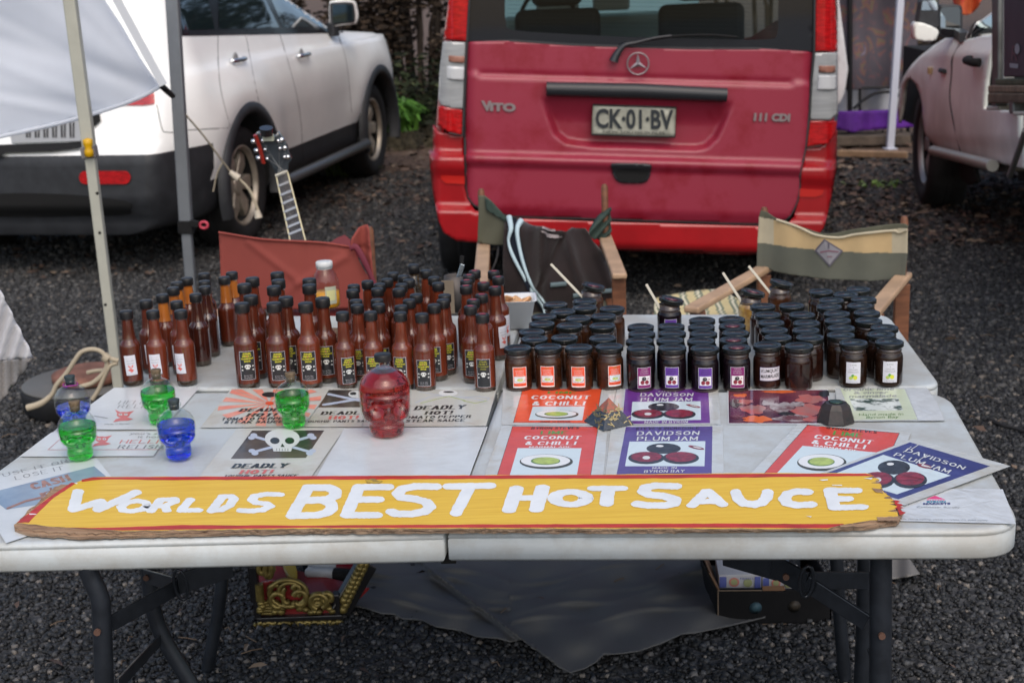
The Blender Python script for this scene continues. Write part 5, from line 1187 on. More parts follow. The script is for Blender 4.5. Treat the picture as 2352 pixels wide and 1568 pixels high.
a = poster('laminated_poster', 'sauce poster with a faint pencil skull sketch, right of the red skull bottle', quad, base='paper_aged', seed=5)
for L in ([(1690, 175), (1800, 130), (1920, 112)], [(1720, 90), (1890, 120), (2120, 140), (2240, 165), (2270, 140), (2200, 128), (2080, 132)]): a.stroke(L, 3, 2, mi_('print_bone_blue'), s8)
for L in ([(1730, 180), (1950, 125), (2080, 160)], [(2060, 160), (2160, 180), (2250, 160)]): a.stroke(L, 3, 2, mi_('print_lime'), s8)
a.ell(1945, 100, 75, 24, mi_('print_white'), k=s8); a.ell(1950, 92, 42, 7, mi_('print_black'), k=s8)
a.text('DEADLY', (1672, 232), (2075, 222), (1690, 204), mi_('print_black'), True, k=s8, nw=.95, nh=.3); a.text('HOT!', (1755, 268), (1975, 264), (1768, 244), mi_('print_black'), True, k=s8, nw=.95, nh=.3)
a.text('TOMATO PEPPER', (1560, 300), (2125, 292), (1570, 282), mi_('print_black'), True, k=s8, nw=.8, nh=.3); a.text('STEAK SAUCE', (1610, 327), (2075, 321), (1618, 309), mi_('print_black'), True, k=s8, nw=.8, nh=.3); done(a)
# lower row
quad = [s8(292, 376), s8(1138, 372), s8(862, 770), s8(-20, 770)]
a = poster('laminated_poster', 'poster with a white skull and crossbones on a black flag, just above the word BEST', quad, base='paper_aged', seed=6)
a.poly([s8(*p) for p in [(408, 394), (975, 392), (830, 608), (240, 616)]], mi_('print_pirate'))
skull(a, s8, 645, 458, 138, 128, mi_('print_bone'), 0, mi_('print_black'), True, mi_('print_bone_blue'))
a.text('DEADLY', (240, 686), (680, 682), (268, 655), mi_('print_black'), True, k=s8, nw=.95, nh=.3); a.text('HOT!', (300, 731), (562, 728), (322, 704), mi_('print_coral'), True, k=s8, nw=.95, nh=.3); a.text('TOUGHIE PANTS SAUCE', (180, 758), (760, 752), (195, 742), mi_('print_black'), True, k=s8, nw=.8, nh=.3); done(a)
a = poster('blank_sheet', 'blank white laminated sheet in front of the red skull bottle', [s8(1132, 376), s8(2256, 366), s8(2106, 770), s8(905, 770)], base='paper_white', seed=7, cat='sheet'); done(a)
def lime_poster(label, k, outer, panel, pic, m, cc, rr, lines, seed, extra=()):
    a = poster('laminated_poster', label, [k(*p) for p in outer], seed=seed); a.poly([k(*p) for p in panel], mi_('print_black')); 
    c = [sum(p[0] for p in panel) / 4, sum(p[1] for p in panel) / 4]; a.poly([k(p[0] + (c[0] - p[0]) * .01, p[1] + (c[1] - p[1]) * .015) for p in panel], mi_(m)); a.poly([k(*p) for p in pic], mi_('print_ice'))
    if rr: coconut(a, k, *cc, *rr)
    for t_, BL, BR_, TL, mm, nb in lines: a.text(t_, BL, BR_, TL, mi_(mm), nb, k=k, nw=.75, nh=.28)
    return a
a = lime_poster('orange marmalade poster with half a coconut, directly behind the word HOT of the sign', k3, [(240, 450), (1190, 452), (1150, 900), (80, 900)], [(335, 456), (1106, 461), (1038, 900), (195, 900)], [(382, 652), (955, 653), (912, 900), (310, 900)], 'print_red', (632, 765), (228, 62),
    [('BYRON STEVES', (500, 483), (930, 480), (508, 466), 'print_black', True), ('LIME', (582, 526), (828, 526), (590, 500), 'print_green', True), ('COCONUT', (436, 572), (945, 572), (448, 544), 'print_white', True), ('& CHILLI', (446, 622), (905, 622), (458, 594), 'print_white', True), ('MARMALADE', (480, 647), (862, 647), (486, 636), 'print_white', True)], 8); done(a)
a = lime_poster('orange marmalade poster with half a coconut, right at the foot of the orange-labelled jars', k3, [(252, 118), (1268, 118), (1190, 448), (236, 446)], [(425, 122), (1136, 122), (1084, 431), (342, 424)], [(518, 280), (982, 278), (962, 404), (482, 404)], 'print_orange', (728, 345), (186, 36),
    [('LIME', (645, 163), (905, 163), (652, 146), 'print_green', True), ('COCONUT', (500, 213), (1028, 213), (510, 183), 'print_white', True), ('& CHILLI', (510, 268), (985, 268), (522, 236), 'print_white', True), ('MADE IN BYRON', (585, 420), (852, 420), (588, 410), 'print_black', True)], 9); done(a)
def plum_poster(label, k, outer, panel, pic, m, cc, rr, lines, seed):
    a = poster('laminated_poster', label, [k(*p) for p in outer], seed=seed); a.poly([k(*p) for p in panel], mi_(m)); a.poly([k(*p) for p in pic], mi_('print_ice')); plums(a, k, *cc, *rr)
    for t_, BL, BR_, TL, mm, nb in lines: a.text(t_, BL, BR_, TL, mi_(mm), nb, k=k, nw=.5, nh=.28)
    return a
a = plum_poster('purple plum jam poster in the front row above the words HOT SAUCE', k3, [(1222, 452), (2222, 445), (2228, 900), (1165, 900)], [(1352, 462), (2128, 458), (2120, 900), (1266, 900)], [(1384, 594), (2064, 590), (2056, 814), (1344, 814)], 'print_violet', (1690, 706), (430, 132),
    [("STEVE'S INCREDIBLE", (1440, 486), (2010, 480), (1444, 468), 'print_black', True), ('DAVIDSON', (1446, 535), (2010, 532), (1452, 504), 'print_bone', True), ('PLUM JAM', (1446, 585), (1996, 582), (1452, 552), 'print_bone', True), ('MADE IN', (1586, 838), (1806, 836), (1590, 822), 'print_bone', True), ('BYRON BAY', (1512, 872), (1876, 868), (1518, 850), 'print_bone', True)], 10); done(a)
a = plum_poster('purple plum jam poster under the foot of the plum jam jars', k3, [(1272, 120), (2180, 120), (2202, 440), (1222, 446)], [(1348, 124), (2090, 124), (2106, 428), (1318, 438)], [(1410, 238), (2020, 233), (2026, 400), (1396, 408)], 'print_purple', (1690, 322), (390, 104),
    [("STEVE'S", (1640, 152), (1800, 152), (1644, 142), 'print_bone', True), ('DAVIDSON', (1478, 188), (1955, 186), (1484, 162), 'print_bone', True), ('PLUM JAM', (1480, 233), (1945, 230), (1486, 204), 'print_bone', True), ('MADE IN BYRON', (1516, 430), (1905, 426), (1520, 410), 'print_bone', True)], 11); done(a)
# photo print of fruit and chillies
ph = [mat('photo_a', S(120, 60, 72), .2, c2=S(70, 34, 62), thr=(.4, .6), scale=9, coat=.5), mat('photo_b', S(196, 96, 92), .2, c2=S(160, 120, 118), scale=12, coat=.5), mat('photo_c', S(226, 110, 60), .2, coat=.5), mat('photo_d', S(168, 160, 162), .2, c2=S(110, 70, 78), thr=(.42, .55), scale=22, coat=.5), mat('photo_e', S(52, 52, 56), .2, coat=.5)]
nP = len(PM); PM += ph
for i, m in enumerate(ph): I[m.name] = nP + i
a = poster('photo_print', 'glossy photo print of dark red and orange produce beside the black crystal', [k4(112, 106), k4(872, 106), k4(912, 372), k4(116, 370)], base='paper_white', seed=12, cat='photo print')
a.poly([k4(*p) for p in [(120, 112), (866, 112), (900, 362), (124, 362)]], nP)
for cx, cy_, rx, ry, m in ((215, 152, 60, 14, 2), (200, 245, 130, 46, 0), (310, 258, 90, 36, 1), (520, 170, 150, 60, 0), (740, 180, 110, 34, 1), (720, 260, 130, 50, 1), (520, 245, 90, 38, 3), (330, 332, 105, 26, 2), (620, 325, 150, 32, 3), (500, 125, 120, 10, 2), (850, 140, 50, 26, 4), (160, 300, 60, 30, 0), (420, 210, 60, 22, 3), (640, 220, 70, 20, 3), (780, 330, 90, 20, 1), (170, 210, 50, 30, 4), (560, 290, 60, 14, 4), (250, 200, 60, 18, 1)):
    q_ = random.Random(int(cx)); P = [(cx + rx * math.cos(R(t)) * q_.uniform(.7, 1.25), cy_ + ry * math.sin(R(t)) * q_.uniform(.7, 1.25)) for t in range(0, 360, 20)]; P = [(min(max(x, 126), 878 + (y - 112) * .09), min(max(y, 114), 360)) for x, y in P]; a.poly([k4(*p) for p in P], nP + m)
done(a)
# pale green marmalade poster with wrinkled plastic
a = poster('laminated_poster', 'pale green marmalade poster in wrinkled clear plastic, right of the black crystal', [k4(925, 98), k4(1620, 94), k4(1700, 210), k4(1756, 344), k4(950, 346)], seed=13)
a.poly([k4(*p) for p in [(965, 100), (1450, 104), (1548, 335), (1062, 338)]], mi_('print_palegreen')); a.poly([k4(*p) for p in [(1036, 178), (1402, 174), (1440, 264), (1072, 268)]], mi_('print_flower'))
for t_, BL, BR_, TL in (('organic lime', (985, 118), (1370, 112), (990, 92)), ('& ginger', (1065, 142), (1325, 138), (1070, 122)), ('marmalade', (1030, 170), (1388, 164), (1036, 148))): a.text(t_, BL, BR_, TL, mi_('print_grey'), k=k4, bold=.02)
for t_, BL, BR_, TL in (('Hand made in', (1105, 306), (1440, 300), (1108, 288)), ('Byron Bay', (1160, 326), (1405, 322), (1164, 308))): a.text(t_, BL, BR_, TL, mi_('print_lime_rim'), k=k4)
a.poly([k4(*p) for p in [(1460, 98), (1618, 97), (1698, 210), (1752, 342), (1556, 343)]], mi_('sleeve'))
done(a)
a = lime_poster('orange marmalade poster lying askew under the tilted plum jam poster', k4, [(640, 370), (1500, 428), (1345, 850), (270, 760)], [(715, 375), (1414, 436), (1250, 800), (370, 760)], [(680, 532), (1320, 590), (1200, 790), (480, 745)], 'print_red', (820, 650), (178, 60),
    [('BYRON STEVES', (858, 402), (1238, 438), (864, 388), 'print_black', True), ('LIME', (905, 448), (1130, 470), (915, 420), 'print_green', True), ('COCONUT', (762, 474), (1205, 520), (778, 448), 'print_white', True), ('& CHILLI', (744, 514), (1152, 556), (758, 488), 'print_white', True), ('MARMALADE', (760, 534), (1096, 575), (764, 524), 'print_white', True)], 14); done(a)
# market survey sheet
a = poster('survey_sheet', 'glossy white market survey sheet in a plastic sleeve at the right front corner', [(1985, 1118), k4(2192, 860), k4(2292, 1122), k4(1385, 1098)], base='sleeve', seed=15, cat='sheet', group='loose paper sheets')
pinkm = mat('print_pink', S(222, 76, 130), .3); teal = mat('print_teal', S(60, 130, 160), .3); PM += [pinkm, teal]; I['print_pink'] = len(PM) - 2; I['print_teal'] = len(PM) - 1
a.poly([k4(*p) for p in [(1612, 934), (1680, 908), (1756, 936)]], I['print_pink'])
for i in range(7): a.poly([k4(1618 + i * 20, 938), k4(1634 + i * 20, 938), k4(1626 + i * 20, 946)], I['print_pink'])
a.text('BYRON', (1618, 961), (1760, 960), (1618, 946), I['print_teal'], k=k4, bold=.04); a.text('MARKETS', (1590, 975), (1795, 974), (1592, 962), mi_('print_blue'), k=k4, bold=.04)
a.text('Customer Survey', (1540, 998), (1868, 1002), (1542, 986), mi_('print_grey'), k=k4); a.text("while you're waiting, please complete this short survey", (1400, 1088), (2080, 1097), (1402, 1078), mi_('print_grey'), k=k4)
done(a)
a = plum_poster('blue-purple plum jam poster tilted over the right edge of the table', k4, [(1520, 476), (2250, 685), (1450, 982), (715, 775)], [(1492, 505), (2096, 686), (1402, 936), (800, 760)], [(1290, 600), (1800, 756), (1392, 898), (900, 752)], 'print_blue', (1370, 752), (340, 150),
    [('DAVIDSON', (1448, 572), (1895, 712), (1470, 552), 'print_bone', True), ('PLUM JAM', (1362, 606), (1782, 740), (1388, 584), 'print_bone', True)], 16)
for i, p in enumerate([(1500, 540), (1620, 600), (1560, 520), (1700, 690)]): a.stroke([p, (p[0] - 60, p[1] + 40)], 3, 2, mi_('print_bone'), k4)
done(a)
# use it or lose it
a = poster('notice_sheet', 'white notice about paying with cash, tilted beside the left end of the sign', [(-72, 1104), k1(755, 944), k1(900, 1120), k1(560, 1440), k1(45, 1610)], base='paper_white', seed=17, cat='notice', group='loose paper sheets')
a.text('USE IT OR', (25, 1090), (545, 972), (12, 1066), mi_('print_grey'), True, k=k1, nw=.4); a.text('LOSE IT', (120, 1115), (505, 1030), (108, 1088), mi_('print_grey'), True, k=k1, nw=.4)
a.poly([k1(*p) for p in [(-110, 1222), (738, 1006), (832, 1086), (420, 1290), (48, 1346)]], mi_('print_skyblue'))
cashm = mat('print_cash', S(150, 112, 100), .35, var=.25, scale=60); PM.append(cashm); a.text('CASH', (255, 1190), (565, 1112), (225, 1150), len(PM) - 1, True, k=k1, nw=1.1, nh=.4); a.text('IS', (390, 1205), (470, 1185), (384, 1180), len(PM) - 1, True, k=k1, nw=1.1, nh=.4); a.text('KING', (320, 1250), (560, 1190), (305, 1222), len(PM) - 1, True, k=k1, nw=1.1, nh=.4)
a.stroke([(60, 1336), (200, 1280), (330, 1250)], 10, 8, len(PM) - 1, k1); done(a)
# ================================================ sauce bottles
sauce = mat('sauce_red', (.118, .023, .010), .22, var=.22, scale=30, coat=.6, stretch=(1, 1, .4)); vary(sauce, .72, 1.3); sauce_d = mat('sauce_dark', (.045, .011, .007), .15, var=.25, scale=30, coat=1)
sauce_o = vary(mat('sauce_orange', (.46, .14, .02), .3, c2=(.26, .06, .012), thr=(.3, .5), scale=24, coat=1), .7, 1.2); cap_m = mat('cap_black', (.012, .012, .013), .4, var=.2, scale=200); base_gl = mat('bottle_base_glass', (.05, .035, .025), .05, coat=1)
cap_red = mat('cap_dot_red', (.30, .01, .02), .35); gl_thin = thin_glass('clear_glass', (.97, .985, .98))
lab_white = mat('label_white', (.62, .62, .68), .4); lab_black = mat('label_black', (.022, .024, .028), .35); lab_edge = mat('label_edge', (.50, .50, .54), .4); yell = mat('label_yellow', (.55, .52, .03), .4)
LM = [lab_white, lab_black, lab_edge, yell, redp, bonew, grayp, oran, purp, mat('label_magenta', S(128, 34, 104), .35), whitep, husk, limeg, limed, plumd, plumr, icy, mat('label_violet', S(98, 60, 150), .35), mat('ink_blue', (.03, .03, .14), .4), mat('label_lemon', S(206, 208, 60), .4), blackp, greenp]
K = {m.name: i for i, m in enumerate(LM)}
def cyl(r, tilt=0, zc=0):
    def fn(u, v, h):
        """u: metres round the side (0 faces -Y), v: metres up"""
        c, s_ = math.cos(tilt), math.sin(tilt); uu = u * c - (v - zc) * s_; vv = (v - zc) * c + u * s_ + zc
        a = uu / r - math.pi / 2; return Vector(((r + h) * math.cos(a), (r + h) * math.sin(a), vv))
    return fn
def cstrip(a, x0, y0, x1, y1, m, n=8):
    a.h += a.dz; o = len(a.mb.v)
    for i in range(n + 1):
        x = x0 + (x1 - x0) * i / n; a.mb.v += [tuple(a.fn(x, y0, a.h)), tuple(a.fn(x, y1, a.h))]
    for i in range(n): a.mb.f.append([o + 2 * i, o + 2 * i + 2, o + 2 * i + 3, o + 2 * i + 1]); a.mb.m.append(m); a.mb.s.append(True)
def kk(sx, sy, ox, oy): return lambda x, y: (ox + x * sx, oy - y * sy)
def lab_skull(r, w, h, z0, thin=False):
    a = Art(cyl(r), .00005, .0005); cstrip(a, -w / 2, z0, w / 2, z0 + h, K['label_edge']); e = .0009; cstrip(a, -w / 2 + e, z0 + e, w / 2 - e, z0 + h - e, K['label_black'])
    X = w / 2; yt = z0 + h
    for i, (t_, f, hh) in enumerate((('STEVES', .52, .058), ('DEADLY', .62, .062), ('TOUGHIE PANTS', .84, .05), ('SAUCE', .42, .05))):
        y = yt - h * (.115 + i * .085); a.text(t_, (-X * f, y), (X * f, y), (-X * f, y + h * hh * (.85 if thin else 1)), K['label_yellow'], bold=0 if thin else .05)
    if not thin: a.ell(0, yt - h * .18, w * .035, h * .02, K['print_coral'])
    k = kk(1, 1, 0, z0 + h * .47); 
    for s_ in (-1, 1): a.stroke([(s_ * w * .33, -h * .005), (-s_ * w * .33, h * .12)], w * .03, w * .03, K['print_bone'], k, n=8); a.ell(s_ * w * .35, z0 + h * .475 , w * .06, w * .05, K['print_bone']); a.ell(s_ * w * .35, z0 + h * .35, w * .06, w * .05, K['print_bone'])
    a.ell(0, z0 + h * .475, w * .2, h * .07, K['print_bone']); a.poly([(-w * .12, z0 + h * .43), (w * .12, z0 + h * .43), (w * .1, z0 + h * .375), (-w * .1, z0 + h * .375)], K['print_bone'])
    for s_ in (-1, 1): a.ell(s_ * w * .085, z0 + h * .465, w * .055, h * .02, K['label_black'])
    if not thin:
        for i, t_ in enumerate(('Byron Bay', 'Australia')): y = z0 + h * (.14 - i * .07); a.text(t_, (-X * .55, y), (X * .55, y), (-X * .55, y + h * .035), K['label_edge'])
    return a.mb.mesh('label', LM)
def lab_relish(r, w, h, z0):
    a = Art(cyl(r, .05, z0), .00005, .0005); cstrip(a, -w / 2, z0, w / 2, z0 + h, K['label_white']); yt = z0 + h
    for i, (t_, f, hh) in enumerate((("Byron Steve's", .6, .03), ('HELLISH', .72, .055), ('RELISH', .62, .055))):
        y = yt - h * (.17 + i * .13); a.text(t_, (-w / 2 * f, y), (w / 2 * f, y), (-w / 2 * f, y + h * hh), K['print_grey'])
    a.ell(0, z0 + h * .42, w * .2, h * .055, K['print_coral']); a.poly([(-w * .2, z0 + h * .44), (-w * .24, z0 + h * .53), (-w * .08, z0 + h * .46)], K['print_coral']); a.poly([(w * .2, z0 + h * .44), (w * .24, z0 + h * .53), (w * .08, z0 + h * .46)], K['print_coral'])
    a.poly([(-w * .3, z0 + h * .27), (0, z0 + h * .35), (w * .22, z0 + h * .25), (w * .16, z0 + h * .2), (0, z0 + h * .14), (-w * .08, z0 + h * .2)], K['print_coral'])
    a.ell(-w * .07, z0 + h * .43, w * .045, h * .016, K['print_bone']); a.ell(w * .07, z0 + h * .43, w * .045, h * .016, K['print_bone'])
    a.text('Made in Byron', (-w * .3, z0 + h * .05), (w * .3, z0 + h * .05), (-w * .3, z0 + h * .075), K['print_grey']); return a.mb.mesh('label', LM)
def bottle_profile(Rr, H):
    nr = Rr * .51; return [(Rr * .88, 0), (Rr * .97, .002), (Rr, .006), (Rr, .012), (Rr, H * .49), (Rr * .985, H * .535), (Rr * .92, H * .565), (Rr * .78, H * .59), (Rr * .68, H * .607), (Rr * .64, H * .63), (nr * 1.08, H * .75), (nr, H * .86), (nr, H * .885), (nr * 1.16, H * .89), (nr * 1.16, H * .905), (nr, H * .91)]
BM = {}
def bottle_meshes(kind, Rr, H):
    p = bottle_profile(Rr, H)
    if kind == 'plain' or kind == 'dark': mis = [1, 1, 1] + [0] * (len(p) - 4)
    mb = MB(); mis = [1, 1, 1] + [0] * 6 + ([2] * (len(p) - 10) if kind == 'orange' else [0] * (len(p) - 10)); mb.lathe(p, 28, 0, True, mis=mis)
    body = mb.mesh('glass_body', [sauce_d if kind == 'dark' else sauce, base_gl, sauce_o])
    cr_ = Rr * .62; z0 = H * .892; pts = []
    mb = MB(); n = 40
    prof = [(cr_ * .96, z0), (cr_, z0 + .001), (cr_, H - .003), (cr_ * .95, H - .0008), (cr_ * .85, H), (.0005, H)]
    mb.lathe(prof, n, 0, True)
    for v in range(n * 1, n * 3):
        x, y, z = mb.v[v]; f = 1 + (.02 if v % 2 else -.012); mb.v[v] = (x * f, y * f, z)
    cap = mb.mesh('cap', [cap_m]); return body, cap
def px_of(p):
    d = Vector(p) - CP; zc = d.dot(F0); return 1176 + FPX * d.dot(CR) / zc, 784 - FPX * d.dot(CU) / zc
_mesh_cache = {}
def make_bottle(pos, Rr, H, kind, lab, rot, dot, label, group, cat='sauce bottle', name='sauce_bottle'):
    key = (round(Rr, 4), H, kind)
    if key not in _mesh_cache: _mesh_cache[key] = bottle_meshes(kind, Rr, H)
    body, cap = _mesh_cache[key]; t = thing(name, pos, label, cat, group); t.rotation_euler = (0, 0, rot)
    for nme, me in (('glass_body', body), ('cap', cap)):
        o = bpy.data.objects.new(nme, me); col.objects.link(o); o.parent = t; o.location = (0, 0, 0)
        if nme == 'cap': cp_ = o
    if lab:
        kl = (lab, key)
        if kl not in _mesh_cache:
            _mesh_cache[kl] = {'skull': lambda: lab_skull(Rr, Rr * 1.28, H * .345, H * .105), 'thin': lambda: lab_skull(Rr, Rr * 1.28, H * .37, H * .09, True), 'relish': lambda: lab_relish(Rr, Rr * 1.08, H * .27, H * .165),
                               'back': lambda: lab_relish(Rr, Rr * 1.1, H * .3, H * .15)}[lab]()
        o = bpy.data.objects.new('label', _mesh_cache[kl]); col.objects.link(o); o.parent = t; o.location.z = rnd.uniform(-.004, .004); o.rotation_euler.z = rnd.uniform(-.18, .18)
    if dot:
        if ('dot', key) not in _mesh_cache:
            mb = MB(); q = random.Random(4); mb.add([(Rr * .36 * math.cos(R(a)) * q.uniform(.8, 1.1), Rr * .27 * math.sin(R(a)) * q.uniform(.8, 1.1), H + .0003) for a in range(0, 360, 30)], [list(range(12))]); _mesh_cache[('dot', key)] = mb.mesh('cap_mark', [cap_red])
        o = bpy.data.objects.new('cap_mark', _mesh_cache[('dot', key)]); col.objects.link(o); o.parent = cp_
    return t
ORD = ['first', 'second', 'third', 'fourth', 'fifth', 'sixth', 'seventh', 'eighth', 'ninth', 'tenth', 'eleventh', 'twelfth', 'thirteenth', 'fourteenth', 'fifteenth', 'sixteenth', 'seventeenth']
def relax(P, rad, it=60):
    P = [Vector(p) for p in P]
    for _ in range(it):
        for i in range(len(P)):
            for j in range(i):
                d = P[i] - P[j]; L = d.length; m = rad[i] + rad[j]
                if L < m:
                    if L < 1e-6: d = Vector((0, 1, 0)); L = 1
                    s_ = d * ((m - L) / L / 2); P[i] += s_; P[j] -= s_
    return P
# (cap-top pixel, kind, radius, height, label, red dot, cluster)
SM, LG = (.0235, .172), (.0262, .192)
BL_ = []
for (x, y), kd, lb in (((270, 625), 'plain', 'relish'), ((548, 622), 'plain', 'relish'), ((840, 620), 'plain', 'relish'), ((475, 515), 'plain', 'relish'), ((797, 525), 'plain', 'relish'), ((648, 455), 'orange', None), ((762, 382), 'orange', None), ((812, 322), 'orange', None), ((897, 285), 'orange', None), ((997, 448), 'dark', None), ((1095, 370), 'dark', None), ((1090, 313), 'dark', None), ((1085, 235), 'dark', None), ((1297, 272), 'orange', None), ((1375, 222), 'orange', None)):
    BL_.append((b5(x, y), kd, SM, lb, False, 'relish'))
for (x, y), lb in (((1480, 545), 'skull'), ((1572, 465), 'skull'), ((1505, 345), 'skull'), ((1590, 280), None), ((1815, 540), 'skull'), ((1940, 480), 'skull'), ((1815, 368), None), ((1862, 302), None), ((1850, 225), None), ((2150, 540), 'skull'), ((2320, 490), 'skull'), ((2185, 352), None), ((2185, 290), None)):
    BL_.append((b5(x, y), 'plain', LG, lb, False, 'large'))
for (x, y), lb in (((440, 640), 'skull'), ((735, 635), 'skull'), ((1045, 642), 'skull'), ((1272, 655), 'skull'), ((600, 558), 'skull'), ((590, 515), None), ((815, 553), 'skull'), ((800, 508), None), ((1055, 570), None), ((1405, 556), 'skull'), ((1490, 508), 'skull'), ((1510, 458), 'skull'), ((1140, 508), None), ((1212, 453), None), ((547, 406), None), ((570, 353), None), ((808, 388), None), ((820, 343), None), ((710, 318), None), ((905, 293), None), ((1032, 393), None), ((1065, 343), None), ((1132, 303), None), ((1073, 258), None), ((977, 230), None), ((1315, 203), None), ((1398, 273), None), ((1443, 333), None)):
    BL_.append((b6(x, y), 'plain', SM, lb, False, 'small'))
for (x, y), lb in (((1905, 658), 'thin'), ((1780, 575), 'skull'), ((1810, 508), None), ((1897, 453), None), ((1740, 362), None), ((1738, 305), None), ((1765, 250), None), ((1830, 207), None), ((1912, 332), None), ((2018, 210), None), ((2072, 270), 'back'), ((2038, 375), 'back')):
    BL_.append((b6(x, y), 'plain', SM, lb, True, 'dot'))
P = [at(u, v, TZ + sz[1]) for (u, v), kd, sz, lb, dt, cl_ in BL_]
P = relax([Vector((p.x, p.y)) for p in P], [sz[0] + .0006 for _, _, sz, _, _, _ in BL_])
desc = {'relish': ('small bottle with orange-necked sauce', 'bottles of the left cluster'), 'large': ('taller red sauce bottle', 'taller red sauce bottles'), 'small': ('small red sauce bottle', 'small red sauce bottles in the middle'), 'dot': ('small sauce bottle with a red mark on its cap', 'sauce bottles with red-marked caps')}
GN = {'relish': 'relish sauce bottles at the left', 'large': 'taller chilli sauce bottles', 'small': 'small chilli sauce bottles in the middle', 'dot': 'sauce bottles with red-marked caps'}
def rank_labels(items, head, tail_of):
    """items: list of (idx, x, y). rows by depth then left to right"""
    its = sorted(items, key=lambda t: t[2]); rows = [[its[0]]]
    for t_ in its[1:]:
        if t_[2] - rows[-1][0][2] > .04: rows.append([t_])
        else: rows[-1].append(t_)
    out = {}
    for r_, row in enumerate(rows):
        row.sort(key=lambda t: t[1]); rn = 'front row' if r_ == 0 else ('back row' if r_ == len(rows) - 1 else ORD[r_] + ' row')
        for c_, t_ in enumerate(row): out[t_[0]] = (c_, len(row), rn)
    return out
for cl_ in ('relish', 'large', 'small', 'dot'):
    idx = [i for i, b in enumerate(BL_) if b[5] == cl_]; rk = rank_labels([(i, P[i].x, P[i].y) for i in idx], None, None)
    for i in idx:
        (u, v), kd, sz, lb, dt, _ = BL_[i]; c_, n_, rn = rk[i]
        pos_ = (ORD[c_] + ' from left') if n_ > 1 else 'alone'
        hd = {'relish': {'relish': 'white-labelled relish sauce bottle', 'orange': 'orange-necked relish sauce bottle', 'dark': 'dark brown sauce bottle'}.get('relish' if lb else kd), 'large': 'tall red sauce bottle' + (' with skull label' if lb else ''), 'small': 'small red sauce bottle' + (' with skull label' if lb else ''), 'dot': 'sauce bottle with red-marked cap'}[cl_]
        where = {'relish': 'left cluster', 'large': 'tall-bottle cluster', 'small': 'middle cluster', 'dot': 'red-marked cluster'}[cl_]
        lab_ = f'{hd}, {pos_}, {rn} of the {where}'
        p = P[i]; face_ = math.atan2(p.x, p.y)  # towards the camera
        rr_ = -face_ + rnd.uniform(-.22, .22) - (.25 if cl_ == 'relish' else 0)
        if lb == 'back': rr_ = -face_ + .75
        if dt and lb == 'skull': rr_ -= .2
        make_bottle((p.x, p.y, TZ - .0018), sz[0], sz[1], kd, lb, rr_, dt, lab_, GN[cl_])
# ================================================ jam jars
jar_lid = mat('lid_black', (.010, .0115, .011), .22, coat=.3, spec=.35); brown = mat('jam_amber', (.06, .022, .009), .25, c2=(.018, .007, .004), thr=(.35, .65), scale=35, coat=.35, spec=.3); darkj = mat('jam_dark', (.006, .003, .005), .18, coat=.35, var=.3, scale=40, spec=.3); kum = mat('jam_kumquat', (.018, .006, .004), .18, coat=.35, spec=.3, var=.3, scale=40); yj = mat('jam_yellow', (.42, .26, .07), .3, c2=(.25, .13, .03), scale=60, coat=1)
lid_red = mat('lid_red_mark', (.10, .008, .016), .2, coat=1); gl_jar = mat('jar_glass_rim', (.05, .035, .03), .1, coat=.5)
JR, JH = .0295, .0945
def jar_mesh(m, opened=False):
    mb = MB(); p = [(JR * .86, 0), (JR * .97, .003), (JR, .008), (JR, JH * .62), (JR * .985, JH * .68), (JR * .93, JH * .73), (JR * .86, JH * .765), (JR * .86, JH * .80), (JR * .9, JH * .815), (JR * .86, JH * .83), (JR * .86, JH * (.9 if not opened else .95))]
    mb.lathe(p, 30, 0, True, mis=[1, 1] + [0] * 4 + [1, 0, 1, 1]); return mb.mesh('jar_glass', [m, gl_jar])
def lid_mesh():
    mb = MB(); r = JR * 1.03; z = JH * .895; mb.lathe([(r * .97, z), (r * 1.0, z + .0015), (r * .985, z + .004), (r * .985, JH - .004), (r * 1.0, JH - .0025), (r * .985, JH - .0008), (r * .93, JH), (r * .86, JH - .0012), (r * .76, JH - .0022), (r * .72, JH - .0012), (.0005, JH - .001)], 36, 0, True); return mb.mesh('lid', [jar_lid])
JM = {'orange': jar_mesh(brown), 'plum': jar_mesh(darkj), 'kum': jar_mesh(kum), 'lime': jar_mesh(mat('jam_limebrown', (.016, .007, .004), .18, coat=.35, spec=.3, var=.3, scale=40))}; LID = lid_mesh()
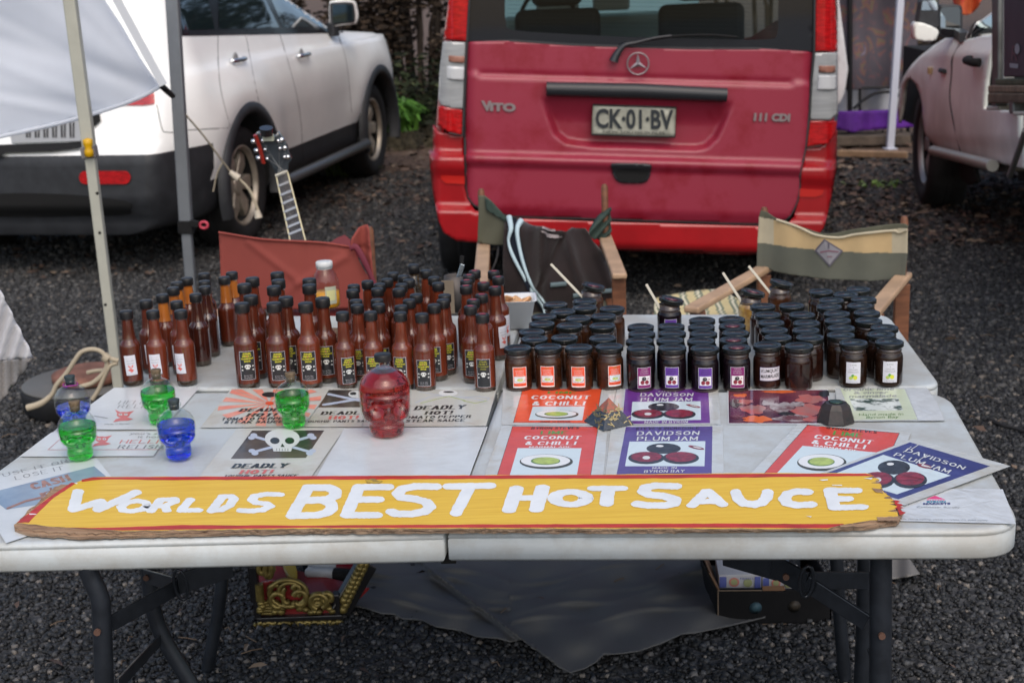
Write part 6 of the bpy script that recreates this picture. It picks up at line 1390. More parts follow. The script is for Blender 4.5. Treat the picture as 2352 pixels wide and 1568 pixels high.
def lab_jar(kind):
    r = JR; w, h = (.030, .046); z0 = .012; a = Art(cyl(r), .00005, .0005); X = w / 2; yt = z0 + h
    if kind == 'orange':
        cstrip(a, -X, z0, X, yt, K['print_white']); cstrip(a, -X + .001, z0 + .003, X - .001, yt - .001, K['print_orange']); cstrip(a, -X + .0025, z0 + .010, X - .0025, z0 + .025, K['print_ice'])
        for i, (t_, f, c_) in enumerate((('LIME', .3, 'print_green'), ('COCONUT', .66, 'print_bone'), ('& CHILLI', .55, 'print_bone'), ('MARMALADE', .6, 'print_bone'))): y = yt - .0055 - i * .0046; a.text(t_, (-X * f, y), (X * f, y), (-X * f, y + .0028), K[c_])
        a.ell(0, z0 + .0165, .0115, .0052, K['print_husk']); a.ell(-.0004, z0 + .0172, .0110, .0048, K['print_white']); a.ell(0, z0 + .0172, .0066, .003, K['print_lime'])
        a.text('Made in Byron', (-X * .7, z0 + .005), (X * .7, z0 + .005), (-X * .7, z0 + .0068), K['print_black'])
    elif kind in ('plum', 'magenta'):
        c_ = 'label_violet' if kind == 'plum' else 'label_magenta'
        cstrip(a, -X, z0, X, yt, K['label_edge']); cstrip(a, -X + .001, z0 + .001, X - .001, yt - .001, K[c_]); cstrip(a, -X + .0028, z0 + .007, X - .0028, z0 + .027, K['print_white'])
        for i, (t_, f) in enumerate((('NATIVE', .45), ('DAVIDSON', .6), ('PLUM JAM', .6))): y = yt - .0055 - i * .0046; a.text(t_, (-X * f, y), (X * f, y), (-X * f, y + .0026), K['print_plum_dark' if kind == 'plum' else 'label_edge'])
        a.ell(-.001, z0 + .021, .0048, .0045, K['print_plum_dark']); a.ell(-.0046, z0 + .0132, .0042, .0046, K['print_plum_red']); a.ell(.0048, z0 + .0132, .0044, .0046, K['print_plum_red']); a.ell(.0075, z0 + .021, .0018, .001, K['print_plum_red'])
    elif kind == 'lime':
        cstrip(a, -X, z0, X, yt, K['label_white'])
        for i, (t_, f) in enumerate((('LIME', .45), ('&', .08), ('GINGER', .62), ('MARMALADE', .7))): y = yt - .0075 - i * .0052; a.text(t_, (-X * f, y), (X * f, y), (-X * f, y + .003), K['print_grey'])
        a.ell(-.001, z0 + .016, .0032, .0038, K['print_green']); a.ell(.004, z0 + .0125, .0045, .0048, K['label_lemon']); a.ell(-.005, z0 + .0115, .004, .0036, K['print_lime']); a.text('Byron Bay', (-.008, z0 + .003), (.008, z0 + .003), (-.008, z0 + .0045), K['print_grey'])
    elif kind == 'kumquat':
        w = .046; z0 = .022; h = .030; cstrip(a, -.016, z0, .03, z0 + h, K['ink_blue']); cstrip(a, -.0152, z0 + .0008, .0292, z0 + h - .0008, K['label_white'])
        a.text('KUMQUAT', (-.0125, z0 + .018), (.0265, z0 + .0195), (-.0125, z0 + .0255), K['print_black'], bold=.02); a.text('MARMALADE', (-.0135, z0 + .006), (.0275, z0 + .008), (-.0135, z0 + .0135), K['print_black'], bold=.02)
    return a.mb.mesh('label', LM)
JL = {k: lab_jar(k) for k in ('orange', 'plum', 'magenta', 'lime', 'kumquat')}
mb = MB(); mb.lathe([(JR * .62, JH - .0006), (.0005, JH - .0005)], 20); LMK = mb.mesh('lid_mark', [lid_red])
JL_ = []
for (x, y), lb in (((297, 955), 'orange'), ((600, 946), 'orange'), ((903, 950), 'orange'), ((1207, 940), 'orange')): JL_.append((j7(x, y), 'orange', lb, 'orange'))
for x, y in ((462, 865), (762, 852), (1140, 858), (437, 797), (537, 716), (812, 734), (1138, 736), (558, 646), (898, 663), (1148, 641), (748, 596), (672, 526), (962, 556), (962, 492), (1235, 566)): JL_.append((j7(x, y), 'orange', None, 'orange'))
for (x, y), lb in (((1515, 945), 'magenta'), ((1828, 945), 'plum'), ((2145, 945), 'plum')): JL_.append((j7(x, y), 'plum', lb, 'plum'))
for x, y in ((1508, 888), (1525, 815), (1518, 748), (1813, 878), (1828, 811), (1820, 743), (2122, 888), (2135, 815), (2120, 748), (2125, 683)): JL_.append((j7(x, y), 'plum', None, 'plum'))
JL_.append((j8(578, 780), 'plum', 'magenta', 'plum'))
for x, y in ((552, 711), (565, 648), (540, 583), (535, 523)): JL_.append((j8(x, y), 'plum', None, 'plum'))
JL_.append((j8(868, 762), 'kum', 'kumquat', 'kumquat')); JL_.append((j8(1168, 770), 'kum', None, 'kumquat'))
for x, y in ((968, 690), (935, 623), (905, 553), (870, 478), (825, 398), (1270, 690), (1232, 623), (1238, 556), (1195, 478), (1098, 393)): JL_.append((j8(x, y), 'kum', None, 'kumquat'))
JL_.append((j8(1680, 740), 'lime', 'lime', 'lime')); JL_.append((j8(2017, 732), 'lime', 'lime', 'lime'))
for x, y in ((1560, 668), (1565, 603), (1530, 533), (1522, 468), (1450, 403), (1470, 343), (1372, 262), (1605, 288), (1937, 663), (1970, 598), (1822, 533), (1805, 458), (1740, 393), (1775, 333), (1725, 241)): JL_.append((j8(x, y), 'lime', None, 'lime'))
PJ = [at(u, v, TZ + JH) for (u, v), *_ in JL_]
PJ = relax([Vector((p.x, p.y)) for p in PJ], [JR * 1.035] * len(PJ), 150)
GJ = {'orange': 'jars of amber marmalade', 'plum': 'jars of dark plum jam', 'kumquat': 'jars of kumquat marmalade', 'lime': 'jars of lime and ginger marmalade'}
def put(t, me, nm): o = bpy.data.objects.new(nm, me); col.objects.link(o); o.parent = t; return o
for cl_ in GJ:
    idx = [i for i, b in enumerate(JL_) if b[3] == cl_]; rk = rank_labels([(i, PJ[i].x, PJ[i].y) for i in idx], None, None)
    for i in idx:
        _, kd, lb, _ = JL_[i]; c_, n_, rn = rk[i]
        hd = {None: 'unlabelled black-lidded jar', 'orange': 'jar with orange coconut label', 'plum': 'jar with violet plum label', 'magenta': 'jar with magenta plum label', 'lime': 'jar with white lime and ginger label', 'kumquat': 'jar with handwritten white kumquat label'}[lb]
        lab_ = f"{hd}, {ORD[c_]} from left, {rn} of the {dict(orange='amber', plum='plum', kumquat='kumquat', lime='lime')[cl_]} jars"
        p = PJ[i]; t = thing('jam_jar', (p.x, p.y, TZ - .0018), lab_, 'jam jar', GJ[cl_]); t.rotation_euler = (0, 0, -math.atan2(p.x, p.y) + (rnd.uniform(-.15, .15) if lb else rnd.uniform(-3, 3)))
        put(t, JM[kd], 'jar_glass'); l_ = put(t, LID, 'lid')
        if rnd.random() < .1: put(l_, LMK, 'lid_mark')
        if lb:
            o = put(t, JL[lb], 'label')
            if lb == 'orange' and c_ == 3: o.rotation_euler = (0, 0, .35)
            if lb in ('plum', 'magenta'): o.rotation_euler = (0, 0, rnd.uniform(-.1, .15))
# open tester jars with sticks
def tester(pix, m, tilt, stick, label, lidmark, mlab=None, H=JH):
    p = at(*pix, TZ + JH); t = thing('tester_jar', (p.x, p.y, TZ - .0018), label, 'tester jar', 'open tester jars with tasting sticks')
    put(t, jar_mesh(m, True), 'jar_glass'); mb = MB(); mb.lathe([(JR * .82, JH * .93), (JR * .5, JH * .95), (.001, JH * .94)], 20); 
    lid = put(t, LID, 'lid'); T = Matrix.Translation((.006, 0, .008)) @ Matrix.Translation((0, 0, JH)) @ Matrix.Rotation(tilt, 4, 'Y') @ Matrix.Translation((0, 0, -JH)); lid.matrix_local = T
    if lidmark: put(lid, LMK, 'lid_mark')
    if mlab: put(t, JL[mlab], 'label')
    s0 = Vector((p.x - .012, p.y - .004, TZ + JH * .62)); s1 = atY(*stick, p.y - .01); dd = (s1 - s0).normalized()
    mb = MB(); mb.bar(s0, s1, .0062, .0022, up=Vector((0, 1, 0))); o = mb.build('tasting_stick', mat('stick_wood', S(212, 206, 190), .6), None, s0, bevel=.001); tag(o, 'pale wooden tasting stick standing in ' + label.split(',')[0].replace('open ', 'the '), 'tasting stick', 'wooden tasting sticks'); return t
tester(j7(1030, 372), brown, .22, c2(955, 962), 'open amber marmalade jar, tilted lid, behind the amber marmalade jars', True)
tester(j7(1800, 505), darkj, .2, j7(1572, 338), 'open dark plum jam jar, tilted lid, alone behind the plum jars', True, 'plum')
tester(j8(712, 292), yj, .22, j8(450, 95), 'open pale yellow jam jar, tilted lid, left of the amber tester', True)
tester(j8(985, 205), brown, .26, j8(692, 32), 'open reddish amber jar, tilted lid, behind the kumquat jars', False)

# ================================================ skull bottles
def skull_shape(sc_, shrink=0.0, top=1.0, n1=56, n2=72, z_cut=None, big=False):
    """returns MB of a glass skull, face towards -Y; unit height 1 = crown of the skull"""
    mb = MB(); rows = []; zs = [i / n1 for i in range(n1 + 1)]
    if z_cut is not None: zs = [z for z in zs if z < z_cut] + [z_cut]
    def rad(z):
        P = [(0, .215), (.03, .245), (.12, .262), (.24, .268), (.31, .29), (.36, .335), (.42, .362), (.55, .375), (.68, .375), (.78, .35), (.87, .295), (.94, .21), (.98, .14), (1.0, .11)]
        for (a, ra), (b, rb) in zip(P, P[1:]):
            if z <= b: t = (z - a) / (b - a); t = t * t * (3 - 2 * t) * .3 + t * .7; return ra + (rb - ra) * t
        return .09
    def g(x, s_): return math.exp(-(x / s_) ** 2)
    for z_ in zs:
        z = float(np.interp(z_, [0, .12, .27, .42, .55, 1], [0, .15, .37, .44, .52, 1])) if big else z_
        r = rad(z) * (1.01 if big else 1)
        for k in range(n2):
            a = 2 * math.pi * k / n2; cx, cy_ = math.cos(a), math.sin(a)
            rx, ry = r, r * 1.10
            x = cx * rx; y = cy_ * ry + .02 * g(z - .7, .3)
            f = max(0, -cy_)  # front
            y *= (1 - .14 * f * g(z - .45, .25))
            for s_ in (-1, 1): y += .13 * g(x - s_ * .15, .088) * g(z - .49, .058) * (f > .2)
            y += .075 * g(x, .042) * g(z - .37, .045) * (f > .5)
            y -= .045 * g(z - .595, .032) * f * g(x, .3); y -= .04 * g(x, .05) * g(z - .44, .05) * (f > .5)
            y -= .03 * g(abs(x) - .22, .06) * g(z - .38, .035) * f
            y += .018 * g(z - .27, .02) * f; y += .008 * g(z - .165, .012) * f; y -= .015 * g(z - .21, .03) * f
            if f > .55 and .12 < z < .25: y += .006 * math.cos(x * 110)
            x += (-cx) * .02 * g(z - .24, .06)
            L = 1 - shrink; mb.v.append((x * sc_ * L, y * sc_ * L, (z_ * (1 - .02 * (shrink > 0)) + (.02 if shrink else 0)) * sc_))
    m = len(zs)
    for i in range(m - 1):
        for k in range(n2): mb.f.append([i * n2 + k, i * n2 + (k + 1) % n2, (i + 1) * n2 + (k + 1) % n2, (i + 1) * n2 + k]); mb.m.append(0); mb.s.append(True)
    mb.f.append(list(range(n2))[::-1]); mb.m.append(0); mb.s.append(False)
    if z_cut is not None or True: mb.f.append([(m - 1) * n2 + k for k in range(n2)]); mb.m.append(0); mb.s.append(False)
    return mb
def liquid_mat(name, c, mixd=.10, dens=55):
    m = bpy.data.materials.new(name); m.use_nodes = True; t = m.node_tree; b = t.nodes['Principled BSDF']; out = t.nodes['Material Output']
    b.inputs['Base Color'].default_value = (.97, .97, .97, 1); b.inputs['Transmission Weight'].default_value = 1; b.inputs['Roughness'].default_value = 0; b.inputs['IOR'].default_value = 1.33
    va = t.nodes.new('ShaderNodeVolumeAbsorption'); va.inputs[0].default_value = (*c, 1); va.inputs[1].default_value = dens; t.links.new(va.outputs[0], out.inputs[1])
    d = t.nodes.new('ShaderNodeBsdfTranslucent'); d.inputs[0].default_value = (*c, 1); dd = t.nodes.new('ShaderNodeBsdfDiffuse'); dd.inputs[0].default_value = (*[x * .3 for x in c], 1); ad = t.nodes.new('ShaderNodeAddShader'); t.links.new(d.outputs[0], ad.inputs[0]); t.links.new(dd.outputs[0], ad.inputs[1])
    mx = t.nodes.new('ShaderNodeMixShader'); mx.inputs[0].default_value = mixd; t.links.new(b.outputs[0], mx.inputs[1]); t.links.new(ad.outputs[0], mx.inputs[2]); t.links.new(mx.outputs[0], out.inputs[0]); return m
gsk = thin_glass('skull_glass', (.93, .96, .94), .02); cork = mat('cork', (.14, .10, .06), .8, var=.3, scale=90, bump=.5, bscale=200); corkd = mat('cork_dark', (.03, .045, .05), .7, var=.3, scale=90)
liqs = {'green': liquid_mat('liquid_green', (.10, .90, .18)), 'blue': liquid_mat('liquid_blue', (.03, .40, .97), .1, 70), 'red': liquid_mat('liquid_red', (.88, .006, .045), .07, 56)}
def skull_bottle(pix, size, colr, fill, label, rot, cork_m=cork, group='small skull bottles of coloured liquid'):
    p = at(*pix, TZ + .002); t = thing('skull_bottle', p, label, 'skull bottle', group); t.rotation_euler = (0, 0, -math.atan2(p.x, p.y) + rot)
    o = put(t, skull_shape(size, big=colr == 'red').mesh('skull_glass', [gsk]), 'skull_glass'); put(t, skull_shape(size, .05, z_cut=fill, big=colr == 'red').mesh('liquid', [liqs[colr]]), 'liquid')
    mb = MB(); h = size
    if colr == 'red':
        mb.lathe([(h * .112, h * .97), (h * .105, h * 1.04), (h * .105, h * 1.12)], 24, caps=False); put(t, mb.mesh('neck', [gsk]), 'neck')
        mb = MB(); mb.lathe([(h * .120, h * 1.10), (h * .122, h * 1.105), (h * .122, h * 1.19), (h * .116, h * 1.2), (.0005, h * 1.2)], 36); put(t, mb.mesh('cap', [cap_m]), 'cap')
    else:
        mb.lathe([(h * .125, h * .97), (h * .112, h * 1.02), (h * .125, h * 1.05), (h * .142, h * 1.08), (h * .135, h * 1.10), (h * .11, h * 1.105)], 24, caps=False); put(t, mb.mesh('neck', [gsk]), 'neck')
        mb = MB(); mb.lathe([(h * .09, h * .99), (h * .10, h * 1.10), (h * .115, h * 1.17), (h * .11, h * 1.185), (.0005, h * 1.19)], 20); put(t, mb.mesh('cork', [cork_m]), 'cork')
    return t
skull_bottle((890, 996), .138, 'red', .955, 'large glass skull bottle of red liquid with black cap, centre front of the table', .12, group='skull bottles')
skull_bottle((186, 1052), .098, 'green', .68, 'small skull bottle of green liquid with cork stopper, in front of the left blue one', .06)
skull_bottle((412, 1050), .099, 'blue', .68, 'small skull bottle of blue liquid with dark stopper, just above the letters LDS', .14, corkd)
skull_bottle((370, 970), .097, 'green', .72, 'small skull bottle of green liquid in front of the white-labelled relish bottles', .16)
skull_bottle((676, 978), .096, 'green', .70, 'small skull bottle of green liquid standing on the sunburst poster', .10)
ta = skull_bottle((174, 985), .097, 'blue', .50, 'small skull bottle of blue liquid with purple string, nearest the left table edge', .05, corkd)
mb = MB(); mb.tube([(.0145 * math.cos(R(a)), .0145 * math.sin(R(a)), .0965 + .001 * math.sin(R(a * 3))) for a in range(0, 360, 20)], .0012, 6, closed=True); put(ta, mb.mesh('purple_string', [mat('string_purple', (.3, .03, .25), .7)]), 'purple_string')
# resin pyramid
def pyramid():
    A, B_, C_, D_ = k3(975, 408), k3(1150, 505), k3(1425, 438), (0, 0)
    a = at(*k3(975, 408), TZ + .003); b = at(*k3(1150, 500), TZ + .003); c = at(*k3(1425, 436), TZ + .003); d = a + c - b; ctr = (a + c) / 2
    ap = atY(*k3(1198, 200), ctr.y); t = thing('resin_pyramid', (ctr.x, ctr.y, TZ + .003), 'dark resin pyramid with an orange tip and gold shavings standing between two posters', 'pyramid')
    L = ctr; mid = .55; lo = .46
    def lay(f): return [p + (ap - p) * f for p in (a, b, c, d)]
    r0 = lay(0); r1 = lay(.52); r2 = lay(.999)
    mb = MB(); mb.add(r0 + r1, [(0, 1, 5, 4), (1, 2, 6, 5), (2, 3, 7, 6), (3, 0, 4, 7), (3, 2, 1, 0)], 0); mb.build('resin_base', mat('resin_black', (.015, .017, .022), .08, coat=1, var=.7, scale=120), t)
    mb = MB(); r1b = lay(.521); mb.add(r1b + [ap], [(0, 1, 4), (1, 2, 4), (2, 3, 4), (3, 0, 4)], 0); mb.build('resin_tip', mat('resin_orange', (.36, .07, .02), .1, coat=1, c2=(.16, .08, .03), thr=(.4, .6), scale=120), t)
    gold = mat('gold_shaving', (.55, .42, .2), .3, .9); q = random.Random(3); mb = MB()
    for f0, f1 in (((a, b)), ((b, c))):
        n_ = (f1 - f0).cross(ap - f0).normalized(); n_ = n_ if n_.y < 0 else -n_
        for i in range(34):
            s_ = q.random(); h_ = q.uniform(.12, .62); p = f0 + (f1 - f0) * s_; p = p + (ap - p) * h_ + n_ * .0006; dr = (ap - f0) * q.uniform(-1, 1) * .3 + (f1 - f0) * q.uniform(-.6, .6); dr = dr.normalized() * q.uniform(.006, .013)
            if not (0.05 < s_ < .95): continue
            mb.bar(p, p + dr, .0019, .001, up=n_)
    mb.build('metal_shavings', gold, t)
pyramid()
pc = at(*k4(955, 372), TZ + .003); t = thing('crystal_block', pc + Vector((0, .02, 0)), 'faceted black crystal dome standing on the glossy photo print', 'crystal'); mb = MB()
mb.lathe([(.039, 0), (.038, .003), (.030, .026), (.021, .036), (.0005, .038)], 8, 0, False, Matrix.Translation(pc + Vector((0, .03, 0))) @ Matrix.Rotation(.2, 4, 'Z')); mb.build('stone', mat('crystal_black', (.009, .012, .011), .4, coat=.1, c2=(.03, .022, .02), scale=70, thr=(.5, .7), bump=.3, bscale=120), t)
mb = MB(); mb.lathe([(.014, .0375), (.011, .0388), (.0005, .0388)], 20, 0, True, Matrix.Translation(pc + Vector((0, .03, .0))) ); mb.build('coil', mat('coil_green', (.05, .09, .07), .3, .6), t)
# ================================================ back-of-table clutter
p = at(b6(285, 150)[0], 705, TZ); zt = atY(*b6(287, 115), p.y).z - TZ; jb = thing('juice_bottle', (p.x, p.y, TZ), 'clear plastic juice bottle with a white cap and a little orange juice left', 'juice bottle')
H = zt; r = .037; s_ = H / .17
mb = MB(); mb.lathe([(r * .9, 0), (r, .006), (r, H * .46), (r * .97, H * .58), (r * .8, H * .73), (r * .55, H * .84), (r * .48, H * .87)], 28, 0, True, Matrix.Translation((p.x, p.y, TZ))); mb.build('bottle_body', thin_glass('plastic_clear', (.90, .88, .89), .12, .9), jb)
mb = MB(); mb.lathe([(r * .88, .003), (r * .96, .008), (r * .96, H * .34), (.001, H * .34)], 28, 0, True, Matrix.Translation((p.x, p.y, TZ))); mb.build('juice', mat('juice', (.75, .36, .02), .3), jb)
mb = MB(); mb.lathe([(r * .62, H * .87), (r * .62, H * .985), (r * .56, H), (.0005, H)], 30, 0, True, Matrix.Translation((p.x, p.y, TZ))); mb.build('cap', mat('cap_white', (.6, .61, .6), .45), jb)
mb = MB(); mb.lathe([(r * .55, H * .84), (r * .57, H * .85), (r * .55, H * .87)], 24, 0, True, Matrix.Translation((p.x, p.y, TZ))); mb.build('neck_ring', mat('cap_white', (.6, .61, .6), .45), jb)
a = Art(cyl(r), .0001, .0006); cstrip(a, .002, H * .12, .034, H * .5, 0); cstrip(a, .005, H * .2, .03, H * .42, 1); o = a.mb.build('label', [mat('label_cream2', S(170, 172, 150), .5), mat('label_cream', S(200, 196, 140), .5)], None); o.parent = jb
# spirit bottle with black cap, pen cup, cardboard, chips tub, sample cup
pp_ = at(b6(1185, 160)[0], b6(0, 160)[1], TZ + .185); p = Vector((pp_.x, pp_.y, TZ)); jb = thing('amber_bottle', p, 'clear part-empty amber bottle with black cap among the small sauce bottles', 'bottle')
mb = MB(); mb.lathe([(.022, 0), (.023, .1), (.021, .115), (.0125, .135), (.0115, .17)], 24, 0, True, Matrix.Translation(p)); mb.build('bottle_body', thin_glass('amber_glass', (.75, .6, .42), .05), jb)
mb = MB(); mb.lathe([(.0205, .003), (.0205, .07), (.001, .07)], 24, 0, True, Matrix.Translation(p)); mb.build('liquid', mat('amber_liquid', (.25, .11, .04), .2), jb)
mb = MB(); mb.lathe([(.0145, .165), (.0145, .185), (.013, .187), (.0005, .187)], 30, 0, True, Matrix.Translation(p)); mb.build('cap', cap_m, jb)
p = at(b6(1640, 500)[0] - 2, 712, TZ); cup = thing('pen_cup', (p.x, p.y, TZ), 'dark tin pen cup holding a silver pen behind the sauce bottles', 'pen cup')
mb = MB(); mb.lathe([(.026, 0), (.028, .095), (.0265, .095), (.025, .003)], 20, 0, True, Matrix.Translation((p.x, p.y, TZ))); mb.build('cup', mat('tin_dark', (.09, .08, .075), .5, .5), cup)
a0 = Vector((p.x - .01, p.y, TZ + .03)); a1 = atY(*b6(1700, 150), p.y + .01); mb = MB(); mb.bar(a0, a1, .012, .003, up=Vector((0, 1, 0))); o = mb.build('pen', mat('steel_blue', (.35, .42, .48), .2, .9), None, a0, bevel=.001); tag(o, 'flat silver pen leaning out of the pen cup', 'pen', 'pens in the cup')
a1 = atY(*b6(1694, 62), p.y + .02); a0 = Vector((p.x + .012, p.y + .01, TZ + .03)); mb = MB(); mb.tube([a0, a0 + (a1 - a0) * .6, a1], [.004, .004, .006], 8); o = mb.build('pen', black_in, None, a0); tag(o, 'black pen standing in the cup behind the silver one', 'pen', 'pens in the cup')
p = at(b6(1560, 420)[0], 716, TZ); mb = MB(); mb.box((p.x, p.y - .02, TZ + .045), (.032, .004, .09)); o = mb.build('cardboard_piece', mat('cardboard', S(120, 108, 92), .85, var=.1), None, (p.x, p.y, TZ)); tag(o, 'small upright piece of grey-brown cardboard beside the pen cup', 'cardboard')
# white tub of crackers
c0 = at(1187, 752, TZ); tub = thing('cracker_tub', (c0.x, c0.y, TZ), 'square white plastic tub of broken crackers behind the front row of sauce bottles', 'tub')
w0, w1, h_ = .034, .048, .072
vs = []
for w_, z in ((w0, 0), (w1, h_), (w1 + .006, h_ + .002), (w1 - .002, h_ + .001), (w0 - .001, .003)):
    vs += [(c0.x + x, c0.y + .02 + y, TZ + z) for x, y in rrect(-w_, -w_, w_, w_, .012, 3)]
n = len(vs) // 5; mb = MB(); mb.add(vs, [(i * n + k, i * n + (k + 1) % n, (i + 1) * n + (k + 1) % n, (i + 1) * n + k) for i in range(4) for k in range(n)] + [list(range(n))[::-1], list(range(4 * n, 5 * n))], 0, True); mb.build('tub', mat('tub_plastic', (.62, .64, .66), .35), tub)
ck = mat('cracker', S(206, 160, 116), .8, var=.2, scale=60, bump=.4, bscale=120)
for i in range(9):
    q = random.Random(i); x = c0.x + q.uniform(-.028, .028); y = c0.y + .02 + q.uniform(-.03, .03); mb = MB(); mb.lathe([(.001, -.002), (.019, -.002), (.021, 0), (.019, .002), (.001, .002)], 9, 0, True, Matrix.Translation((x, y, TZ + .05 + .003 * i * .5)) @ Matrix.Rotation(q.uniform(-.9, .9), 4, 'X') @ Matrix.Rotation(q.uniform(-.9, .9), 4, 'Y'))
    o = mb.build('cracker', ck, None, (x, y, TZ + .05)); tag(o, 'broken cracker heaped in the white plastic tub', 'cracker', 'crackers in the tub')
p = at(b6(345, 760)[0], b6(0, 1040)[1], TZ); mb = MB(); mb.lathe([(.018, 0), (.021, .05), (.0195, .05), (.017, .003)], 20, 0, True, Matrix.Translation((p.x, p.y, TZ))); o = mb.build('small_cup', mat('cup_brown', S(120, 100, 84), .4), None, (p.x, p.y, TZ)); tag(o, 'small brown cup between the tall and the small sauce bottles', 'cup')
# ================================================ director's chairs
wood_l = mat('chair_wood_light', S(176, 146, 118), .5, var=.12, scale=10, stretch=(1, 1, 6)); wood_d = mat('chair_wood', S(112, 72, 50), .5, var=.2, scale=10, stretch=(1, 1, 6))
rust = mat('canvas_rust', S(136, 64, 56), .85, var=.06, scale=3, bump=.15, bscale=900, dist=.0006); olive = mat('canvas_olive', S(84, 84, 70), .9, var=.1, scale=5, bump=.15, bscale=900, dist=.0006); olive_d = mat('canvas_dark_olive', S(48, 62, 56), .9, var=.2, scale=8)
stripe_y = mat('canvas_yellow', S(188, 162, 120), .85, var=.06, scale=6); stripe_c = mat('canvas_cream', S(176, 166, 142), .85, var=.08, scale=6); sage = mat('canvas_sage', S(92, 94, 84), .85, var=.06, scale=6)
def gl(p): return Vector((p.x, p.y, .0))
def chair(label, TL, TR, Yl, Yr, arms, back_bottom=.62, post_top=.0, seat=True, wood=wood_d, seat_m=None, show_posts=True, armm=wood_l, dirv=None):
    """TL, TR: tops of the two back posts in the picture; Yl, Yr their depths"""
    a = atY(*TL, Yl); b = atY(*TR, Yr); root = thing('director_chair', gl((a + b) / 2), label, 'chair', 'folding chairs behind the tables')
    ax = (b - a); ax.z = 0; w = ax.length; ax.normalize(); fw = Vector((ax.y, -ax.x, 0)) if dirv is None else dirv  # seat side (towards the camera by default)
    for p, z in ((a, a.z), (b, b.z)):
        mb = MB(); mb.tube([Vector((p.x, p.y, .60)), Vector((p.x, p.y, z - .012)), Vector((p.x, p.y, z))], [.0125, .0125, .008], 10); mb.build('back_post', wood, root)
    az = .64
    for p, (fp) in ((a, arms[0]), (b, arms[1])):
        f_ = fp if fp is not None else Vector((p.x, p.y, az)) + fw * .46
        bk = Vector((p.x, p.y, az)) - (f_ - Vector((p.x, p.y, az))).normalized() * .04
        mb = MB(); mb.bar(Vector((bk.x, bk.y, az)), Vector((f_.x, f_.y, az)), .048, .02); mb.build('armrest', armm, root, bevel=.006)
        d = Vector((f_.x - p.x, f_.y - p.y, 0)).normalized()
        mb = MB(); e = Vector((f_.x, f_.y, az - .012)) - d * .05; mb.bar(e, Vector((e.x, e.y, .40)), .045, .025); mb.build('arm_support', wood, root, bevel=.003)
        mb = MB(); mb.bar(Vector((p.x, p.y, .62)), Vector((p.x, p.y, .40)), .045, .025); mb.build('arm_support', wood, root, bevel=.003)
        mb = MB(); mb.bar(Vector((p.x, p.y, .43)) - d * .03, Vector((p.x, p.y, .43)) + d * .44, .028, .035); mb.build('seat_rail', wood, root, bevel=.003)
        q = a if p is b else b
        mb = MB(); mb.bar(Vector((p.x, p.y, .42)) + d * .06, Vector((q.x, q.y, .05)) + d * .06, .03, .02); mb.bar(Vector((p.x, p.y, .42)) + d * .38, Vector((q.x, q.y, .05)) + d * .38, .03, .02); mb.build('crossed_leg', wood, root, bevel=.003)
        mb = MB(); mb.bar(Vector((p.x, p.y, .03)) - d * .02, Vector((p.x, p.y, .03)) + d * .45, .03, .04); mb.build('foot_rail', wood, root, bevel=.003)
    d0 = fw
    s0 = Vector((a.x, a.y, .445)); s1 = Vector((b.x, b.y, .445)); mb = MB(); n = 10
    A_ = [s0 + d0 * (.42 * i / n) for i in range(n + 1)]; B_ = [s1 + d0 * (.42 * i / n) for i in range(n + 1)]; vs = []
    for i in range(n + 1):
        for j in range(n + 1): p = A_[i] + (B_[i] - A_[i]) * (j / n); vs.append(p - Vector((0, 0, .03 * math.sin(math.pi * j / n))))
    mb.add(vs, [(i * (n + 1) + j, i * (n + 1) + j + 1, (i + 1) * (n + 1) + j + 1, (i + 1) * (n + 1) + j) for i in range(n) for j in range(n)], 0, True); mb.build('seat', seat_m or rust, root, solid=.004)
    return root, a, b, ax, fw
def plane_fn(a, b, bend):
    n_ = Vector((b.y - a.y, a.x - b.x, 0)).normalized()
    def fn(x, y):
        p = atP(x, y, a, n_); t = ((p - a).dot((b - a)) / (b - a).length_squared); return p + n_ * (.016 + bend(t, x, y))
    return fn
# rust chair (left)
r1, a, b, ax, fw = chair("rust red canvas folding chair standing left, a guitar neck rising behind its back", (512, 534), (848, 520), 4.35, 4.3, (None, None), seat_m=rust)
def bend1(t, x, y):
    f = .03 * math.sin(math.pi * max(0, min(1, t)))
    for (x0, y0, x1, y1, s_, am) in ((590, 560, 700, 640, 7, .010), (700, 640, 790, 590, 8, .014), (700, 640, 705, 560, 8, -.006), (700, 640, 760, 700, 9, -.007), (700, 640, 620, 700, 9, .006), (770, 555, 850, 570, 7, -.012)):
        d = abs((x1 - x0) * (y0 - y) - (x0 - x) * (y1 - y0)) / math.hypot(x1 - x0, y1 - y0); u_ = ((x - x0) * (x1 - x0) + (y - y0) * (y1 - y0)) / ((x1 - x0) ** 2 + (y1 - y0) ** 2)
        if -.15 < u_ < 1.15: f += .5 * am * math.exp(-(d / s_) ** 2)
    return f
pf = plane_fn(a, b, bend1); mb = MB()
relief(mb, smooth_poly([c1(68, 962), c1(200, 978), c1(480, 1010), c1(800, 1024), c1(1000, 1040), c1(1215, 1085), c1(1245, 1100)], 3, False) + [c1(1265, 1160), c1(1330, 1290), c1(1400, 1400), c1(1430, 1560), c1(1380, 1620), c1(90, 1620), c1(82, 1300)], pf, 7)
mb.build('back_canvas', rust, r1, solid=.003)
mb = MB(); relief(mb, [c1(1225, 1075), c1(1240, 1000), c1(1290, 925), c1(1355, 898), c1(1370, 930), c1(1385, 1080), c1(1425, 1400), c1(1432, 1600), c1(1400, 1420), c1(1330, 1200), c1(1290, 1080)], lambda x, y: pf(x, y) + Vector((0, -.012 - .02 * math.sin((x - 800) * .13), 0)), 6); mb.build('canvas_fold', rust, r1, solid=.003)
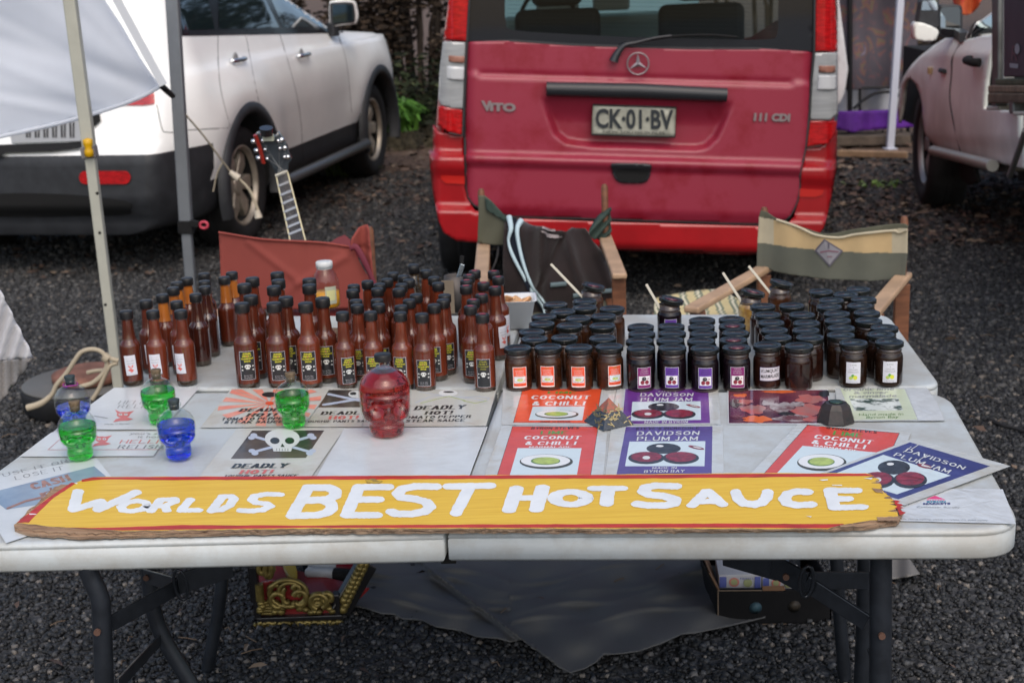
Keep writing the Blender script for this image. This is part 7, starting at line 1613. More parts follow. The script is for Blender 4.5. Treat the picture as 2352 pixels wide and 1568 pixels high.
mb = MB(); mb.tube([pf(*c1(*p)) + Vector((0, -.03, 0)) for p in [(1215, 1080), (1270, 1080), (1330, 1180), (1390, 1310), (1430, 1420)]], [.012, .010, .010, .008, .008], 6, sub=3, asp=.4); mb.build('strap', mat('strap_maroon', S(110, 42, 56), .7), r1)
mb = MB(); mb.tube([pf(*c1(*p)) + Vector((0, -.006, 0)) for p in [(70, 966), (200, 982), (480, 1014), (800, 1028), (1000, 1044), (1215, 1088)]], .0035, 5, sub=3); mb.build('hem', rust, r1)
# olive chair (middle) with jacket
la = atY(*c2(190, 1120), 4.25); ra = atY(*c2(1705, 1085), 4.3)
YA = 4.72
def armfront(pix, z=.64): q = at(*pix, z); return q
r2, a, b, ax, fw = chair("olive canvas director's chair in the middle, a dark brown jacket hung over its back", c2(200, 150), c2(1535, 100), 5.15, 5.2, (armfront(c2(190, 1250)), armfront(c2(1700, 1095))), seat_m=olive)
pf2 = plane_fn(a, b, lambda t, x, y: .05 * math.sin(math.pi * max(0, min(1, t))) + .003 * math.sin(x * .11 + y * .05))
mb = MB(); relief(mb, [c2(*p) for p in [(168, 215), (235, 215), (300, 265), (450, 430), (470, 520), (440, 742), (300, 738), (160, 728), (165, 500)]], pf2, 6); mb.build('back_canvas', olive, r2, solid=.004)
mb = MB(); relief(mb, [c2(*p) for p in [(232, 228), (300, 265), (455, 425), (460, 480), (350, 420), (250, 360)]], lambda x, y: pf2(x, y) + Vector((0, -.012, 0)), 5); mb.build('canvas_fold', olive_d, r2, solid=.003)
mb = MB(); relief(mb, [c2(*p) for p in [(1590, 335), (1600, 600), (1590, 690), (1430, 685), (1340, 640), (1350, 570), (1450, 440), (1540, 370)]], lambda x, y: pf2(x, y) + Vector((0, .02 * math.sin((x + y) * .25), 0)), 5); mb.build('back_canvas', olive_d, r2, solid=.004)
brown_f = mat('jacket_brown', S(34, 25, 25), .95, var=.2, scale=7, sheen=.2, bump=.3, bscale=300, dist=.001); navy = mat('jacket_navy', S(12, 20, 34), .95); stripe = mat('jacket_stripe', S(176, 196, 202), .8)
jk = thing('jacket', gl((a + b) / 2 + Vector((0, -.08, 0))) + Vector((0, 0, .5)), 'dark brown jacket with pale blue piping draped over the olive chair', 'jacket')
def jf(x, y, e=0):
    p = pf2(x, y); f = -.05 - .06 * sstep(500, 640, y)
    for (x0, y0, x1, y1, s_, am) in ((1290, 520, 1330, 640, 10, -.03), (1240, 520, 1230, 700, 9, .03), (1210, 560, 1200, 700, 10, -.02), (1345, 520, 1380, 600, 8, -.02), (1300, 505, 1250, 600, 7, .025)):
        d = abs((x1 - x0) * (y0 - y) - (x0 - x) * (y1 - y0)) / math.hypot(x1 - x0, y1 - y0); f += am * math.exp(-(d / s_) ** 2)
    f += .05 * sstep(515, 498, y)
    return p + Vector((0, f + e, 0))
mb = MB(); relief(mb, [c2(*p) for p in [(440, 430), (520, 425), (700, 480), (900, 530), (1090, 550), (1150, 515), (1290, 525), (1350, 590), (1380, 650), (1480, 760), (1550, 900), (1580, 1050), (1590, 1300), (1560, 1500), (1000, 1560), (700, 1560), (450, 1230), (420, 900), (430, 600)]], jf, 7); mb.build('body', brown_f, jk, solid=.006)
mb = MB(); relief(mb, [c2(*p) for p in [(470, 420), (560, 440), (620, 700), (700, 1000), (800, 1230), (930, 1360), (880, 1470), (780, 1300), (640, 1050), (520, 820), (470, 640)]], lambda x, y: jf(x, y, -.008), 6); mb.build('lining', navy, jk)
for L, w_ in (([(485, 420), (505, 520), (480, 640), (520, 780), (620, 960), (720, 1140), (830, 1300), (860, 1430)], [.011, .009, .005, .007, .006, .0055, .005, .005]), ([(610, 460), (570, 520), (585, 680), (640, 880), (720, 1080), (800, 1210), (930, 1340)], [.012, .008, .007, .006, .0055, .006, .006])):
    mb = MB(); mb.tube([jf(*c2(*p), -.016) for p in L], w_, 6, sub=4, asp=1); mb.build('piping', stripe, jk)
for L in ([(910, 1070), (1080, 1060)], [(1150, 1190), (1350, 1165), (1575, 1150)]): mb = MB(); mb.tube([jf(*c2(*p), -.012) for p in L], [.009] * len(L), 6, asp=.5); mb.build('sleeve_stripe', mat('stripe_dim', S(96, 112, 116), .8), jk)
a_ = Art(lambda x, y, h: jf(x, y, -.006 - h), .0005); 
for L in (((830, 560), (870, 565)), ((870, 572), (1000, 590)), ((880, 590), (1040, 605)), ((840, 520), (960, 530))): a_.stroke([c2(*L[0]), c2(*L[1])], 1.6, 2.2, 0, jit=.6)
a_.mb.build('care_label', mat('label_pale', S(150, 140, 140), .7), jk)
mb = MB(); mb.tube([pf2(*c2(*p)) + Vector((0, .02, 0)) for p in [(375, 740), (370, 850), (340, 960), (310, 1030)]], .004, 6, sub=3); mb.build('cord', mat('cord_grey', S(90, 90, 92), .6), jk)
# striped chair (right)
a0 = at(*c3(350, 985), .64); 
r3, a, b, ax, fw = chair("green and cream striped director's chair at the right with a diamond patch on its back", c3(978, 105), c3(2175, 180), 4.6, 4.4, (a0, at(*c3(1900, 1010), .64)), seat_m=stripe_c, dirv=(Vector((a0.x, a0.y, 0)) - gl(atY(*c3(978, 105), 4.6))).normalized())
pf3 = plane_fn(a, b, lambda t, x, y: .035 * math.sin(math.pi * max(0, min(1, t))) + .004 * math.sin(x * .07))
top = smooth_poly([c3(*p) for p in [(958, 128), (1010, 140), (1100, 190), (1300, 245), (1480, 298), (1620, 300), (1800, 265), (2140, 235), (2215, 250)]], 3, False)
def stripm(x, y):
    X = (x * 1.7415 - 2600) * 2.138; Yc = (y * 1.7415 - 780) * 2.138
    t = (X - 940) / 1270
    yb = 400 + 88 * t + 0; yt_ = np.interp(X, [940, 1100, 1300, 1480, 1620, 1800, 2200], [182, 205, 262, 318, 340, 312, 272])
    if Yc < yt_: return 0
    if Yc < yb + 8 * math.sin(t * 3): return 1 if (1075 < X < 2080) else 2
    return 3
mb = MB(); relief(mb, top + [c3(*p) for p in [(2212, 490), (2190, 715), (1900, 712), (1450, 682), (1100, 640), (925, 608), (932, 400), (945, 180)]], pf3, 3.6, 0, True, stripm)
mb.build('back_canvas', [olive, stripe_y, stripe_c, sage], r3, solid=.004)
mb = MB(); mb.tube([pf3(*c3(*p)) + Vector((0, -.006, 0)) for p in [(1100, 196), (1300, 252), (1450, 315), (1640, 338), (1750, 318), (1900, 300), (2090, 292), (2130, 310), (2200, 285)]], .0045, 6, sub=3); mb.build('hem', stripe_c, r3)
a_ = Art(lambda x, y, h: pf3(x, y) + Vector((0, -.005 - h, 0)), .001, 0)
a_.poly([c3(*p) for p in [(1525, 345), (1680, 450), (1570, 582), (1436, 446)]], 0); a_.poly([c3(*p) for p in [(1528, 362), (1660, 450), (1568, 562), (1456, 446)]], 1); a_.text('DIRECTOR', (1480, 460), (1645, 455), (1480, 440), 2, k=c3, bold=.03) if False else a_.poly([c3(*p) for p in [(1485, 452), (1560, 438), (1645, 452), (1640, 462), (1560, 450), (1490, 464)]], 2)
a_.poly([c3(*p) for p in [(1552, 375), (1568, 375), (1566, 425), (1554, 425)]], 0); a_.poly([c3(*p) for p in [(1545, 488), (1590, 488), (1588, 496), (1548, 496)]], 2)
a_.mb.build('diamond_patch', [mat('patch_border', S(92, 88, 98), .8), mat('patch_grey', S(132, 130, 136), .8), mat('patch_maroon', S(120, 84, 96), .8)], r3)
# striped cushion on its seat
cu = MB(); st = [mat('cushion_yellow', S(206, 188, 140), .9, var=.06), mat('cushion_green', S(132, 136, 112), .9), mat('cushion_cream', S(212, 204, 176), .9)]
CZ = .50
relief(cu, smooth_poly([c3(*p) for p in [(40, 900), (80, 870), (160, 852), (400, 812), (560, 804), (625, 822), (780, 900), (900, 1000), (760, 1080), (300, 1120), (60, 1060)]], 3), lambda x, y: at(x, y, CZ - .0), 6, 0, True, lambda x, y: [0, 0, 1, 2, 1, 0][int((x * .9 - y * .35) / 5.5) % 6])
o = cu.build('striped_cushion', st, None, at(*c3(450, 950), CZ), solid=.05, bevel=0); tag(o, 'yellow and green striped cushion on the seat of the striped chair', 'cushion')
# ================================================ guitar
gt = thing('guitar', gl(atY(640, 500, 4.75)), 'electric guitar with a black headstock leaning behind the rust red chair', 'guitar')
GY0, GY1 = 4.75, 4.55
n0 = atY(*c1(607, 475), GY0); n1 = atY(*c1(735, 1010), GY1); nd = (n1 - n0).normalized(); sdv = nd.cross(Vector((0, -1, 0))).normalized(); up_n = sdv.cross(nd).normalized()
if up_n.y > 0: up_n = -up_n
L = (n1 - n0).length; hw0, hw1 = .0215, .0255
ext = 1.15
def nk(t, s_, h): c = n0 + nd * (L * t); w_ = hw0 + (hw1 - hw0) * min(t, 1.2); return c + sdv * (w_ * s_) + up_n * h
mb = MB(); mb.add([nk(0, -1, 0), nk(0, 1, 0), nk(ext, 1, 0), nk(ext, -1, 0), nk(0, -.8, -.02), nk(0, .8, -.02), nk(ext, .8, -.02), nk(ext, -.8, -.02)], [(0, 1, 2, 3), (4, 7, 6, 5), (0, 4, 5, 1), (1, 5, 6, 2), (2, 6, 7, 3), (3, 7, 4, 0)], 0); mb.build('neck', mat('neck_cherry', S(96, 32, 26), .3, coat=.6), gt)
mb = MB(); mb.add([nk(0, -.86, .003), nk(0, .86, .003), nk(ext, .86, .003), nk(ext, -.86, .003)], [(0, 1, 2, 3)], 0); mb.build('fretboard', mat('rosewood', S(32, 25, 25), .5, var=.2, scale=30), gt)
mb = MB()
for s_ in (-.93, .93): mb.bar(nk(0, s_, .002), nk(ext, s_, .002), .004, .004, up=up_n)
mb.build('binding', mat('binding_cream', S(206, 196, 160), .4), gt)
mb = MB(); mb.bar(nk(0, -1, .006), nk(0, 1, .006), .008, .006, up=up_n); mb.build('nut', mat('bone_white', S(205, 200, 186), .4), gt)
fr_ = mat('fret_silver', S(200, 200, 198), .25, .7)
mb = MB(); ys = [572, 652, 725, 796, 862, 925, 984]
for y in ys: t_ = (y - 480) / 530; mb.bar(nk(t_, -.9, .0055), nk(t_, .9, .0055), .009, .004, up=up_n)
mb.build('frets', fr_, gt)
def hf(x, y, h=0): p = atP(*c1(x, y), n0, Vector((0, .96, .28)).normalized()); return p + Vector((0, -h, 0))
hs = [(560, 470), (655, 470), (662, 380), (690, 340), (668, 300), (650, 230), (600, 150), (575, 110), (540, 150), (500, 128), (440, 160), (400, 110), (372, 130), (400, 240), (440, 330), (500, 380)]
mb = MB(); relief(mb, hs, lambda x, y: hf(x, y), 30); mb.build('headstock', mat('headstock_black', S(66, 74, 80), .15, coat=1), gt, solid=.014)
mb = MB(); mb.tube([hf(372, 130, .004), hf(410, 230, .004), hf(445, 375, .004)], .006, 6, sub=2, asp=1.6); mb.build('headstock_edge', mat('neck_red', S(150, 44, 34), .3, coat=.5), gt)
for x, y in ((358, 190), (385, 270), (402, 335), (600, 175), (628, 245), (655, 325)):
    mb = MB(); c = hf(x, y, -.005); mb.lathe([(.001, -.008), (.008, -.007), (.010, 0), (.008, .007), (.001, .008)], 12, 0, True, Matrix.Translation(c)); mb.build('tuning_peg', chrome, gt)
for x, y in ((440, 178), (462, 255), (480, 335), (575, 180), (590, 245), (630, 320)):
    mb = MB(); c = hf(x, y, .004); mb.lathe([(.007, 0), (.007, .006), (.004, .010), (.0005, .011)], 12, 0, True, Matrix.Translation(c) @ Matrix.Rotation(R(90), 4, 'X')); mb.build('string_post', chrome, gt)
mb = MB()
for k in range(6):
    s_ = -.7 + .28 * k; e = [(480, 335), (462, 255), (440, 178), (575, 180), (590, 245), (630, 320)][k]; mb.tube([hf(*e, .008), nk(0, s_, .010), nk(ext, s_, .009)], .00035, 4)
mb.build('strings', fr_, gt)
mb = MB(); mb.tube([hf(480, 60, .03), hf(484, 120, .03)], [.022, .02], 12); mb.build('headstock_tuner', mat('gloss_black2', (.015, .015, .016), .1, coat=1), gt); mb = MB(); mb.bar(hf(445, 150, .012), hf(540, 150, .012), .02, .02); mb.build('tuner_clamp', mat('clamp_cream', S(176, 178, 160), .4), gt)
bc_ = n0 + nd * (L * ext + .22); P = [bc_ + sdv * x - nd * y for x, y in smooth_poly([(-.05, .17), (-.15, .19), (-.16, .1), (-.11, .02), (-.17, -.1), (-.12, -.22), (0, -.26), (.12, -.22), (.17, -.1), (.11, .02), (.16, .1), (.15, .19), (.05, .17)], 3)]
mb = MB(); n = len(P); mb.v = [tuple(p + up_n * .0) for p in P] + [tuple(p - up_n * .045) for p in P]; mb.f = [list(range(n)), list(range(n, 2 * n))[::-1]] + [[i, (i + 1) % n, n + (i + 1) % n, n + i] for i in range(n)]; mb.m = [0] * len(mb.f); mb.s = [False] * len(mb.f); mb.build('body', mat('guitar_body', S(110, 36, 28), .2, coat=1), gt)
# ================================================ tent frame and wall at the left
cw = mat('tent_canvas', (.84, .87, .92), .7, var=.03, scale=3)
_t = cw.node_tree; _tr = _t.nodes.new('ShaderNodeBsdfTranslucent'); _tr.inputs[0].default_value = (.86, .9, .96, 1); _mx = _t.nodes.new('ShaderNodeMixShader'); _mx.inputs[0].default_value = .5; _t.links.new(_t.nodes['Principled BSDF'].outputs[0], _mx.inputs[1]); _t.links.new(_tr.outputs[0], _mx.inputs[2]); _t.links.new(_mx.outputs[0], _t.nodes['Material Output'].inputs[0])
tw = thing('tent_wall', atY(150, 150, 5.6), 'white tent side wall hanging across the back of the white car', 'tent wall')
def twf(x, y):
    f = 0
    for i, (x0, y0, x1, y1, s_, am) in enumerate(((0, 90, 370, 200, 16, .06), (0, 150, 300, 270, 12, -.04), (-20, 210, 250, 250, 10, .035), (60, 0, 370, 200, 20, -.05), (0, 40, 200, 140, 12, .04), (150, -30, 370, 200, 10, -.03), (0, 230, 200, 275, 7, -.03))):
        d = abs((x1 - x0) * (y0 - y) - (x0 - x) * (y1 - y0)) / math.hypot(x1 - x0, y1 - y0); f += .12 * am * math.exp(-(d / s_ / 1.3) ** 2)
    return atY(x, y, 5.62 + f + .01 * math.sin(y * .02 + x * .006))
mb = MB(); relief(mb, smooth_poly([(-30, 318), (0, 312), (80, 296), (160, 276), (240, 252), (300, 232), (345, 212), (371, 198)], 3, False) + [(352, 178), (320, 130), (280, 60), (240, 0), (215, -60), (-30, -60)], twf, 9); mb.build('fabric', cw, tw, solid=.003)
mb = MB(); mb.tube([twf(-10, 316) + Vector((0, -.005, 0)), twf(160, 277) + Vector((0, -.005, 0)), twf(300, 233) + Vector((0, -.005, 0)), twf(370, 198) + Vector((0, -.005, 0))], .008, 6, sub=5); mb.build('hem', cw, tw)
mb = MB(); mb.bar(atY(236, -60, 5.55), atY(375, 196, 5.55), .03, .004, up=Vector((0, 1, 0))); mb.build('strap', mat('strap_grey', S(200, 204, 210), .7), tw)
mb = MB(); mb.tube([atY(371, 197, 5.56), atY(380, 206, 5.58), atY(396, 220, 5.8)], .012, 8, sub=2); mb.build('ratchet', blk, tw)
def pole(top, bot, Y, w, m, label, extras=(), ztop=None):
    a = atY(*top, Y); b = atY(*bot, Y); b2 = b + (b - a) * ((b.z - .004) / max(.01, (a.z - b.z))); root = thing('tent_pole', Vector((b2.x, b2.y, 0)), label, 'tent pole', 'tent poles'); return a, b2, root
Y1 = 5.35
a, b, rp_ = pole((152, -70), (268, 850), Y1, .043, None, 'cream square tent pole with a yellow push button, at the left behind the relish bottles')
pm1 = mat('pole_cream', S(172, 172, 160), .4, .0, var=.05); 
mid_ = atY(206, 345, Y1); mb = MB(); mb.bar(a, mid_, .044, .044); mb.build('upper_tube', pm1, rp_, bevel=.005); mb = MB(); mb.bar(mid_, b, .037, .037); mb.build('lower_tube', pm1, rp_, bevel=.005)
mb = MB(); mb.bar(atY(203, 335, Y1 - .004), atY(208, 362, Y1 - .004), .052, .052); mb.build('joint_collar', mat('collar_grey', S(120, 116, 116), .5), rp_, bevel=.004)
mb = MB(); c = atY(203, 340, Y1 - .04); mb.lathe([(.001, -.035), (.016, -.03), (.017, -.01), (.012, 0), (.017, .012), (.018, .03), (.001, .036)], 14, 0, True, Matrix.Translation(c)); mb.build('push_button', mat('yellow_plastic', S(206, 158, 12), .35), rp_)
mb = MB()
for u, v in ((221, 444), (227, 535), (240, 700)): c = atY(u + 2, v, Y1 - .0195); mb.tube([c, c + Vector((0, .003, 0))], .006, 8)
mb.build('adjustment_hole', black_in, rp_)
mb = MB(); mb.box((b.x, b.y, .008), (.12, .12, .016)); mb.build('foot_plate', pm1, rp_, bevel=.003)
Y2 = 6.6
a, b, rp_ = pole((392, -70), (437, 610), Y2, .05, None, 'grey steel tent pole with a red ring clip, crossing the side of the white car')
pm2 = mat('pole_grey', S(122, 126, 130), .35, .3, var=.06); mid_ = atY(428, 520, Y2); mb = MB(); mb.bar(a, mid_, .056, .056); mb.build('upper_tube', pm2, rp_, bevel=.006); mb = MB(); mb.bar(mid_, b, .045, .045); mb.build('lower_tube', pm2, rp_, bevel=.006)
mb = MB(); mb.bar(atY(427, 505, Y2), atY(429, 535, Y2), .066, .066); mb.bar(atY(436, 512, Y2 - .02), atY(456, 515, Y2 - .02), .03, .03); mb.build('joint_collar', black_in, rp_, bevel=.004)
mb = MB(); c = atY(468, 517, Y2 - .02); mb.tube([c + Vector((.018 * math.cos(R(t_)), 0, .015 * math.sin(R(t_)))) for t_ in range(0, 360, 24)], .0065, 8, closed=True); mb.build('ring_clip', mat('clip_red', S(190, 66, 84), .4), rp_)
mb = MB(); mb.box((b.x, b.y, .008), (.12, .12, .016)); mb.build('foot_plate', pm2, rp_, bevel=.003)
ropem = mat('rope_cream', S(176, 164, 142), .8, bump=.5, bscale=300, dist=.002); 
mb = MB(); mb.tube([atY(425, 262, 6.6), atY(470, 315, 6.75), atY(512, 372, 6.9), atY(530, 395, 6.95)], .0045, 6, sub=3); mb.tube([atY(512, 372, 6.9), atY(498, 400, 6.9), atY(490, 440, 6.9)], .003, 6, sub=3); mb.tube([atY(548, 410, 6.95), atY(572, 435, 6.95), atY(588, 470, 6.95), atY(594, 488, 6.95)], [.006, .007, .007, .007], 6, sub=3)
g_o = mb.build('guy_rope', ropem, None, atY(530, 400, 6.9)); tag(g_o, 'thin pale guy rope running from the grey pole past the white car rear wheel', 'rope')
mb = MB(); mb.tube([atY(590, 484, 6.94), atY(594, 500, 6.94)], [.014, .02], 8); mb.tube([atY(528, 395, 6.94), atY(548, 410, 6.94)], [.012, .02], 8); o = mb.build('rope_toggle', mat('toggle', S(196, 186, 168), .6), g_o)
# base drum with rust lid, rope
dr_c = at(r4(880, 0)[0], r4(0, 1100)[1], .11); dr = thing('weight_drum', Vector((dr_c.x, dr_c.y, 0)), 'black round pole weight with a grey rim and a rusty brown disc on top', 'weight')
mb = MB(); mb.lathe([(.20, 0), (.235, .02), (.24, .09), (.235, .105)], 40, 0, True, Matrix.Translation(Vector((dr_c.x, dr_c.y, 0)))); mb.build('base', black_rub, dr)
mb = MB(); mb.lathe([(.237, .106), (.232, .112), (.001, .112)], 40, 0, True, Matrix.Translation(Vector((dr_c.x, dr_c.y, 0)))); mb.build('rim_plate', mat('plate_grey2', S(96, 94, 90), .5), dr)
rc = at(*r4(930, 1050), .13); mb = MB(); mb.lathe([(.115, .112), (.14, .12), (.14, .145), (.12, .152), (.09, .148), (.06, .155), (.02, .15), (.001, .15)], 32, 0, True, Matrix.Translation(Vector((rc.x, rc.y, 0)))); mb.build('rusty_disc', mat('rust_disc', S(120, 82, 68), .8, var=.25, scale=12, bump=.4, bscale=60), dr)
Yr = 5.0
mb = MB(); path = [(285, 1388), (430, 1340), (540, 1250), (590, 1150), (700, 1020), (790, 880), (860, 800), (970, 775), (1060, 800), (1120, 860), (1240, 895)]; mb.tube([atY(*r4(*p), Yr) for p in path], [.013, .012] + [.0085] * 9, 8, sub=5)
mb.tube([atY(*r4(*p), Yr) for p in [(840, 1165), (960, 1130), (1060, 1050), (1115, 960), (1110, 880)]], .0085, 8, sub=5); mb.tube([atY(*r4(*p), Yr) for p in [(965, 1300), (1030, 1200), (1090, 1060), (1150, 950), (1230, 920)]], .008, 8, sub=5); mb.tube([atY(*r4(*p), Yr) for p in [(1085, 845), (1130, 880)]], .018, 8)
mb.tube([atY(*r4(*p), Yr + .06) for p in [(910, 1020), (1000, 1000), (1100, 985), (1120, 900)]], .008, 8, sub=4)
o = mb.build('tie_rope', ropem, None, atY(300, 860, Yr)); tag(o, 'knotted cream rope looped over the black pole weight', 'rope')
# neighbouring table cloth corner at far left
nt_ = thing('draped_table', Vector((-1.45, 2.95, 0)), 'corner of a neighbouring table under a white cloth at the left picture edge', 'table')
mb = MB(); Yn = 3.1
relief(mb, [r4(-80, -60), r4(-60, 100), r4(0, 160), r4(170, 500), r4(350, 862), r4(0, 895), r4(-80, 900)], lambda x, y: atY(x, y, Yn + .012 * math.sin(x * .2 + y * .06)), 8); mb.build('cloth', mat('cloth_white', S(186, 186, 190), .85, var=.03), nt_, solid=.003)
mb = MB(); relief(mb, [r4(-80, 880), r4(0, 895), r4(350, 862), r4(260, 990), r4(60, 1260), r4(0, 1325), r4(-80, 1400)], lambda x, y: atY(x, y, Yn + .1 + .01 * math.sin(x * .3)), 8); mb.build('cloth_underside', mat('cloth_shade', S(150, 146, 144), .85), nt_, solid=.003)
mb = MB(); mb.tube([(-1.42, 3.35, .0), (-1.42, 3.35, .7)], .015, 8); mb.build('leg', leg_m, nt_)

# ================================================ under the table
# grey ground sheet
tarp = mat('ground_sheet', S(84, 84, 84), .75, var=.06, scale=4, bump=.15, bscale=500, dist=.001)
sheet = [g7(*p) for p in [(20, 350), (100, 362), (200, 395), (280, 400), (330, 428), (450, 436), (540, 478), (700, 505), (790, 540), (930, 550), (1000, 572), (1080, 562), (1200, 650), (1290, 720), (1382, 765), (1470, 740), (1540, 700), (1590, 652), (1700, 645), (1810, 630), (1960, 580), (2080, 525), (2180, 515), (2310, 488), (2600, 420), (2700, 250), (2500, -80), (100, -80), (60, 200)]]
def shf(x, y):
    X = (x * 1.7415 - 1400) * 1.568; Y_ = (y * 1.7415 - 2200) * 1.568; z = .020
    for i in range(7): z += (.004 + .0035 * math.sin(i * 2.1 + X * .004)) * math.exp(-((Y_ - (100 + i * 62) + (X - 1300) * .16 * (1 if X > 1000 else -.9) + 22 * math.sin(X * .008 + i)) / 17) ** 2)
    d = abs((1080 - 520) * (140 - Y_) - (520 - X) * (560 - 140)) / 700; z += .018 * math.exp(-(d / 14) ** 2) * (480 < X < 1150) + (.006 if (X - 520) * 420 - (Y_ - 140) * 560 > 0 else 0)
    z += .012 * math.sin(X * .012) * math.sin(Y_ * .02) 
    return at(x, y, z)
mb = MB(); relief(mb, sheet, shf, 4.6); o = mb.build('ground_sheet', tarp, None, at(1250, 1400, 0), solid=.002); tag(o, 'dark grey creased ground sheet spread on the gravel under the tables', 'ground sheet')
mb = MB(); relief(mb, [g8(1440, 230), g8(1600, 240), g8(1700, 385), g8(1560, 410), g8(1500, 418)], lambda x, y: at(x, y, .03 + .01 * math.sin(x * .1)), 6); o = mb.build('grey_cloth_scrap', mat('scrap_grey', S(112, 110, 108), .85), None, at(2080, 1300, 0), solid=.002); tag(o, 'small grey cloth scrap with a dark spot on the gravel right of the table legs', 'cloth')
# ornate box
YO = at(*g6(620, 850), .0).y; ob = thing('ornate_box', at(*g6(620, 850), 0), 'small red and black open box with gold carved trim under the left of the table', 'box')
gold = mat('gold_paint', S(126, 110, 62), .35, .55, var=.25, scale=40, bump=.4, bscale=60); redl = mat('box_red', S(120, 26, 26), .4, var=.2, scale=12, coat=.3); blk_l = mat('box_black', (.012, .011, .012), .3, coat=.3)
def op(x, y, dy=0): return atY(*g6(x, y), YO + dy)
fl_, fr_2, fbl, fbr = op(235, 480), op(980, 590), op(280, 820), op(1000, 810)
def bx(name, pts, dy0, dep, m, bev=.002, parent=ob):
    mb = MB(); P = [op(*p, dy0) for p in pts]; Q = [p + Vector((0, dep, 0)) for p in P]; n = len(P); mb.add(P + Q, [list(range(n)), list(range(n, 2 * n))[::-1]] + [[i, n + i, n + (i + 1) % n, (i + 1) % n] for i in range(n)], 0); return mb.build(name, m, parent, bevel=bev)
bx('front_panel', [(270, 500), (400, 470), (560, 460), (700, 590), (940, 580), (945, 790), (300, 800)], .01, .008, redl)
bx('frame_side', [(205, 360), (262, 360), (310, 800), (255, 810)], -.005, .03, blk_l); bx('frame_bottom', [(262, 795), (1000, 768), (1005, 808), (290, 832)], -.008, .03, blk_l); bx('frame_side', [(915, 595), (975, 598), (985, 780), (940, 790)], -.005, .03, blk_l)
mb = MB(); q = random.Random(5)
def gsc(cx, cy_, rx, ry, a0=0, a1=360, r=.006): mb.tube([op(cx + rx * math.cos(R(t)), cy_ + ry * math.sin(R(t)), -.004) for t in range(a0, a1 + 1, 20)], r, 6)
gsc(540, 580, 160, 115, 0, 360, .007); gsc(560, 560, 100, 70, 120, 330); gsc(450, 640, 60, 60, 60, 330, .008); gsc(640, 620, 55, 60, 200, 500, .009); gsc(800, 650, 70, 62, 100, 430, .009); gsc(790, 655, 35, 32, 0, 300, .007); gsc(870, 620, 42, 40, 60, 400, .008); gsc(610, 560, 34, 50, 200, 420, .008); gsc(440, 540, 60, 30, 150, 300, .007); gsc(520, 600, 26, 60, 90, 270, .007)
for i in range(26): x = q.uniform(300, 930); y = q.uniform(640, 740); mb.lathe([(.001, -.008), (.009, -.006), (.012, 0), (.009, .006), (.001, .008)], 8, 0, True, Matrix.Translation(op(x, y, .002)))
for i in range(7):
    for j in range(5): mb.lathe([(.001, -.004), (.0055, -.003), (.006, 0), (.0055, .003), (.001, .004)], 8, 0, True, Matrix.Translation(op(318 + i * 18, 655 + j * 24, .004)))
mb.tube([op(290, 500, -.002), op(300, 640, -.002)], .012, 6)
mb.build('gold_relief', gold, ob)
mb = MB(); 
for i in range(22): x = 280 + i * 33; gsc(x, 858 - (i % 2) * 8 - i * .6, 22, 18, 0 + (i * 40) % 180, 240 + (i * 40) % 180, .0065)
mb.bar(op(280, 862, .01), op(1010, 842, .01), .018, .02); mb.build('gold_skirt', gold, ob)
tz_ = .06
A = op(980, 800, .01); B2 = at(*g6(1215, 320), .14); mb = MB(); mb.bar(A + Vector((0, 0, .02)), B2, .02, .06); mb.build('side_panel', blk_l, ob, bevel=.003)
mb = MB(); q = random.Random(8)
for i in range(26): p = A + (B2 - A) * (i / 25) + Vector((.012, -.006, .03 + .02 * (i % 2))); mb.lathe([(.001, -.012), (.010, -.008), (.012, 0), (.008, .009), (.001, .012)], 7, 0, True, Matrix.Translation(p))
mb.tube([A + Vector((.012, 0, .045)), B2 + Vector((.012, 0, .03))], .006, 6); mb.build('gold_side_trim', gold, ob)
mb = MB(); fl0_ = op(262, 780, .02); mb.add([fl0_, op(990, 770, .02), B2 + Vector((0, 0, -.07)), at(*g6(265, 300), .07)], [(0, 1, 2, 3)], 0); mb.build('box_floor', redl, ob, solid=.006)
mb = MB(); mb.bar(op(235, 480, .0), at(*g6(225, 330), .13), .02, .12); mb.build('side_panel', blk_l, ob, bevel=.003)
mb = MB(); q = random.Random(9)
for i in range(5): x = 300 + i * 26; mb.tube([at(*g6(x, 420 - i * 10), .09 + .01 * i), at(*g6(x - 8, 300), .12)], .01, 7)
gsc(370, 380, 26, 60, 0, 360, .009); gsc(320, 370, 30, 40, 0, 300, .008); mb.build('gold_finial', gold, ob)
wh_m = mat('marker_white', S(170, 172, 172), .3); 
for nm, x0, y0, x1, y1, capx, cm, lab in (('marker_pen', 690, 400, 1090, 428, 935, black_in, 'silver marker pen with black cap in the ornate box'), ('marker_pen', 715, 352, 1130, 360, 962, mat('marker_red', S(120, 14, 34), .35), 'silver marker pen with dark red cap in the ornate box')):
    z = .075; a_, c_, b_ = at(*g6(x0, y0), z), at(*g6(capx, (y0 + y1) / 2), z), at(*g6(x1, y1), z); t = thing(nm, a_, lab, 'marker pen', 'marker pens in the ornate box'); mb = MB(); mb.tube([a_, a_ + (c_ - a_) * .08, c_], [.008, .0145, .0150], 14); mb.build('barrel', wh_m, t); mb = MB(); mb.tube([c_, b_ + (c_ - b_) * .06, b_], [.0165, .0165, .012], 14); mb.build('cap', cm, t)
mb = MB(); relief(mb, smooth_poly([g6(490, 300), g6(580, 300), g6(618, 400), g6(600, 452), g6(560, 440), g6(520, 400)], 2), lambda x, y: at(x, y, .09), 4); o = mb.build('yellow_wrapper', mat('yellow_pack', S(170, 142, 20), .35), None, at(*g6(550, 380), .08), solid=.01); tag(o, 'yellow folded wrapper in the ornate box', 'wrapper')
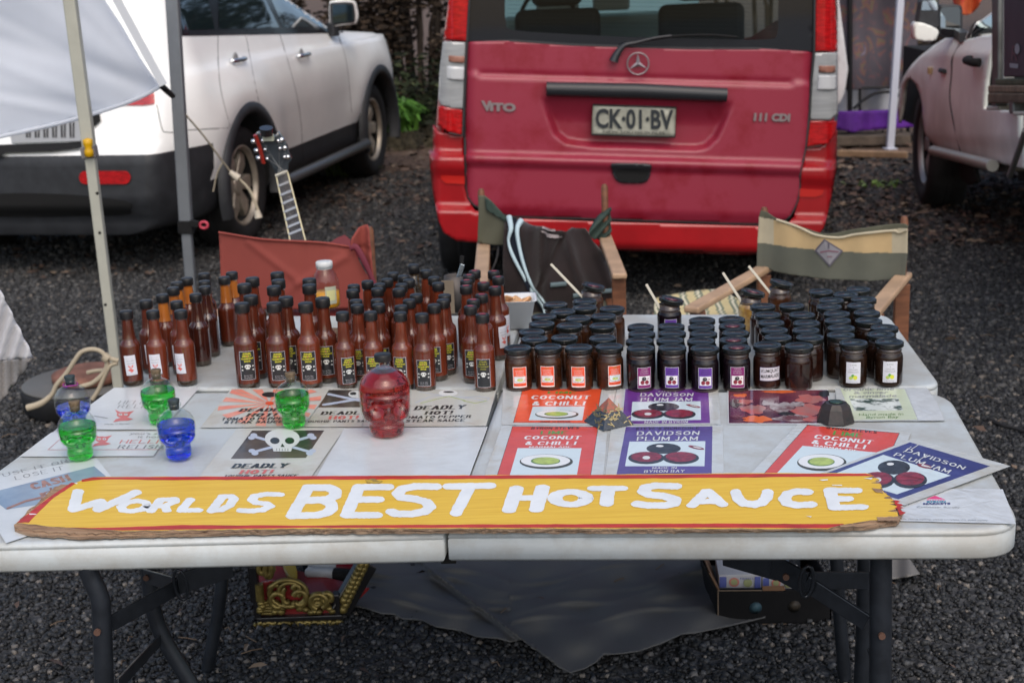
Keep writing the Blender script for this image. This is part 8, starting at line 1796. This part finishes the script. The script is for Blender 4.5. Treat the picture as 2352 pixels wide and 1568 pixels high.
# black carton with packets
YC = at(*g8(440, 715), 0).y; cx_ = mat('carton_black', (.007, .007, .008), .7, var=.3, scale=5, spec=.2); cbm = mat('carton_inside', S(112, 84, 62), .85)
def cp(x, y, dy=0): return atY(*g8(x, y), YC + dy)
cb = thing('carton', cp(750, 712), 'open black cardboard carton full of small packets under the right of the table', 'carton')
def cbx(name, pts, dy0, dep, m, bev=.001):
    mb = MB(); P = [cp(*p, dy0) for p in pts]; Q = [p + Vector((0, dep, 0)) for p in P]; n = len(P); mb.add(P + Q, [list(range(n)), list(range(n, 2 * n))[::-1]] + [[i, n + i, n + (i + 1) % n, (i + 1) % n] for i in range(n)], 0); return mb.build(name, m, cb, bevel=bev)
h0 = cp(428, 490).z; cbx('front_wall', [(428, 490), (700, 488), (705, 496), (850, 496), (858, 486), (1145, 476), (1140, 705), (428, 716)], 0, .005, cx_)
for p_, q_ in (((428, 490), (428, 716)), ((428, 489), (705, 487)), ((705, 700), (890, 698))): mb = MB(); mb.tube([cp(*p_, -.001), cp(*q_, -.001)], .0014, 5); mb.build('worn_edge', mat('carton_edge', S(120, 104, 88), .8), cb)
for x, y in ((664, 598), (908, 588)): mb = MB(); mb.lathe([(.016, 0), (.001, .0005)], 20, 0, True, Matrix.Translation(cp(x, y, -.001)) @ Matrix.Rotation(R(90), 4, 'X')); mb.build('hand_hole', mat('hole_%d' % x, S(52, 78, 88) if x < 700 else S(52, 46, 38), .6), cb)
p0, p1 = cp(428, 716), cp(1140, 705); dpt = .30; zt_ = h0
mb = MB(); vs = [p0, p1, p1 + Vector((0, dpt, 0)), p0 + Vector((0, dpt, 0))]; top_ = [Vector((p.x, p.y, zt_)) for p in vs]; 
mb.add([vs[0], vs[3], top_[3], top_[0]], [(0, 1, 2, 3)]); mb.add([vs[1], vs[2], top_[2], top_[1]], [(0, 1, 2, 3)]); mb.add([vs[2], vs[3], top_[3], top_[2]], [(0, 1, 2, 3)]); mb.build('walls', cx_, cb, solid=.004)
mb = MB(); mb.add([p0 + Vector((.005, .005, .004)), p1 + Vector((-.005, .005, .004)), vs[2] + Vector((-.005, 0, .004)), vs[3] + Vector((.005, 0, .004))], [(0, 1, 2, 3)]); mb.build('bottom', cbm, cb)
cbx('front_flap', [(705, 462), (845, 460), (852, 490), (708, 492)], .008, .004, cbm); mb = MB(); mb.add([top_[0], top_[3], top_[3] + Vector((-.05, .03, .06)), top_[0] + Vector((-.035, 0, .07))], [(0, 1, 2, 3)]); mb.build('side_flap', cx_, cb, solid=.004); mb = MB(); mb.add([top_[0] + Vector((.008, .01, -.01)), top_[3] + Vector((.008, 0, -.01)), top_[3] + Vector((-.03, .02, .05)), top_[0] + Vector((-.02, 0, .05))], [(0, 1, 2, 3)]); mb.build('inner_liner', cbm, cb, solid=.003)
pkw = mat('packet_white', S(178, 178, 182), .5, var=.04); pkb = mat('packet_blue', S(86, 96, 160), .5); pkr = mat('packet_red', S(190, 120, 110), .5); pkg = mat('packet_green', S(150, 154, 110), .5)
for i, (x0, y0, x1, y1, dz, dy) in enumerate(((432, 372, 700, 474, 0, .06), (705, 380, 945, 478, 0, .06), (428, 296, 700, 362, 0, .17), (702, 300, 935, 366, 0, .17))):
    a_, b_ = cp(x0, y1, dy), cp(x1, y1, dy); zt2 = cp(x0, y0 + 22, dy).z; t = thing('packet', (a_ + b_) / 2, 'white and blue printed packet, %s in the black carton' % ('front left', 'front right', 'back left', 'back right')[i], 'packet', 'packets in the black carton')
    mb = MB(); P = [a_, b_, Vector((b_.x, b_.y, zt2)), Vector((a_.x, a_.y, zt2))]; Q = [p + Vector((.004, .09, .01)) for p in P]; mb.add(P + Q, [(0, 1, 2, 3), (7, 6, 5, 4), (3, 2, 6, 7), (0, 4, 5, 1), (1, 5, 6, 2), (0, 3, 7, 4)]); mb.build('box', pkw, t, bevel=.002)
    ar = Art(lambda u, v, h: P[0] + (P[1] - P[0]) * u + (P[3] - P[0]) * v + Vector((0, -.0008 - h, 0)), .0003)
    ar.poly([(.02, .08), (.18, .08), (.18, .92), (.02, .92)], 0); ar.ell(.36, .5, .12, .36, 1); ar.ell(.36, .5, .08, .24, 2); ar.ell(.68, .45, .1, .34, 2); ar.poly([(.84, .05), (.98, .05), (.98, .95), (.84, .95)], 0); ar.text('FRESH', (.5, .72), (.8, .72), (.5, .86), 0)
    ar.mb.build('printed_front', [pkb, pkr, pkg], t)
# dark rucksack edge at the far right, with a lead on the ground
mb = MB(); mb.tube([at(2195, 1352, .01), at(2250, 1385, .012), at(2352, 1420, .012), at(2400, 1425, .01)], .006, 6, sub=4) if False else mb.tube([at(*k4(2080, 330), .012), at(*k4(2180, 375), .012), at(*k4(2300, 405), .012), at(*k4(2420, 450), .012)], .007, 6, sub=4)
o = mb.build('power_lead', black_rub, None, at(2330, 1090, 0)); tag(o, 'black power lead lying on the gravel at the right picture edge', 'cable')
